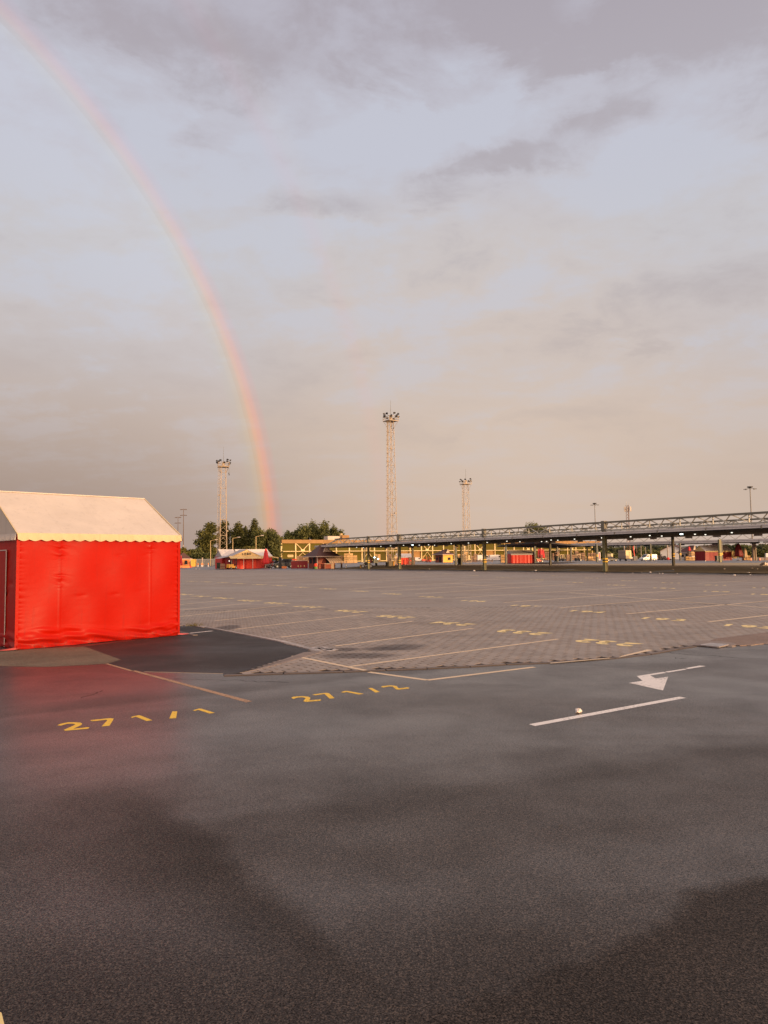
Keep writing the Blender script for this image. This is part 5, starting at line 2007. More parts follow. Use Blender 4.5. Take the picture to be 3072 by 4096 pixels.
hedge('hedge', [at(2395, 345)[:2], at(2700, 350)[:2]], 4.6, 3, 7000, m_leaf_mid, 0.55, 3)
hedge('hedge', [at(2890, 350)[:2], at(3140, 350)[:2]], 5.5, 3, 6000, m_leaf_mid, 0.55, 4)
hedge('hedge', [at(640, 262)[:2], at(985, 262)[:2]], 4.4, 3, 9000, m_leaf_mid, 0.42, 5)
hedge('distant_wood', [at(2380, 640)[:2], at(2700, 660)[:2], at(3160, 640)[:2]], 9.5, 12, 16000, m_leaf_far, 0.9, 6)
# the wooded slope beyond
m_hill = mat('wooded slope', (0.060, 0.072, 0.045), 0.9, 0.3, 0.03)
hx0, hx1 = at(2380, 1500)[0], at(3300, 1500)[0]
vs, fs = [], []
NX = 60
for j in range(6):
    for i in range(NX + 1):
        f = i / NX
        x = hx0 - 60 + (hx1 - hx0 + 200) * f
        ridge = (24 + 6 * math.sin(f * 7) + 3.0 * math.sin(f * 23 + 1) + 1.2 * math.sin(f * 71)) * smooth(f * 3)
        vs.append((x, 1350 + j * 60, -0.5 + ridge * smooth(j / 5)))
for j in range(5):
    for i in range(NX):
        a = j * (NX + 1) + i
        fs.append((a, a + 1, a + NX + 2, a + NX + 1))
me = bpy.data.meshes.new('hillside')
me.from_pydata(vs, [], fs)
me.materials.append(m_hill)
me.polygons.foreach_set('use_smooth', [True] * len(me.polygons))
o = bpy.data.objects.new('hillside', me)
C.objects.link(o)
o['kind'] = 'structure'

# a tuft of weeds by the tent
gx, gy = G(778, 2505)
rg = random.Random(3)
mb = MB()
for i in range(70):
    a = rg.uniform(0, 6.28)
    r = rg.uniform(0, 0.16)
    bx, by = gx + r * math.cos(a) * 1.6, gy + r * math.sin(a)
    h = rg.uniform(0.03, 0.10)
    lx_, ly_ = rg.uniform(-.06, .06), rg.uniform(-.05, .05)
    mb.face([(bx - .004, by, 0.012), (bx + .004, by, 0.012), (bx + lx_, by + ly_, 0.012 + h)], rg.random())
o = mb.build('weed_tuft', m_leaf_yel, tone=True, kind='stuff', label='tuft of weeds growing at the kerb beside the tent')
# ------------------------------------------------------------------ stalls, kiosks, parasols
RZ0 = math.atan2(CN.y, CN.x)           # everything on the market follows its grid
m_redt = mat('stall red tarpaulin', (0.62, 0.045, 0.030), 0.5, 0.12, 0.8, 0.3, 6, spec=0.4)
m_redd = mat('stall wine red tarpaulin', (0.26, 0.016, 0.018), 0.5, 0.12, 0.8, 0.3, 6, spec=0.4)
m_redl = mat('stall bright red tarpaulin', (0.78, 0.055, 0.02), 0.5, 0.1, 0.8, 0.3, 6, spec=0.4)
m_rooft = mat('stall roof cloth', (0.70, 0.62, 0.54), 0.6, 0.10, 0.7, 0.2, 5)
m_cream_t = mat('cream cloth', (0.74, 0.52, 0.22), 0.6, 0.10, 0.7)
m_greyt = mat('grey cloth', (0.40, 0.36, 0.35), 0.6, 0.12, 0.7)
m_brownroof = mat('brown shingle roof', (0.10, 0.045, 0.035), 0.7, 0.2, 1.4, 0.3, 12)
m_trim = mat('pale trim', (0.58, 0.46, 0.36), 0.6)
m_rust_w = mat('red brown boards', (0.24, 0.055, 0.03), 0.7, 0.2, 1.4)
m_orangew = mat('orange boards', (0.75, 0.22, 0.05), 0.6, 0.15, 1.4)
m_yelloww = mat('yellow plaster', (0.80, 0.46, 0.08), 0.7, 0.12, 0.8)
m_woodc = mat('pale crate wood', (0.60, 0.38, 0.17), 0.8, 0.2, 3.0, objrand=0.25)
m_woodd = mat('weathered crate wood', (0.26, 0.16, 0.10), 0.8, 0.25, 3.0, objrand=0.3)
m_redcr = mat('red plastic crate', (0.55, 0.05, 0.03), 0.5, 0.15, 2.0, objrand=0.2)
m_whitec = mat('white vehicle paint', (0.72, 0.69, 0.65), 0.3, 0.04, 0.5, spec=0.6)
m_creamc = mat('cream box body', (0.80, 0.62, 0.32), 0.45, 0.06, 0.5)
m_greyc = mat('grey car paint and tail shade', (0.16, 0.135, 0.12), 0.5, 0.1, 0.6)
m_win = mat('dark vehicle glass', (0.02, 0.024, 0.028), 0.08, spec=0.8)
m_tyre = mat('tyre rubber', (0.018, 0.018, 0.018), 0.85)
m_rim = mat('wheel rim', (0.35, 0.34, 0.33), 0.4, metal=0.6)
m_binm = mat('dark green bin', (0.018, 0.028, 0.016), 0.45)
m_darkc = mat('dark car paint', (0.022, 0.026, 0.032), 0.25, spec=0.6)
m_fork = mat('yellow machine paint', (0.75, 0.38, 0.05), 0.45)
m_redmach = mat('red machine paint', (0.55, 0.07, 0.03), 0.45)
m_hub = mat('headlight glass', (0.8, 0.8, 0.75), 0.1, spec=0.8)
m_red_par = mat('red parasol cloth', (0.62, 0.025, 0.025), 0.6, 0.15, 3)
m_wine_par = mat('wine parasol cloth', (0.20, 0.010, 0.012), 0.6, 0.15, 3)
m_cream_par = mat('cream parasol cloth', (0.80, 0.58, 0.32), 0.6, 0.15, 3)
m_green_par = mat('green parasol cloth', (0.22, 0.25, 0.10), 0.6, 0.15, 3)


def gable_tent(label, px, Y, L, W, eh, rh, mw, mr, mg, rz=RZ0, group=None, z=None, name='stall_tent', front=None, seed=0):
    """ridge along local x; the front long wall faces -y"""
    x, y, zg = at(px, Y)
    T = thing(name, label, 'tent', (x, y, zg if z is None else z), rz, group)
    rr = random.Random(seed)
    hl, hw = L / 2, W / 2

    def wall(P, Q, h, m):
        P, Q = Vector(P), Vector(Q)
        d = Q - P
        n = Vector((d.y, -d.x)).normalized()
        mb = MB()
        ns = 14
        for i in range(ns):
            a, b = i / ns, (i + 1) / ns
            oa, ob = 0.05 * math.sin(a * 40 + seed), 0.05 * math.sin(b * 40 + seed)
            p, q = P.lerp(Q, a) + n * oa, P.lerp(Q, b) + n * ob
            mb.face([(p.x, p.y, 0.02), (q.x, q.y, 0.02), (q.x - n.x * ob * .6, q.y - n.y * ob * .6, h), (p.x - n.x * oa * .6, p.y - n.y * oa * .6, h)])
        return mb.build('tarpaulin_wall', m, T, smoothf=True)
    wall((-hl, -hw), (hl, -hw), eh, mw if front is None else front)
    wall((hl, -hw), (hl, hw), eh, mw)
    wall((hl, hw), (-hl, hw), eh, mw)
    wall((-hl, hw), (-hl, -hw), eh, mw)
    o = 0.12
    for s in (-1, 1):
        mb = MB()
        for i in range(4):
            a, b = i / 4, (i + 1) / 4
            za, zb = [eh + (rh - eh) * q - 0.06 * math.sin(PI * q) for q in (a, b)]
            pts = [(-hl - o, s * (hw + o) * (1 - a), za), (hl + o, s * (hw + o) * (1 - a), za), (hl + o, s * (hw + o) * (1 - b), zb), (-hl - o, s * (hw + o) * (1 - b), zb)]
            mb.face(pts if s < 0 else pts[::-1])
        mb.build('roof_sheet', mr, T, smoothf=True)
        MB().box((0, s * (hw + o), eh - 0.10), (L + 2 * o, 0.03, 0.26)).build('valance', mg, T)
        g = MB()
        g.face([(s * (hl + .02), -hw - o * .9, eh - .02), (s * (hl + .02), hw + o * .9, eh - .02), (s * (hl + .02), 0, rh - .02)])
        g.build('gable_cloth', mg, T)
        for yy in (-1, 1):
            MB().box((s * (hl - .08), yy * (hw - .12), eh / 2), (0.07, 0.07, eh)).build('leg', m_alu, T)
    return T


GS = 'red market stalls with pale roofs'
b_tent = gable_tent('red stall with the long pale ridge, right and behind the cream gable', 1004, 141.5, 6.6, 5.4, 2.35, 3.75, m_redt, m_rooft, m_rooft, group=GS, seed=1)
c_tent = gable_tent('red stall with shade-grey gable end at the left of the cream gable', 903, 138.5, 2.8, 3.9, 2.35, 3.75, m_redt, m_rooft, m_greyt, group=GS, seed=2)  # the unlit gable's shade is put into its cloth colour
a_tent = gable_tent('red stall whose cream gable carries dark lettering above its open front', 972, 136, 3.6, 5.9, 2.3, 3.62, m_redt, m_greyt, m_cream_t, rz=RZ0 - PI / 2, group=GS, seed=3)  # roof shade and yellow gable light are put into the cloth colours
# its gable faces local +x: lettering, awning and posts there
tx = MB()
for poly in glyph_faces('LEBO', 0.34, 0.32, 0.46, 0.10):
    tx.face([(1.86, p.x, 2.78 + p.y) for p in poly])
tx.build('lettering', m_black, a_tent)
aw = MB()
aw.face([(1.8, -3.5, 2.42), (1.8, 3.5, 2.42), (3.0, 3.6, 2.02), (3.0, -3.6, 2.02)])
aw.face([(3.0, -3.6, 2.02), (3.0, 3.6, 2.02), (3.01, 3.6, 1.86), (3.01, -3.6, 1.86)])
aw.build('awning', m_cream_t, a_tent)
for yy in (-3.3, -1.0, 0.8, 3.3):
    MB().box((2.95, yy, 0.98), (0.08, 0.08, 1.95)).build('awning_post', m_trim, a_tent)
MB().box((1.90, -0.9, 0.95), (0.04, 1.1, 1.9)).build('front_panel', m_redl, a_tent)
MB().box((1.90, 0.9, 0.95), (0.04, 2.0, 1.9)).build('front_panel', m_redl, a_tent)
aw = MB()
aw.face([(-2.0, -3.1, 2.45), (1.8, -3.1, 2.40), (1.9, -5.2, 1.95), (-1.8, -5.2, 2.0)])
aw.build('side_awning', m_greyt, a_tent)
x, y, z = at(1079, 138)
t = thing('awning_frame', 'cream sloping awning sticking out right of the red stalls', 'awning', (x, y, z), RZ0)
mb = MB()
mb.face([(0, 0, 2.35), (2.6, 0, 1.95), (2.6, 1.6, 1.95), (0, 1.6, 2.35)])
mb.face([(0, -.01, 2.35), (2.6, -.01, 1.95), (2.6, -.01, 1.78), (0, -.01, 2.15)])
mb.build('awning_sheet', m_cream_t, t)
for xx, hh in ((0.05, 2.3), (2.5, 1.93)):
    MB().box((xx, 0.8, hh / 2), (0.06, 0.06, hh)).build('leg', m_alu, t)

gable_tent('small red stall under the market roof end with flat pale top', 1614, 176, 3.6, 3.0, 1.95, 2.75, m_redl, m_rooft, m_rooft, rz=0.05, seed=4)
gable_tent('dull red stall with grey roof between two dark columns', 2080, 134, 4.4, 4.0, 1.75, 2.45, m_redt, m_greyt, m_greyt, rz=0.10, seed=5)
gable_tent('wine red stall with long grey roof and yellow gable at the right', 2853, 152, 6.4, 3.4, 2.05, 3.25, m_redd, m_rooft, m_cream_t, rz=0.22, seed=6)


def kiosk(label, px, Y, W, D, eh, rh, mw, mw2, awning=False, rz=RZ0, group=None, over=0.55, gablet=True):
    x, y, z = at(px, Y)
    T = thing('kiosk', label, 'kiosk', (x, y, z), rz, group)
    hw, hd_ = W / 2, D / 2
    MB().box((0, -hd_ + 0.05, eh / 2), (W - 0.2, 0.1, eh)).build('wall', mw, T)
    MB().box((0, hd_ - 0.05, eh / 2), (W - 0.2, 0.1, eh)).build('wall', mw, T)
    MB().box((-hw + 0.05, 0, eh / 2), (0.1, D, eh)).build('wall', mw2, T)
    MB().box((hw - 0.05, 0, eh / 2), (0.1, D, eh)).build('wall', mw2, T)
    a, b = hw + over, hd_ + over
    r = max(0.25, (W - D) / 2 + 0.2)
    mid = (eh * 0.48 + rh * 0.52)
    mb = MB()
    lo = [(-a, -b, eh), (a, -b, eh), (a, b, eh), (-a, b, eh)]
    m2 = [(-a * .45 - r * .3, -b * .42, mid), (a * .45 + r * .3, -b * .42, mid), (a * .45 + r * .3, b * .42, mid), (-a * .45 - r * .3, b * .42, mid)]
    for i in range(4):
        j = (i + 1) % 4
        mb.face([lo[i], lo[j], m2[j], m2[i]])
    mb.face([m2[0], m2[1], (r, 0, rh), (-r, 0, rh)])
    mb.face([m2[2], m2[3], (-r, 0, rh), (r, 0, rh)])
    mb.face([m2[1], m2[2], (r, 0, rh)])
    mb.face([m2[3], m2[0], (-r, 0, rh)])
    mb.face(lo[::-1])
    roof = mb.build('roof', m_brownroof, T)
    for i in range(4):
        j = (i + 1) % 4
        p, q = Vector(lo[i]), Vector(lo[j])
        MB().bar(p - Vector((0, 0, .06)), q - Vector((0, 0, .06)), 0.05, 0.14).build('eave_board', m_trim, T)
    if gablet:
        gx = W * 0.05
        g0, g1, gt = (gx - 0.62, -b * .62, mid - 0.30), (gx + 0.62, -b * .62, mid - 0.30), (gx, -b * .62, rh + 0.05)
        mb = MB()
        mb.face([g0, g1, gt])
        mb.build('gablet', m_trim, T)
        mb = MB()
        mb.face([(g0[0] - .12, g0[1] - .1, g0[2] - .05), (gt[0], gt[1] - .1, gt[2] + .06), (gt[0], 0, gt[2] + .06), (g0[0] - .12, -b * .3, g0[2] + .2)])
        mb.face([(g1[0] + .12, g1[1] - .1, g1[2] - .05), (gt[0], gt[1] - .1, gt[2] + .06), (gt[0], 0, gt[2] + .06), (g1[0] + .12, -b * .3, g1[2] + .2)])
        mb.build('gablet_roof', m_brownroof, T)
        for s, g in ((-1, g0), (1, g1)):
            MB().bar((g[0] + s * .1, g[1] - .12, g[2] - .05), (gt[0], gt[1] - .12, gt[2] + .04), 0.06, 0.12).build('barge_board', m_trim, T)
    MB().box((W * 0.12, -hd_ - 0.02, 1.25), (W * 0.3, 0.05, 0.9)).build('window', m_dark, T)
    MB().box((-hw - 0.02, -D * 0.12, 0.98), (0.05, D * 0.24, 1.9)).build('door', m_dark, T)
    MB().box((-hw - 0.02, D * 0.25, 1.3), (0.05, D * 0.22, 0.8)).build('window', m_dark, T)
    MB().box((W * 0.12, -hd_ - 0.16, 0.78), (W * 0.45, 0.32, 0.05)).build('counter', m_trim, T)
    MB().box((-hw - 0.35, -hd_ - 0.4, eh / 2), (0.11, 0.11, eh)).build('post', m_trim, T)
    if awning:
        mb = MB()
        nst = 12
        for i in range(nst):
            x0 = -W * .15 + W * 0.85 * i / nst
            x1 = -W * .15 + W * 0.85 * (i + 1) / nst
            mb.face([(x0, -hd_ - 0.1, eh - 0.15), (x1, -hd_ - 0.1, eh - 0.15), (x1 + .15, -hd_ - 1.7, eh - 0.95), (x0 + .15, -hd_ - 1.7, eh - 0.95)], 0.25 if i % 2 else 0.8)
            mb.face([(x0 + .15, -hd_ - 1.7, eh - 0.95), (x1 + .15, -hd_ - 1.7, eh - 0.95), (x1 + .15, -hd_ - 1.72, eh - 1.12), (x0 + .15, -hd_ - 1.72, eh - 1.12)], 0.3 if i % 2 else 0.75)
        mb.build('striped_awning', mat('striped awning cloth', (0.44, 0.32, 0.22), 0.7, tone=True), T, tone=True)
    return T


k1 = kiosk('red-brown kiosk with hipped roof and striped awning left of the market roof', 1287, 124, 3.3, 3.7, 2.12, 4.15, m_rust_w, m_rust_w, awning=True, over=0.75)
kiosk('yellow kiosk with brown hipped roof seen under the market roof', 1776, 250, 4.2, 4.6, 2.75, 4.45, m_yelloww, m_rust_w, over=0.9)
kiosk('orange snack kiosk with brown roof just right of the front tent', 733, 168, 2.3, 2.4, 2.1, 3.5, m_orangew, m_orangew, over=0.5, gablet=False)
kiosk('white kiosk building with dark hipped roof behind crates', 2757, 236, 3.9, 4.4, 2.4, 4.6, m_whitepvc, m_whitepvc, over=0.8)
kiosk('large dark hipped roof hut rising behind the wine red stall', 2845, 262, 6.0, 7.0, 3.0, 5.3, m_rust_w, m_rust_w, over=1.0)

# white gabled house and the orange-and-white one
x, y, z = at(2692, 262)
hs = thing('white_house', 'white gabled house with brown roof behind the right-hand columns', 'house', (x, y, z), math.radians(62))
W_, L_, e_, r_ = 8.6, 11, 3.4, 5.4
mb = MB()
i0 = [(0, -W_ / 2, 0), (0, W_ / 2, 0), (0, W_ / 2, e_), (0, 0, r_), (0, -W_ / 2, e_)]
mb.face(i0[::-1])
mb.face([(L_, p[1], p[2]) for p in i0])
mb.face([(0, -W_ / 2, 0), (L_, -W_ / 2, 0), (L_, -W_ / 2, e_), (0, -W_ / 2, e_)])
mb.face([(0, W_ / 2, 0), (L_, W_ / 2, 0), (L_, W_ / 2, e_), (0, W_ / 2, e_)])
mb.build('wall', m_whitec, hs)
for s in (-1, 1):
    MB().bar((-0.4, s * W_ / 4, (e_ + r_) / 2 + .12), (L_ + .4, s * W_ / 4, (e_ + r_) / 2 + .12), 0.1, 0.1)
    mb = MB()
    a = Vector((0, s * (W_ / 2 + .5), e_ - .25))
    b = Vector((0, 0, r_ + .12))
    mb.face([(-0.5, a.y, a.z), (L_ + .5, a.y, a.z), (L_ + .5, b.y, b.z), (-0.5, b.y, b.z)])
    mb.face([(-0.5, a.y, a.z - .2), (L_ + .5, a.y, a.z - .2), (L_ + .5, b.y, b.z - .2), (-0.5, b.y, b.z - .2)])
    mb.face([(-0.5, a.y, a.z - .2), (-0.5, a.y, a.z), (-0.5, b.y, b.z), (-0.5, b.y, b.z - .2)])
    mb.build('roof_slope', m_brownroof, hs)
MB().box((-0.03, -2.2, 2.2), (0.06, 0.6, 0.5)).build('window', m_dark, hs)
x, y, z = at(2600, 430)
hs = thing('far_house', 'distant orange and white house in front of the wooded slope', 'house', (x, y, z), 0.1)
MB().box((0, 0, 1.6), (4.6, 5, 3.2)).build('wall', m_orangew, hs)
MB().box((0, 0, 3.5), (5.2, 5.6, 0.7), taper=0.6).build('roof', m_redt, hs)
for i in (-1.3, 0, 1.3):
    MB().box((i, -2.52, 1.7), (0.8, 0.05, 1.1)).build('window', m_whitec, hs)
x, y, z = at(2640, 600)
hs = thing('far_house', 'tiny pale house on the wooded slope above the scrap heap', 'house', (x, y, z), 0.1)
MB().box((0, 0, 3), (6, 5, 6)).build('wall', m_whitec, hs)
MB().box((0, 0, 6.6), (6.6, 5.6, 1.2), taper=0.4).build('roof', m_brownroof, hs)


def parasol(label, px, Y, H, r, m, base=True, group=None, z=None):
    x, y, zg = at(px, Y)
    T = thing('closed_parasol', label, 'parasol', (x, y, zg if z is None else z), px * 0.7, group)
    MB().tube((0, 0, 0), (0, 0, H), 0.035, 0.03, 6).build('pole', m_trim, T)
    MB().lathe([(H * .22, r * 1.0), (H * .3, r * 1.08), (H * .45, r * .92), (H * .6, r * .80), (H * .75, r * .66), (H * .88, r * .42), (H * .97, r * .12)], 20, fold=0.22, nf=5).build('folded_cloth', m, T, smoothf=True)
    if base:
        MB().box((0, 0, 0.06), (0.6, 0.6, 0.12)).build('base', m_conc, T)
    return T


parasol('big closed red parasol in front of the pale-roofed red stall', 1063, 135, 3.85, 0.50, m_red_par)
parasol('closed cream parasol touching the edge of the front tent', 711, 128, 3.3, 0.36, m_cream_par)
parasol('closed red parasol beside the orange snack kiosk', 725, 160, 2.9, 0.24, m_red_par)
GPR = 'three closed red parasols'
parasol('leftmost of the three closed red parasols by the green hall', 2156, 285, 5.0, 0.62, m_red_par, group=GPR)
parasol('middle one of the three closed red parasols by the green hall', 2164, 280, 5.0, 0.66, m_red_par, group=GPR)
parasol('rightmost of the three closed red parasols by the green hall', 2172.5, 284, 4.9, 0.62, m_red_par, group=GPR)
parasol('closed olive green parasol behind the dull red stall', 2126, 240, 4.9, 0.5, m_green_par)
parasol('small closed red parasol standing on top of the crates at the right', 2758, 190, 1.5, 0.32, m_red_par, False, z=2.35)
parasol('large closed wine red parasol right of the yellow gable', 2954, 150, 3.75, 0.72, m_wine_par)
parasol('closed yellow parasol leaning on pale crates', 2982, 148, 2.75, 0.36, m_cream_par)

# ------------------------------------------------------------------ crates
LEV = ['bottom', 'second', 'third', 'fourth', 'fifth', 'sixth']


def crate_mesh(m, w=1.2, d=1.0, h=0.72):
    mb = MB()
    for s in (-1, 0, 1):
        mb.box((s * (w / 2 - .06), 0, 0.05), (0.10, d, 0.10))
    mb.box((0, 0, 0.115), (w, d, 0.022))
    nb = 4
    for j in range(nb):
        z = 0.14 + (h - .14) * (j + .5) / nb
        bh = (h - .14) / nb * 0.78
        mb.box((0, -d / 2 + .012, z), (w, 0.024, bh))
        mb.box((0, d / 2 - .012, z), (w, 0.024, bh))
        mb.box((-w / 2 + .012, 0, z), (0.024, d - .05, bh))
        mb.box((w / 2 - .012, 0, z), (0.024, d - .05, bh))
    for sx in (-1, 1):
        for sy in (-1, 1):
            mb.box((sx * (w / 2 - .06), sy * (d / 2 - .05), 0.12 + (h - .12) / 2), (0.07, 0.05, h - .12))
    mb.box((0, 0, 0.3), (w - .12, d - .12, 0.3), tone=.3)
    return mb.mesh('crate', m)


CM = {'pale': crate_mesh(m_woodc), 'weathered': crate_mesh(m_woodd), 'red': crate_mesh(m_redcr, 1.0, 0.9, 0.62)}
CMH = {'pale': 0.72, 'weathered': 0.72, 'red': 0.62}


def crates(kind, place, px0, px1, Y, cols, levels, rz=0.1, miss=(), seed=0, z=None, sc_=1.0):
    rr = random.Random(seed)
    names = {1: ['only'], 2: ['left', 'right'], 3: ['left', 'middle', 'right'], 4: ['leftmost', 'left-centre', 'right-centre', 'rightmost'], 5: ['leftmost', 'second', 'middle', 'fourth', 'rightmost']}[cols]
    for c in range(cols):
        px = px0 + (px1 - px0) * (c + .5) / cols
        x, y, zg = at(px, Y)
        zz = (zg if z is None else z) + 0.005
        for l in range(levels[c] if hasattr(levels, '__len__') else levels):
            o = bpy.data.objects.new('wooden_crate' if kind != 'red' else 'plastic_crate', CM[kind])
            C.objects.link(o)
            o.location = (x + rr.uniform(-.04, .04), y + rr.uniform(-.04, .04), zz)
            o.rotation_euler = (0, 0, rz + rr.uniform(-.05, .05))
            o.scale = (sc_, sc_, sc_)
            wd = 'top' if l == (levels[c] if hasattr(levels, '__len__') else levels) - 1 and l > 0 else LEV[l]
            col = '' if cols == 1 else ', %s column' % names[c]
            tag(o, '%s %s crate %s%s' % (wd, kind, place, col), 'crate', 'stacked crates ' + place)
            zz += CMH[kind] * sc_ + 0.004


crates('pale', 'in the bright stack before the green hall', 1377, 1411, 262, 3, (5, 5, 5), seed=1)
crates('weathered', 'in the dark stack left of the bright one', 1347, 1373, 264, 2, (4, 4), seed=2)
crates('pale', 'in the lower stack right of the bright one', 1409, 1426, 268, 2, (4, 4), seed=3)
crates('red', 'behind the red tarpaulin box', 1144, 1186, 255, 4, (3, 3, 3, 3), seed=4)
crates('weathered', 'in the brown stack left of the kiosk roof', 1188, 1234, 268, 4, (4, 4, 4, 4), seed=5)
crates('weathered', 'by the lattice tower foot', 1552, 1566, 215, 1, 4, seed=6)
crates('pale', 'in the tall bundle against the hall wall', 1500, 1522, 330, 2, (5, 5), seed=7)
crates('weathered', 'in the black stack right of the small red stall', 1637, 1657, 133, 1, 2, seed=8, sc_=0.95)
crates('pale', 'left of the third lattice tower', 1829, 1844, 262, 1, 4, seed=9)
crates('pale', 'in the two-column stack beside the third tower', 1846, 1868, 262, 2, (4, 5), seed=10)
crates('weathered', 'right of the third lattice tower', 1886, 1906, 258, 2, (3, 4), seed=11)
crates('pale', 'stacked left of the dull red stall', 2004, 2019, 150, 1, 3, seed=12, sc_=0.80)
crates('weathered', 'in the dark rack right of the three red parasols', 2179, 2200, 292, 2, (5, 5), seed=13)
crates('weathered', 'between the two small yellow cabs', 2262, 2281, 230, 1, 3, seed=14)
crates('weathered', 'on the long heap behind the yellow cabs', 2208, 2252, 285, 3, (4, 5, 3), seed=15)
crates('weathered', 'on the long heap left of the olive column', 2286, 2340, 280, 4, (3, 5, 4, 4), seed=16)
crates('pale', 'in the low row left of the main column', 2340, 2388, 235, 4, (2, 2, 2, 2), seed=17)
crates('weathered', 'behind the low row left of the main column', 2346, 2388, 300, 3, (4, 4, 4), seed=18)
crates('pale', 'in the low pile right of the white house', 2740, 2753, 166, 1, 2, seed=19, sc_=0.7)
crates('pale', 'low on the pile beside the wine red stall', 2753, 2778, 166, 2, (2, 2), seed=20, sc_=0.62)
crates('weathered', 'high and dark beside the wine red stall', 2754, 2764, 176, 1, 2, seed=21, z=1.3, sc_=0.75)
crates('pale', 'high on the pile beside the wine red stall', 2764, 2785, 176, 2, (2, 2), seed=22, z=1.3, sc_=0.75)
crates('pale', 'carrying the closed yellow parasol', 2974, 2994, 152, 2, (2, 2), seed=23, sc_=0.75)
crates('weathered', 'beside the yellow forklift', 880, 900, 131, 1, 2, seed=24, sc_=0.7)

# ------------------------------------------------------------------ vehicles
def wheel(T, x, y, r, w, ry=0):
    o = MB().tube((x, y - w / 2, r), (x, y + w / 2, r), r, r, 14).build('wheel', m_tyre, T)
    s = -1 if y < 0 else 1
    MB().tube((x, y + s * (w / 2), r), (x, y + s * (w / 2 + .015), r), r * .58, r * .5, 10).build('rim', m_rim, o)


def van(label, px, Y, rz, L=5.9, H=2.6, W=2.0, m=None, z=None, high=True, group=None):
    m = m or m_whitec
    x, y, zg = at(px, Y)
    T = thing('parked_van', label, 'van', (x, y, zg if z is None else z), rz, group)
    h, l = H, L / 2
    prof = [(-l, 0.35), (-l, h * .93), (-l + .2, h), (l - 2.0, h), (l - 1.55, h * .95), (l - 0.85, h * .56), (l - .15, h * .44), (l, h * .34), (l, 0.35)]
    MB().extr(prof, -W / 2, W / 2).build('body', m, T, bevel=0.06)
    for s in (-1, 1):
        mb = MB()
        yy = s * (W / 2 + .006)
        pts = [(l - 2.1, yy, h * .58), (l - 1.0, yy, h * .56), (l - 1.55, yy, h * .86), (l - 2.1, yy, h * .88)]
        mb.face(pts if s < 0 else pts[::-1])
        mb.build('side_window', m_win, T)
        MB().box((0, s * (W / 2 + .01), h * .36), (L * .8, 0.03, 0.07)).build('rub_strip', m_steeld, T)
        MB().box((-0.4, s * (W / 2 + .004), h * .55), (0.02, 0.02, h * .7)).build('door_gap', m_black, T)
        MB().box((l - .05, s * W * .36, h * .38), (0.16, 0.34, 0.2)).build('headlight', m_hub, T)
        for xx in (-l + 1.1, l - 0.95):
            wheel(T, xx, s * (W / 2 - .1), 0.35, 0.24)
    mb = MB()
    mb.face([(l - .88, -W * .44, h * .575), (l - .88, W * .44, h * .575), (l - 1.53, W * .40, h * .93), (l - 1.53, -W * .40, h * .93)])
    o = mb.build('windscreen', m_win, T)
    o.location = (0.035, 0, 0.02)
    MB().box((0, 0, 0.36), (L * .98, W * .9, 0.2)).build('underbody', m_black, T)
    return T


van('white delivery van parked left of another behind the first olive column', 1935, 306, 0.12)
van('white delivery van parked right of another beside pale crates', 1984, 312, 0.12)
van('white van nose peeking from behind the small red stall', 1671, 315, 0.05, L=4.6, H=1.9)
van('low white pickup van with lit door, right of the box truck', 2592, 215, RZ0 + PI - 0.25, L=5.0, H=1.9)

x, y, z = at(2500, 222)
bt = thing('box_truck', 'box truck with cream lit side and tail darkened for shade under the market roof', 'truck', (x, y, z), math.radians(57))
MB().box((-0.2, 0, 1.95), (6.6, 2.35, 2.55)).build('cargo_box', m_creamc, bt, bevel=0.04)
MB().box((-3.52, 0, 1.95), (0.05, 2.3, 2.5)).build('tail_gate', m_greyc, bt)  # shade on the tail end, coloured in as a grey sheet
MB().box((-3.56, 0, 2.5), (0.04, 2.2, 0.05)).build('tail_hinge', m_black, bt)
mb = MB()
for (a, b) in ((0.0, 1.0),):
    mb.box((0.6, -1.185, 1.75), (0.9, 0.02, 2.0))
mb.build('side_door', mat('cream door panel', (0.66, 0.48, 0.22), 0.5), bt)
MB().box((0.13, -1.20, 1.75), (0.05, 0.02, 2.04)).box((1.07, -1.20, 1.75), (0.05, 0.02, 2.04)).box((0.6, -1.20, 2.77), (0.99, 0.02, 0.05)).build('door_frame', m_black, bt)
MB().extr([(3.2, 0.5), (3.2, 1.9), (4.2, 1.85), (4.75, 1.15), (5.4, 1.0), (5.45, 0.5)], -1.0, 1.0).build('cab', m_whitec, bt, bevel=0.05)
MB().extr([(3.5, 1.2), (3.5, 1.75), (4.1, 1.75), (4.5, 1.2)], -1.012, 1.012).build('cab_window', m_win, bt)
MB().box((0.5, 0, 0.55), (8, 1.6, 0.25)).build('chassis', m_black, bt)
for s in (-1, 1):
    for xx in (-2.2, 4.2):
        wheel(bt, xx, s * 0.95, 0.4, 0.28)
    MB().box((5.4, s * .7, .85), (.12, .3, .2)).build('headlight', m_hub, bt)


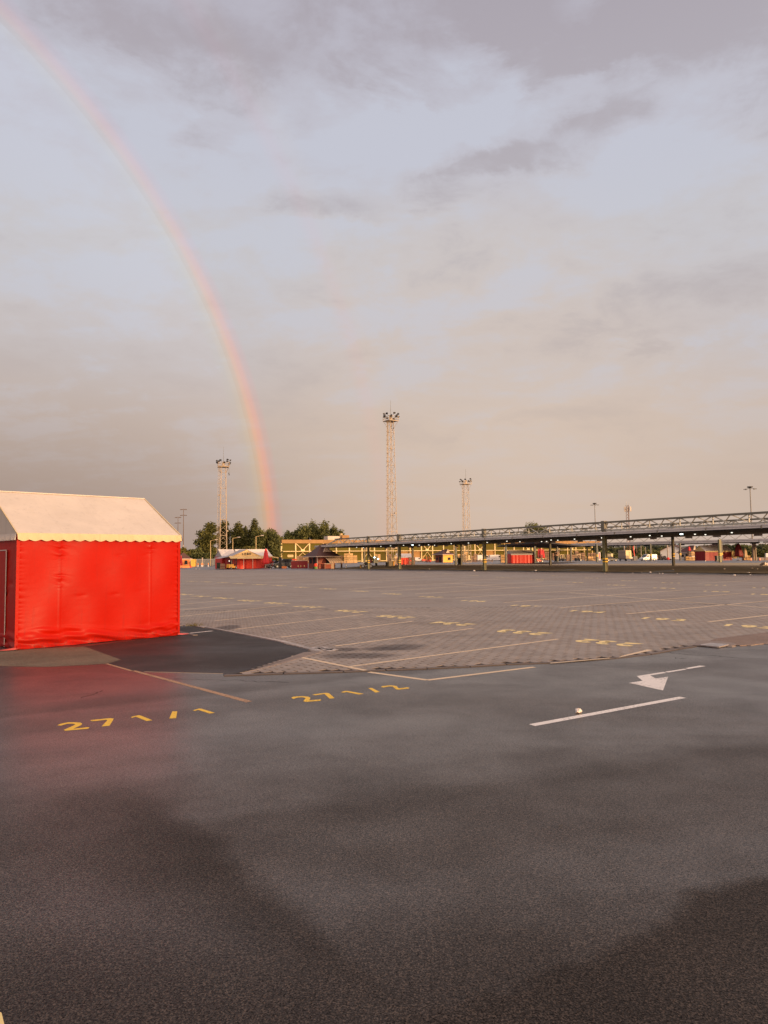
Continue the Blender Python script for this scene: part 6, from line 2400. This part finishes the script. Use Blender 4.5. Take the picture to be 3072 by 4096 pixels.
def car(label, px, Y, rz, L, H, W, m, hood=0.25, z=None):
    x, y, zg = at(px, Y)
    T = thing('parked_car', label, 'car', (x, y, zg if z is None else z), rz)
    l = L / 2
    MB().extr([(-l, .28), (-l, H * .5), (-l * .9, H * .62), (l * .45, H * .60), (l * .92, H * .5), (l, H * .36), (l, .28)], -W / 2, W / 2).build('body', m, T, bevel=0.07)
    MB().extr([(-l * .86, H * .6), (-l * .66, H * .96), (l * .08, H), (l * .46, H * .6)], -W * .44, W * .44).build('cabin', m_win, T, bevel=0.05)
    MB().extr([(-l * .66, H * .955), (l * .08, H * .985), (l * .07, H * 1.01), (-l * .64, H)], -W * .42, W * .42).build('roof', m, T)
    for s in (-1, 1):
        for xx in (-l * .6, l * .62):
            wheel(T, xx, s * (W / 2 - .08), 0.32, 0.2)
        MB().box((l * .96, s * W * .36, H * .44), (0.12, 0.3, 0.14)).build('headlight', m_hub, T)
        MB().box((-l * .99, s * W * .38, H * .5), (0.06, 0.24, 0.16)).build('tail_light', m_redt, T)
    return T


car('dark blue car with pale bonnet parked right of the red stalls', 1100, 140, PI + 0.5, 3.9, 1.45, 1.7, m_greyc)
car('tall black car parked behind the orange crate', 1134, 137, PI + 0.35, 4.4, 1.75, 1.8, m_darkc)
car('black car half hidden behind the nearest olive column', 2440, 205, 0.4, 4.2, 1.4, 1.75, m_darkc)
car('dark car left of the long scrap heap beyond the white van', 2640, 262, 0.1, 4.4, 1.4, 1.75, m_darkc)
x, y, z = at(1121, 134)
single(MB().box((0, 0, 1.0), (0.5, 0.5, 1.9)).box((0, 0.1, 2.0), (0.6, 0.6, .12)), 'black_locker', m_black, 'upright black locker standing between two dark cars', 'locker', (x, y, z))
x, y, z = at(1137, 129.5)
mb = MB()
for s in (-1, 1):
    mb.box((0, s * .28, .24), (0.86, .03, .34)).box((s * .42, 0, .24), (.03, .54, .34))
mb.box((0, 0, .06), (.9, .6, .05))
single(mb, 'orange_crate', m_orangew, 'small bright orange crate on the lot edge before the black car', 'crate', (x, y, z), 0.1)


def forklift(label, px, Y, rz, m, cabm=None, s=1.0, light=False, group=None):
    x, y, z = at(px, Y)
    T = thing('forklift', label, 'forklift', (x, y, z), rz, group)
    MB().box((-0.55 * s, 0, 0.62 * s), (1.3 * s, 1.05 * s, 0.75 * s), taper=0.9).build('counterweight', m, T, bevel=0.06)
    MB().box((0.3 * s, 0, 0.42 * s), (0.9 * s, 1.0 * s, 0.35 * s)).build('chassis', m, T)
    cab = MB()
    for sx, sy in ((-.75, -.45), (-.75, .45), (.55, -.45), (.55, .45)):
        cab.bar((sx * s, sy * s, .6 * s), (sx * s * .9, sy * s, 2.05 * s), 0.08 * s)
    cab.box((-.1 * s, 0, 2.08 * s), (1.35 * s, 1.0 * s, .07 * s))
    cab.build('overhead_guard', cabm or m_black, T)
    mast = MB()
    for sy in (-.3, .3):
        mast.bar((.85 * s, sy * s, .1), (.85 * s, sy * s, 2.2 * s), .1 * s)
    mast.bar((.85 * s, -.3 * s, 2.1 * s), (.85 * s, .3 * s, 2.1 * s), .08 * s).bar((.88 * s, -.4 * s, .5 * s), (.88 * s, .4 * s, .5 * s), .1 * s)
    mast.build('mast', m_black, T)
    for sy in (-.25, .25):
        MB().box((1.35 * s, sy * s, .08), (1.0 * s, .1 * s, .04)).build('fork', m_steeld, T)
        for xx, r in ((-.75, .22), (.6, .28)):
            wheel(T, xx * s, sy * s * 1.9, r * s, .18 * s)
    MB().box((-.2 * s, 0, 1.1 * s), (.45 * s, .5 * s, .12 * s)).box((-.42 * s, 0, 1.35 * s), (.1 * s, .5 * s, .5 * s)).build('seat', m_black, T)
    if light:
        MB().lathe([(1.55 * s, .02), (1.6 * s, .09), (1.7 * s, .09), (1.74 * s, .02)], 8, (-.78 * s, 0)).build('lamp', m_lamp, T)
    return T


forklift('yellow forklift with glowing lamp under the grey awning of the red stall', 929, 131.5, 0.9, m_fork, light=True, s=0.9)
forklift('small red-and-black forklift left of the three red parasols', 2157, 150, 0.4, m_redmach, s=0.75)
GY = 'small yellow-cabbed loaders'
forklift('loader with cream cab frame, left one of two behind the roof columns', 2247, 240, 0.3, m_black, m_creamc, 1.05, group=GY)
forklift('loader with cream cab frame, right one of two behind the roof columns', 2313, 240, 0.3, m_black, m_creamc, 1.05, group=GY)
forklift('orange machine beside the white van nose at the hall wall', 1700, 300, 0.2, m_redmach, m_fork, 1.2)
forklift('red machine on the far left of the yellow kiosk', 1712, 262, 2.6, m_redmach, m_redmach, 0.95)

# cargo cart with lit headlamps
x, y, z = at(1498, 125)
ct = thing('cargo_tricycle', 'green and red cargo cart with two lit headlamps beside the second column', 'cart', (x, y, z), -1.2)
MB().box((-0.7, 0, 0.55), (1.5, 1.1, 0.12)).build('load_bed', m_steeld, ct)
for s in (-1, 1):
    MB().box((-0.7, s * .55, .95), (1.5, .05, .7)).build('side_grid', m_redt, ct)
    wheel(ct, -0.9, s * .6, .28, .12)
wheel(ct, 1.0, 0, .28, .12)
MB().box((0.5, 0, 1.1), (.5, .9, 1.2), taper=.8).build('cab_front', m_binm, ct)
MB().lathe([(1.38, .03), (1.44, .12), (1.54, .12), (1.6, .03)], 10, (.85, -.32)).build('headlamp', m_lampc, ct)
MB().lathe([(1.12, .03), (1.18, .12), (1.28, .12), (1.34, .03)], 10, (.85, .38)).build('headlamp', m_lampc, ct)
gv = MB()
for i in range(26):
    a, b, c = random.uniform(-1.4, -.1), random.uniform(-.5, .5), random.uniform(.65, 1.5)
    gv.box((a, b, c), (.22, .2, .18), random.random() * 3, random.random())
gv.build('cargo', m_leaf_mid, ct, tone=True)

# motorcycle
x, y, z = at(1467, 118.5)
mc = thing('motorcycle', 'black motorcycle parked at the foot of the left-hand column', 'motorcycle', (x, y, z), 2.9)
for xx in (-.68, .68):
    o = MB()
    n = 20
    for i in range(n):
        a, b = 2 * PI * i / n, 2 * PI * (i + 1) / n
        o.bar((xx + .27 * math.cos(a), 0, .32 + .27 * math.sin(a)), (xx + .27 * math.cos(b), 0, .32 + .27 * math.sin(b)), .10)
    w_ = o.build('wheel', m_tyre, mc)
    MB().tube((xx, -.03, .32), (xx, .03, .32), .2, .2, 12).build('rim', m_rim, w_)
MB().extr([(-.62, .72), (-.35, .45), (.25, .42), (.42, .78), (.15, .98), (-.1, .86), (-.7, .9)], -.14, .14).build('engine_body', m_black, mc, bevel=.04)
MB().box((-.42, 0, .92), (.65, .26, .12)).build('seat', m_black, mc)
MB().bar((.68, 0, .32), (.42, 0, 1.05), .07).bar((.42, -.36, 1.08), (.42, .36, 1.08), .04).build('fork_and_bar', m_rim, mc)
MB().lathe([(.78, .03), (.84, .09), (.94, .09), (.98, .03)], 8, (.55, 0)).build('headlight', m_hub, mc)
MB().bar((-.8, 0, .62), (-.35, 0, .78), .14, .05).bar((.45, 0, .64), (.9, 0, .62), .12, .04).build('mudguard', m_whitec, mc)

# bins
def bin_(label, px, Y, s=1.0, rz=0.3, z=None):
    x, y, zg = at(px, Y)
    T = thing('wheelie_bin', label, 'bin', (x, y, zg if z is None else z), rz)
    mb = MB()
    i = len(mb.v)
    mb.box((0, 0, .55 * s), (.62 * s, .56 * s, .95 * s))
    mb.v = [(p[0] * (0.82 if p[2] < .5 * s else 1.0), p[1] * (0.82 if p[2] < .5 * s else 1.0), p[2]) for p in mb.v]
    mb.build('body', m_binm, T)
    MB().box((0, 0, 1.06 * s), (.7 * s, .66 * s, .07 * s)).build('lid', m_binm, T)
    for sx in (-1, 1):
        MB().tube((sx * .26 * s - .03, .26 * s, .1 * s), (sx * .26 * s + .03, .26 * s, .1 * s), .1 * s, .1 * s, 10).build('wheel', m_tyre, T)
    MB().bar((-.25 * s, .36 * s, .98 * s), (.25 * s, .36 * s, .98 * s), .04 * s).build('handle', m_binm, T)
    return T


bin_('wide dark green bin at the foot of the dark column', 1840, 110, 1.05, z=at(1840, 110)[2])
bin_('dark green wheelie bin against the wine red stall', 2868, 118, 0.90)
bin_('green bin heaped with rubbish behind a grey column', 2226, 150, 1.15)
x, y, z = at(2226, 150)
mb = MB()
for i in range(24):
    mb.box((random.uniform(-.4, .4), random.uniform(-.3, .3), random.uniform(0, .7)), (random.uniform(.1, .4), random.uniform(.1, .3), random.uniform(.1, .3)), random.random() * 3, random.random())
single(mb, 'rubbish_heap', mat('rubbish', (0.45, 0.30, 0.22), 0.8, tone=True), 'heap of cardboard rubbish overflowing from the green bin', 'rubbish', (x, y, z + 1.3), tone=True)
bin_('black refuse bin left of the red stalls', 874, 133.5, 1.1)
x, y, z = at(1445, 119)
bb_ = thing('striped_bin', 'small yellow and black bin left of the motorcycle', 'bin', (x, y, z))
MB().lathe([(0, .22), (.5, .25)], 10).build('body', m_fork, bb_)
MB().lathe([(.5, .26), (.58, .27)], 10).build('rim', m_black, bb_)

# red tarpaulin box
x, y, z = at(1198, 129)
rb = thing('covered_counter', 'long low counter wrapped in wine red tarpaulin with pale rim', 'counter', (x, y, z), 0.12)
MB().box((0, 0, .68), (3.0, 1.3, 1.34)).build('tarpaulin', m_redd, rb)
MB().box((0.02, -.02, 1.38), (3.05, 1.36, .06)).build('rim', m_trim, rb)
for xx in (-.25, .22, .85):
    MB().box((xx, -.66, .42), (.13, .03, .32)).build('patch', m_cream_t, rb)
# things before the kiosk
x, y, z = at(1317, 120.5)
tb = thing('stall_table', 'brown serving table under the striped awning', 'table', (x, y, z), 0.1)
MB().box((0, 0, .86), (1.7, .6, .05)).build('table_top', m_trim, tb)
MB().box((.55, 0, .42), (.5, .5, .84)).build('cabinet', m_brownb, tb)
MB().box((-.75, 0, .42), (.06, .5, .84)).build('leg', m_brownb, tb)
x, y, z = at(1262, 120)
mb = MB().lathe([(0, .2), (.3, .2)], 8)
rbk = thing('bucket', 'small red and green buckets at the kiosk door', 'bucket', (x, y, z))
MB().lathe([(0, .26), (.4, .30)], 10).build('lower_bucket', m_leaf_mid and mat('green plastic', (0.12, 0.25, 0.05), .5), rbk)
MB().lathe([(.4, .30), (.5, .32), (.9, .26)], 10).build('upper_bucket', m_redl, rbk)
x, y, z = at(1384, 122)
single(MB().lathe([(0, .09), (.62, .08), (.66, .03)], 8), 'bollard', m_whitec, 'lone white bollard right of the dark brown post', 'bollard', (x, y, z))
# desk and hydrant between the left columns
x, y, z = at(1557, 120)
dk = thing('sales_desk', 'grey brown desk with black side between the two left columns', 'desk', (x, y, z), 0.25)
MB().box((.25, 0, .42), (.75, .6, .84)).build('front_board', mat('grey board', (0.20, 0.17, 0.12), .7), dk)
MB().box((-.35, 0, .4), (.45, .5, .8)).build('side_cabinet', m_black, dk)
MB().box((-.1, 0, .87), (1.35, .65, .05)).build('desk_top', m_woodd, dk)
x, y, z = at(1574, 121)
single(MB().lathe([(0, .16), (.5, .14), (.55, .2), (.66, .2), (.72, .1), (.8, .04)], 10), 'hydrant', m_fork, 'yellow hydrant beside the grey desk', 'hydrant', (x, y, z))
for px, lab_ in ((1607, 'left black wire trolley below the small red stall'), (1622, 'right black wire trolley below the small red stall')):
    x, y, z = at(px, 128)
    T = thing('wire_trolley', lab_, 'trolley', (x, y, z), 0.1, 'black wire trolleys')
    mb = MB()
    for sx in (-.3, .3):
        for sy in (-.25, .25):
            mb.bar((sx, sy, 0.1), (sx, sy, .95), .04)
    mb.build('frame', m_black, T)
    for zz in (.15, .5, .85):
        MB().box((0, 0, zz), (.64, .54, .04)).build('shelf', m_steeld, T)
    for xx in (-.28, .28):
        wheel(T, xx, .2, .06, .04)
# low pipe rail with blocks round the third tower
x, y, z = at(1920, 232)
rl = thing('guard_rail', 'long low dark guard rail in front of the white vans', 'rail', (x, y, z), 0.03)
MB().bar((-5.2, 0, .45), (4.2, 0, .45), .12).bar((-5.2, 0, .2), (4.2, 0, .2), .08).build('rail', m_woodd, rl)
for i in range(6):
    MB().box((-5 + i * 1.8, 0, .25), (.12, .12, .5)).build('post', m_woodd, rl)

# left-hand yard: cabinets, shed, fence, bollards
x, y, z = at(774, 190)
yc = thing('yellow_cabinet', 'tall yellow double-door cabinet before the chain-link fence', 'cabinet', (x, y, z), 0.1)
MB().box((0, 0, 1.0), (1.35, .8, 1.9)).build('body', m_yelloww, yc)
for s in (-1, 1):
    MB().box((s * .33, -.42, 1.0), (.6, .04, 1.7)).build('door', m_yelloww, yc)
MB().box((0, 0, 1.98), (1.45, .9, .08)).build('top', m_cream_t, yc)
x, y, z = at(755, 196)
sh = thing('grey_shed', 'grey flat-roofed shed left of the yellow cabinet', 'shed', (x, y, z), 0.1)
MB().box((0, 0, .85), (1.7, 1.6, 1.7)).build('wall', m_steelt, sh)
MB().box((0, 0, 1.76), (2.0, 1.9, .1)).build('roof', m_trim, sh)
MB().box((.3, -.81, .8), (.6, .04, 1.4)).build('door', m_steeld, sh)
for i, (px, lab_) in enumerate(((754, 'left small red traffic cone by the orange kiosk'), (763, 'right small red traffic cone by the orange kiosk'))):
    x, y, z = at(px, 168)
    single(MB().lathe([(0, .22), (.04, .22), (.05, .15), (.75, .04)], 10), 'traffic_cone', m_redl, lab_, 'cone', (x, y, z), group='red cones')
for i, (px, lab_) in enumerate(((792, 'leftmost orange-white bollard at the fence'), (806, 'orange-white bollard second from the left at the fence'), (811, 'orange-white bollard third from the left at the fence'), (833, 'rightmost orange-white bollard at the fence'))):
    x, y, z = at(px, 184)
    T = thing('bollard', lab_, 'bollard', (x, y, z), 0, 'orange-white bollards')
    MB().lathe([(0, .13), (.5, .13)], 8).build('lower_half', m_whitec, T)
    MB().lathe([(.5, .13), (.9, .12)], 8).build('upper_half', m_orangew, T)
    MB().lathe([(.9, .13), (1.0, .11), (1.05, .03)], 8).build('head', m_cream_t, T)
x0, y0, z0 = at(786, 190)
x1, y1, z1 = at(985, 186)
FL = math.hypot(x1 - x0, y1 - y0)
fe = thing('chain_link_fence', 'chain-link fence with thin posts along the far left yard', 'fence', (x0, y0, 0), math.atan2(y1 - y0, x1 - x0))
n = int(FL / 2.4)
for i in range(n + 1):
    MB().box((i * FL / n, 0, .95), (.07, .07, 1.9)).build('post', m_trim if i == 0 else m_steelt, fe)
wm = MB()
zz = 0.1
k_ = 0
while zz < 1.85:
    wm.bar((0, 0.001 * (k_ % 2), zz), (FL, 0.001 * (k_ % 2), zz), .022)
    zz += .17
    k_ += 1
xx = 0.1
while xx < FL:
    wm.bar((xx, .03, .08), (xx, .03, 1.85), .022)
    xx += .17
wm.build('wire_mesh', m_steeld, fe)['kind'] = 'stuff'
# low wall behind the fence
x0, y0, z0 = at(640, 250)
x1, y1, z1 = at(900, 250)
lw = thing('yard_wall', 'long low grey panel wall behind the chain-link fence', 'wall', (x0, y0, 0), math.atan2(y1 - y0, x1 - x0))
LWL = math.hypot(x1 - x0, y1 - y0)
for i in range(10):
    MB().box(((i + .5) * LWL / 10, 0, 1.1), (LWL / 10 - .05, .15, 2.2)).build('wall_panel', m_steelt, lw)

# scrap heap, crane, concrete blocks, cone at the right
x, y, z = at(2652, 240)
mb = MB()
rr = random.Random(4)
for i in range(70):
    f = rr.random()
    mb.box((-2.0 + 4.2 * f, rr.uniform(-.8, .8), rr.uniform(.1, 1.5 * math.sin(PI * min(1, f + .15)) + .2)), (rr.uniform(.15, .9), rr.uniform(.1, .5), rr.uniform(.06, .35)), rr.random() * 3, rr.random())
single(mb, 'scrap_heap', mat('scrap', (0.09, 0.06, 0.05), .8, tone=True), 'dark heap of scrap and pallets at the edge of the right-hand yard', 'scrap heap', (x, y, z), kind='stuff', tone=True)
x, y, z = at(2672, 236)
single(MB().lathe([(0, .1), (.1, .4), (.4, .5), (.75, .38), (.9, .1)], 12), 'red_tank', m_redt, 'round reddish tank at the right end of the scrap heap', 'tank', (x, y, z))
x, y, z = at(2538, 236)
cr = thing('loader_crane', 'raised red loading crane arm behind the truck cab', 'crane', (x, y, z), 0.2)
MB().box((0, 0, .7), (1.4, 1.2, 1.4)).build('base', m_steeld, cr)
MB().bar((0, 0, 1.2), (-.4, 0, 4.6), .26).build('lower_arm', m_redt, cr)
MB().bar((-.4, 0, 4.6), (.7, 0, 5.4), .18).bar((.7, 0, 5.4), (.9, 0, 2.4), .12).build('upper_arm', m_rust, cr)
MB().bar((-.2, .2, 2.0), (.4, .2, 5.2), .06).build('hydraulic_pipe', m_whitec, cr)
x, y, z = at(2439, 232)
tr_ = thing('small_trailer', 'small cream box trailer left of the box truck', 'trailer', (x, y, z), math.radians(57))
MB().box((0, 0, 1.55), (1.9, 1.5, 1.35)).build('box', m_creamc, tr_)
MB().box((0, 0, 2.26), (1.95, 1.55, .08)).build('roof', m_rooft, tr_)
for s in (-1, 1):
    wheel(tr_, 0, s * .7, .3, .15)
MB().box((0, 0, .7), (1.8, 1.2, .35)).build('chassis', m_black, tr_)
x, y, z = at(2398, 236)
sg = thing('banner_sign', 'tall white banner with a red stripe left of the main column', 'sign', (x, y, z), 0.1)
MB().box((0, 0, 1.5), (.7, .06, 2.7)).build('panel', m_whitec, sg)
MB().box((0, -.04, 1.6), (.26, .02, 1.9)).build('red_stripe', m_redt, sg)
GB_ = 'concrete blocks at the right-hand yard edge'
for px, w_, h_, lab_ in ((3004, 1.4, .62, 'sloping concrete block left of the two thick poles'), (3022, 1.8, .75, 'dark concrete block at the foot of the longer pole'), (3047, 2.2, .70, 'widest pale concrete barrier behind the orange barrel'), (3068, 1.6, .70, 'dark concrete block under the white container')):
    x, y, z = at(px, 178)
    mb = MB().extr([(-w_ / 2, 0), (-w_ / 2 + .15, h_), (w_ / 2 - .25, h_), (w_ / 2, 0)], -.3, .3)
    single(mb, 'concrete_block', m_conc if px != 3022 else m_steeld, lab_, 'barrier', (x, y, z), 0.1, group=GB_)
x, y, z = at(3072, 178.6)
single(MB().box((0, 0, .5), (1.3, .5, 1.0)), 'white_container', m_whitec, 'white container on a concrete block at the right edge', 'container', (x, y, z + .76), bevel=.03)
for px, m_, lab_, Y_ in ((3037, m_orangew, 'bright orange barrel in front of the concrete barrier', 168), (3002, m_orangew, 'slim orange and white barrel left of the thick poles', 172)):
    x, y, z = at(px, Y_)
    T = thing('barrel', lab_, 'barrel', (x, y, z))
    MB().lathe([(0, .2), (.2, .22), (.62, .2)], 10).build('body', m_, T)
    MB().lathe([(.28, .225), (.42, .222)], 10).build('white_band', m_whitec, T)
for px, lab_ in ((2934, 'white pallet leaning left of the wine red parasol, upper'), (2941, 'white pallet beside the wine red parasol, right-hand')):
    x, y, z = at(px, 150)
    mb = MB()
    for i in range(4):
        mb.box((0, 0, 1.3 + i * .2), (.75, .05, .09), 0.2)
    for xx in (-.3, 0, .3):
        mb.box((xx, .06, 1.1), (.08, .08, 1.4))
    single(mb, 'standing_pallet', m_cream_t, lab_, 'pallet', (x, y, z), 0.2)

# ------------------------------------------------------------------ litter
def crumple(r, seed, flat=0.6, n=3):
    rr = random.Random(seed)
    mb = MB()
    seg, rings = 10, 6
    grid = []
    for j in range(rings + 1):
        ph = PI * j / rings
        row = []
        for i in range(seg):
            th = 2 * PI * i / seg
            q = r * (0.62 + rr.random() * .55)
            row.append((q * math.sin(ph) * math.cos(th), q * math.sin(ph) * math.sin(th), max(0.0, q * flat * math.cos(ph) + r * flat * .55)))
        grid.append(row)
    for j in range(rings):
        for i in range(seg):
            k2 = (i + 1) % seg
            mb.face([grid[j][i], grid[j + 1][i], grid[j + 1][k2], grid[j][k2]])
    return mb


m_paper = mat('white paper', (0.78, 0.70, 0.62), 0.7, 0.08, 20)
q = G(2313, 2851)
single(crumple(0.036, 8, 0.75), 'crumpled_paper', m_paper, 'crumpled piece of paper lying beside the long white lane line', 'litter', (q[0], q[1], 0.003), 0.4)
for i, (px, py, r, lab_) in enumerate(((1897, 2284, .36, 'white plastic bag left of the second olive column base'), (2143, 2283, .34, 'white bag on the floor edge, middle of the long floor'), (1718, 2277, .26, 'flat white scrap at the left end of the roofed floor'),
                                       (1794, 2271, .16, 'small white scrap in the left half of the roofed floor'), (2601, 2290, .26, 'white scrap on the floor right of the main column'), (2692, 2284, .20, 'scrap of paper before the grey column'),
                                       (2420, 2293, .12, 'tiny white scrap touching the main column base'), (2531, 2292, .12, 'tiny white scrap, first one right of the main column'), (2567, 2289, .12, 'tiny white scrap, second one right of the main column'),
                                       (2638, 2293, .13, 'tiny white scrap at the lot edge below the grey column'), (2650, 2294, .15, 'pair-like white scrap at the lot edge'), (2709, 2294, .12, 'white crumb right of the grey column base'),
                                       (2793, 2282, .12, 'white crumb in the middle of the right floor'), (2898, 2285, .22, 'pale scrap under the yellow gable'), (2995, 2291, .26, 'white scrap pair left of the big white bag'),
                                       (3010, 2285, .24, 'white folded scrap nearest to the big white bag'), (3001, 2299, .14, 'white crumb below the folded scrap'), (3030, 2286, .18, 'white crumb directly below the big white bag'), (2938, 2301, .24, 'flat pale scrap at the lot edge far right'),
                                       (1806, 2255, .25, 'white scrap at the foot of the orange cone by the yellow kiosk'), (784, 2277, .4, 'left flat white bag on the road left of the red stalls'), (797, 2277, .3, 'right flat white bag on the road left of the red stalls'))):
    x, y = G(px, py, 0.02)
    if y > 190:
        f_ = 190 / y
        x, y = x * f_, 190
    single(crumple(r * .42, 20 + i, 0.5), 'litter', m_paper, lab_, 'litter', (x, y, max(0, terr(x, y)) + 0.006))
x, y = G(3058, 2278, 0.05)
single(crumple(.45, 77, .55), 'plastic_bag', m_paper, 'largest white plastic bag lying on the floor at the right edge', 'bag', (x, y, max(0, terr(x, y)) + .006))
q = G(2243, 3307)
single(MB().bar((-.012, 0, .004), (.012, .003, .004), .003), 'twig', m_black, 'tiny dark twig on the wet asphalt in the foreground', 'twig', (q[0], q[1], 0.002), 0.1)
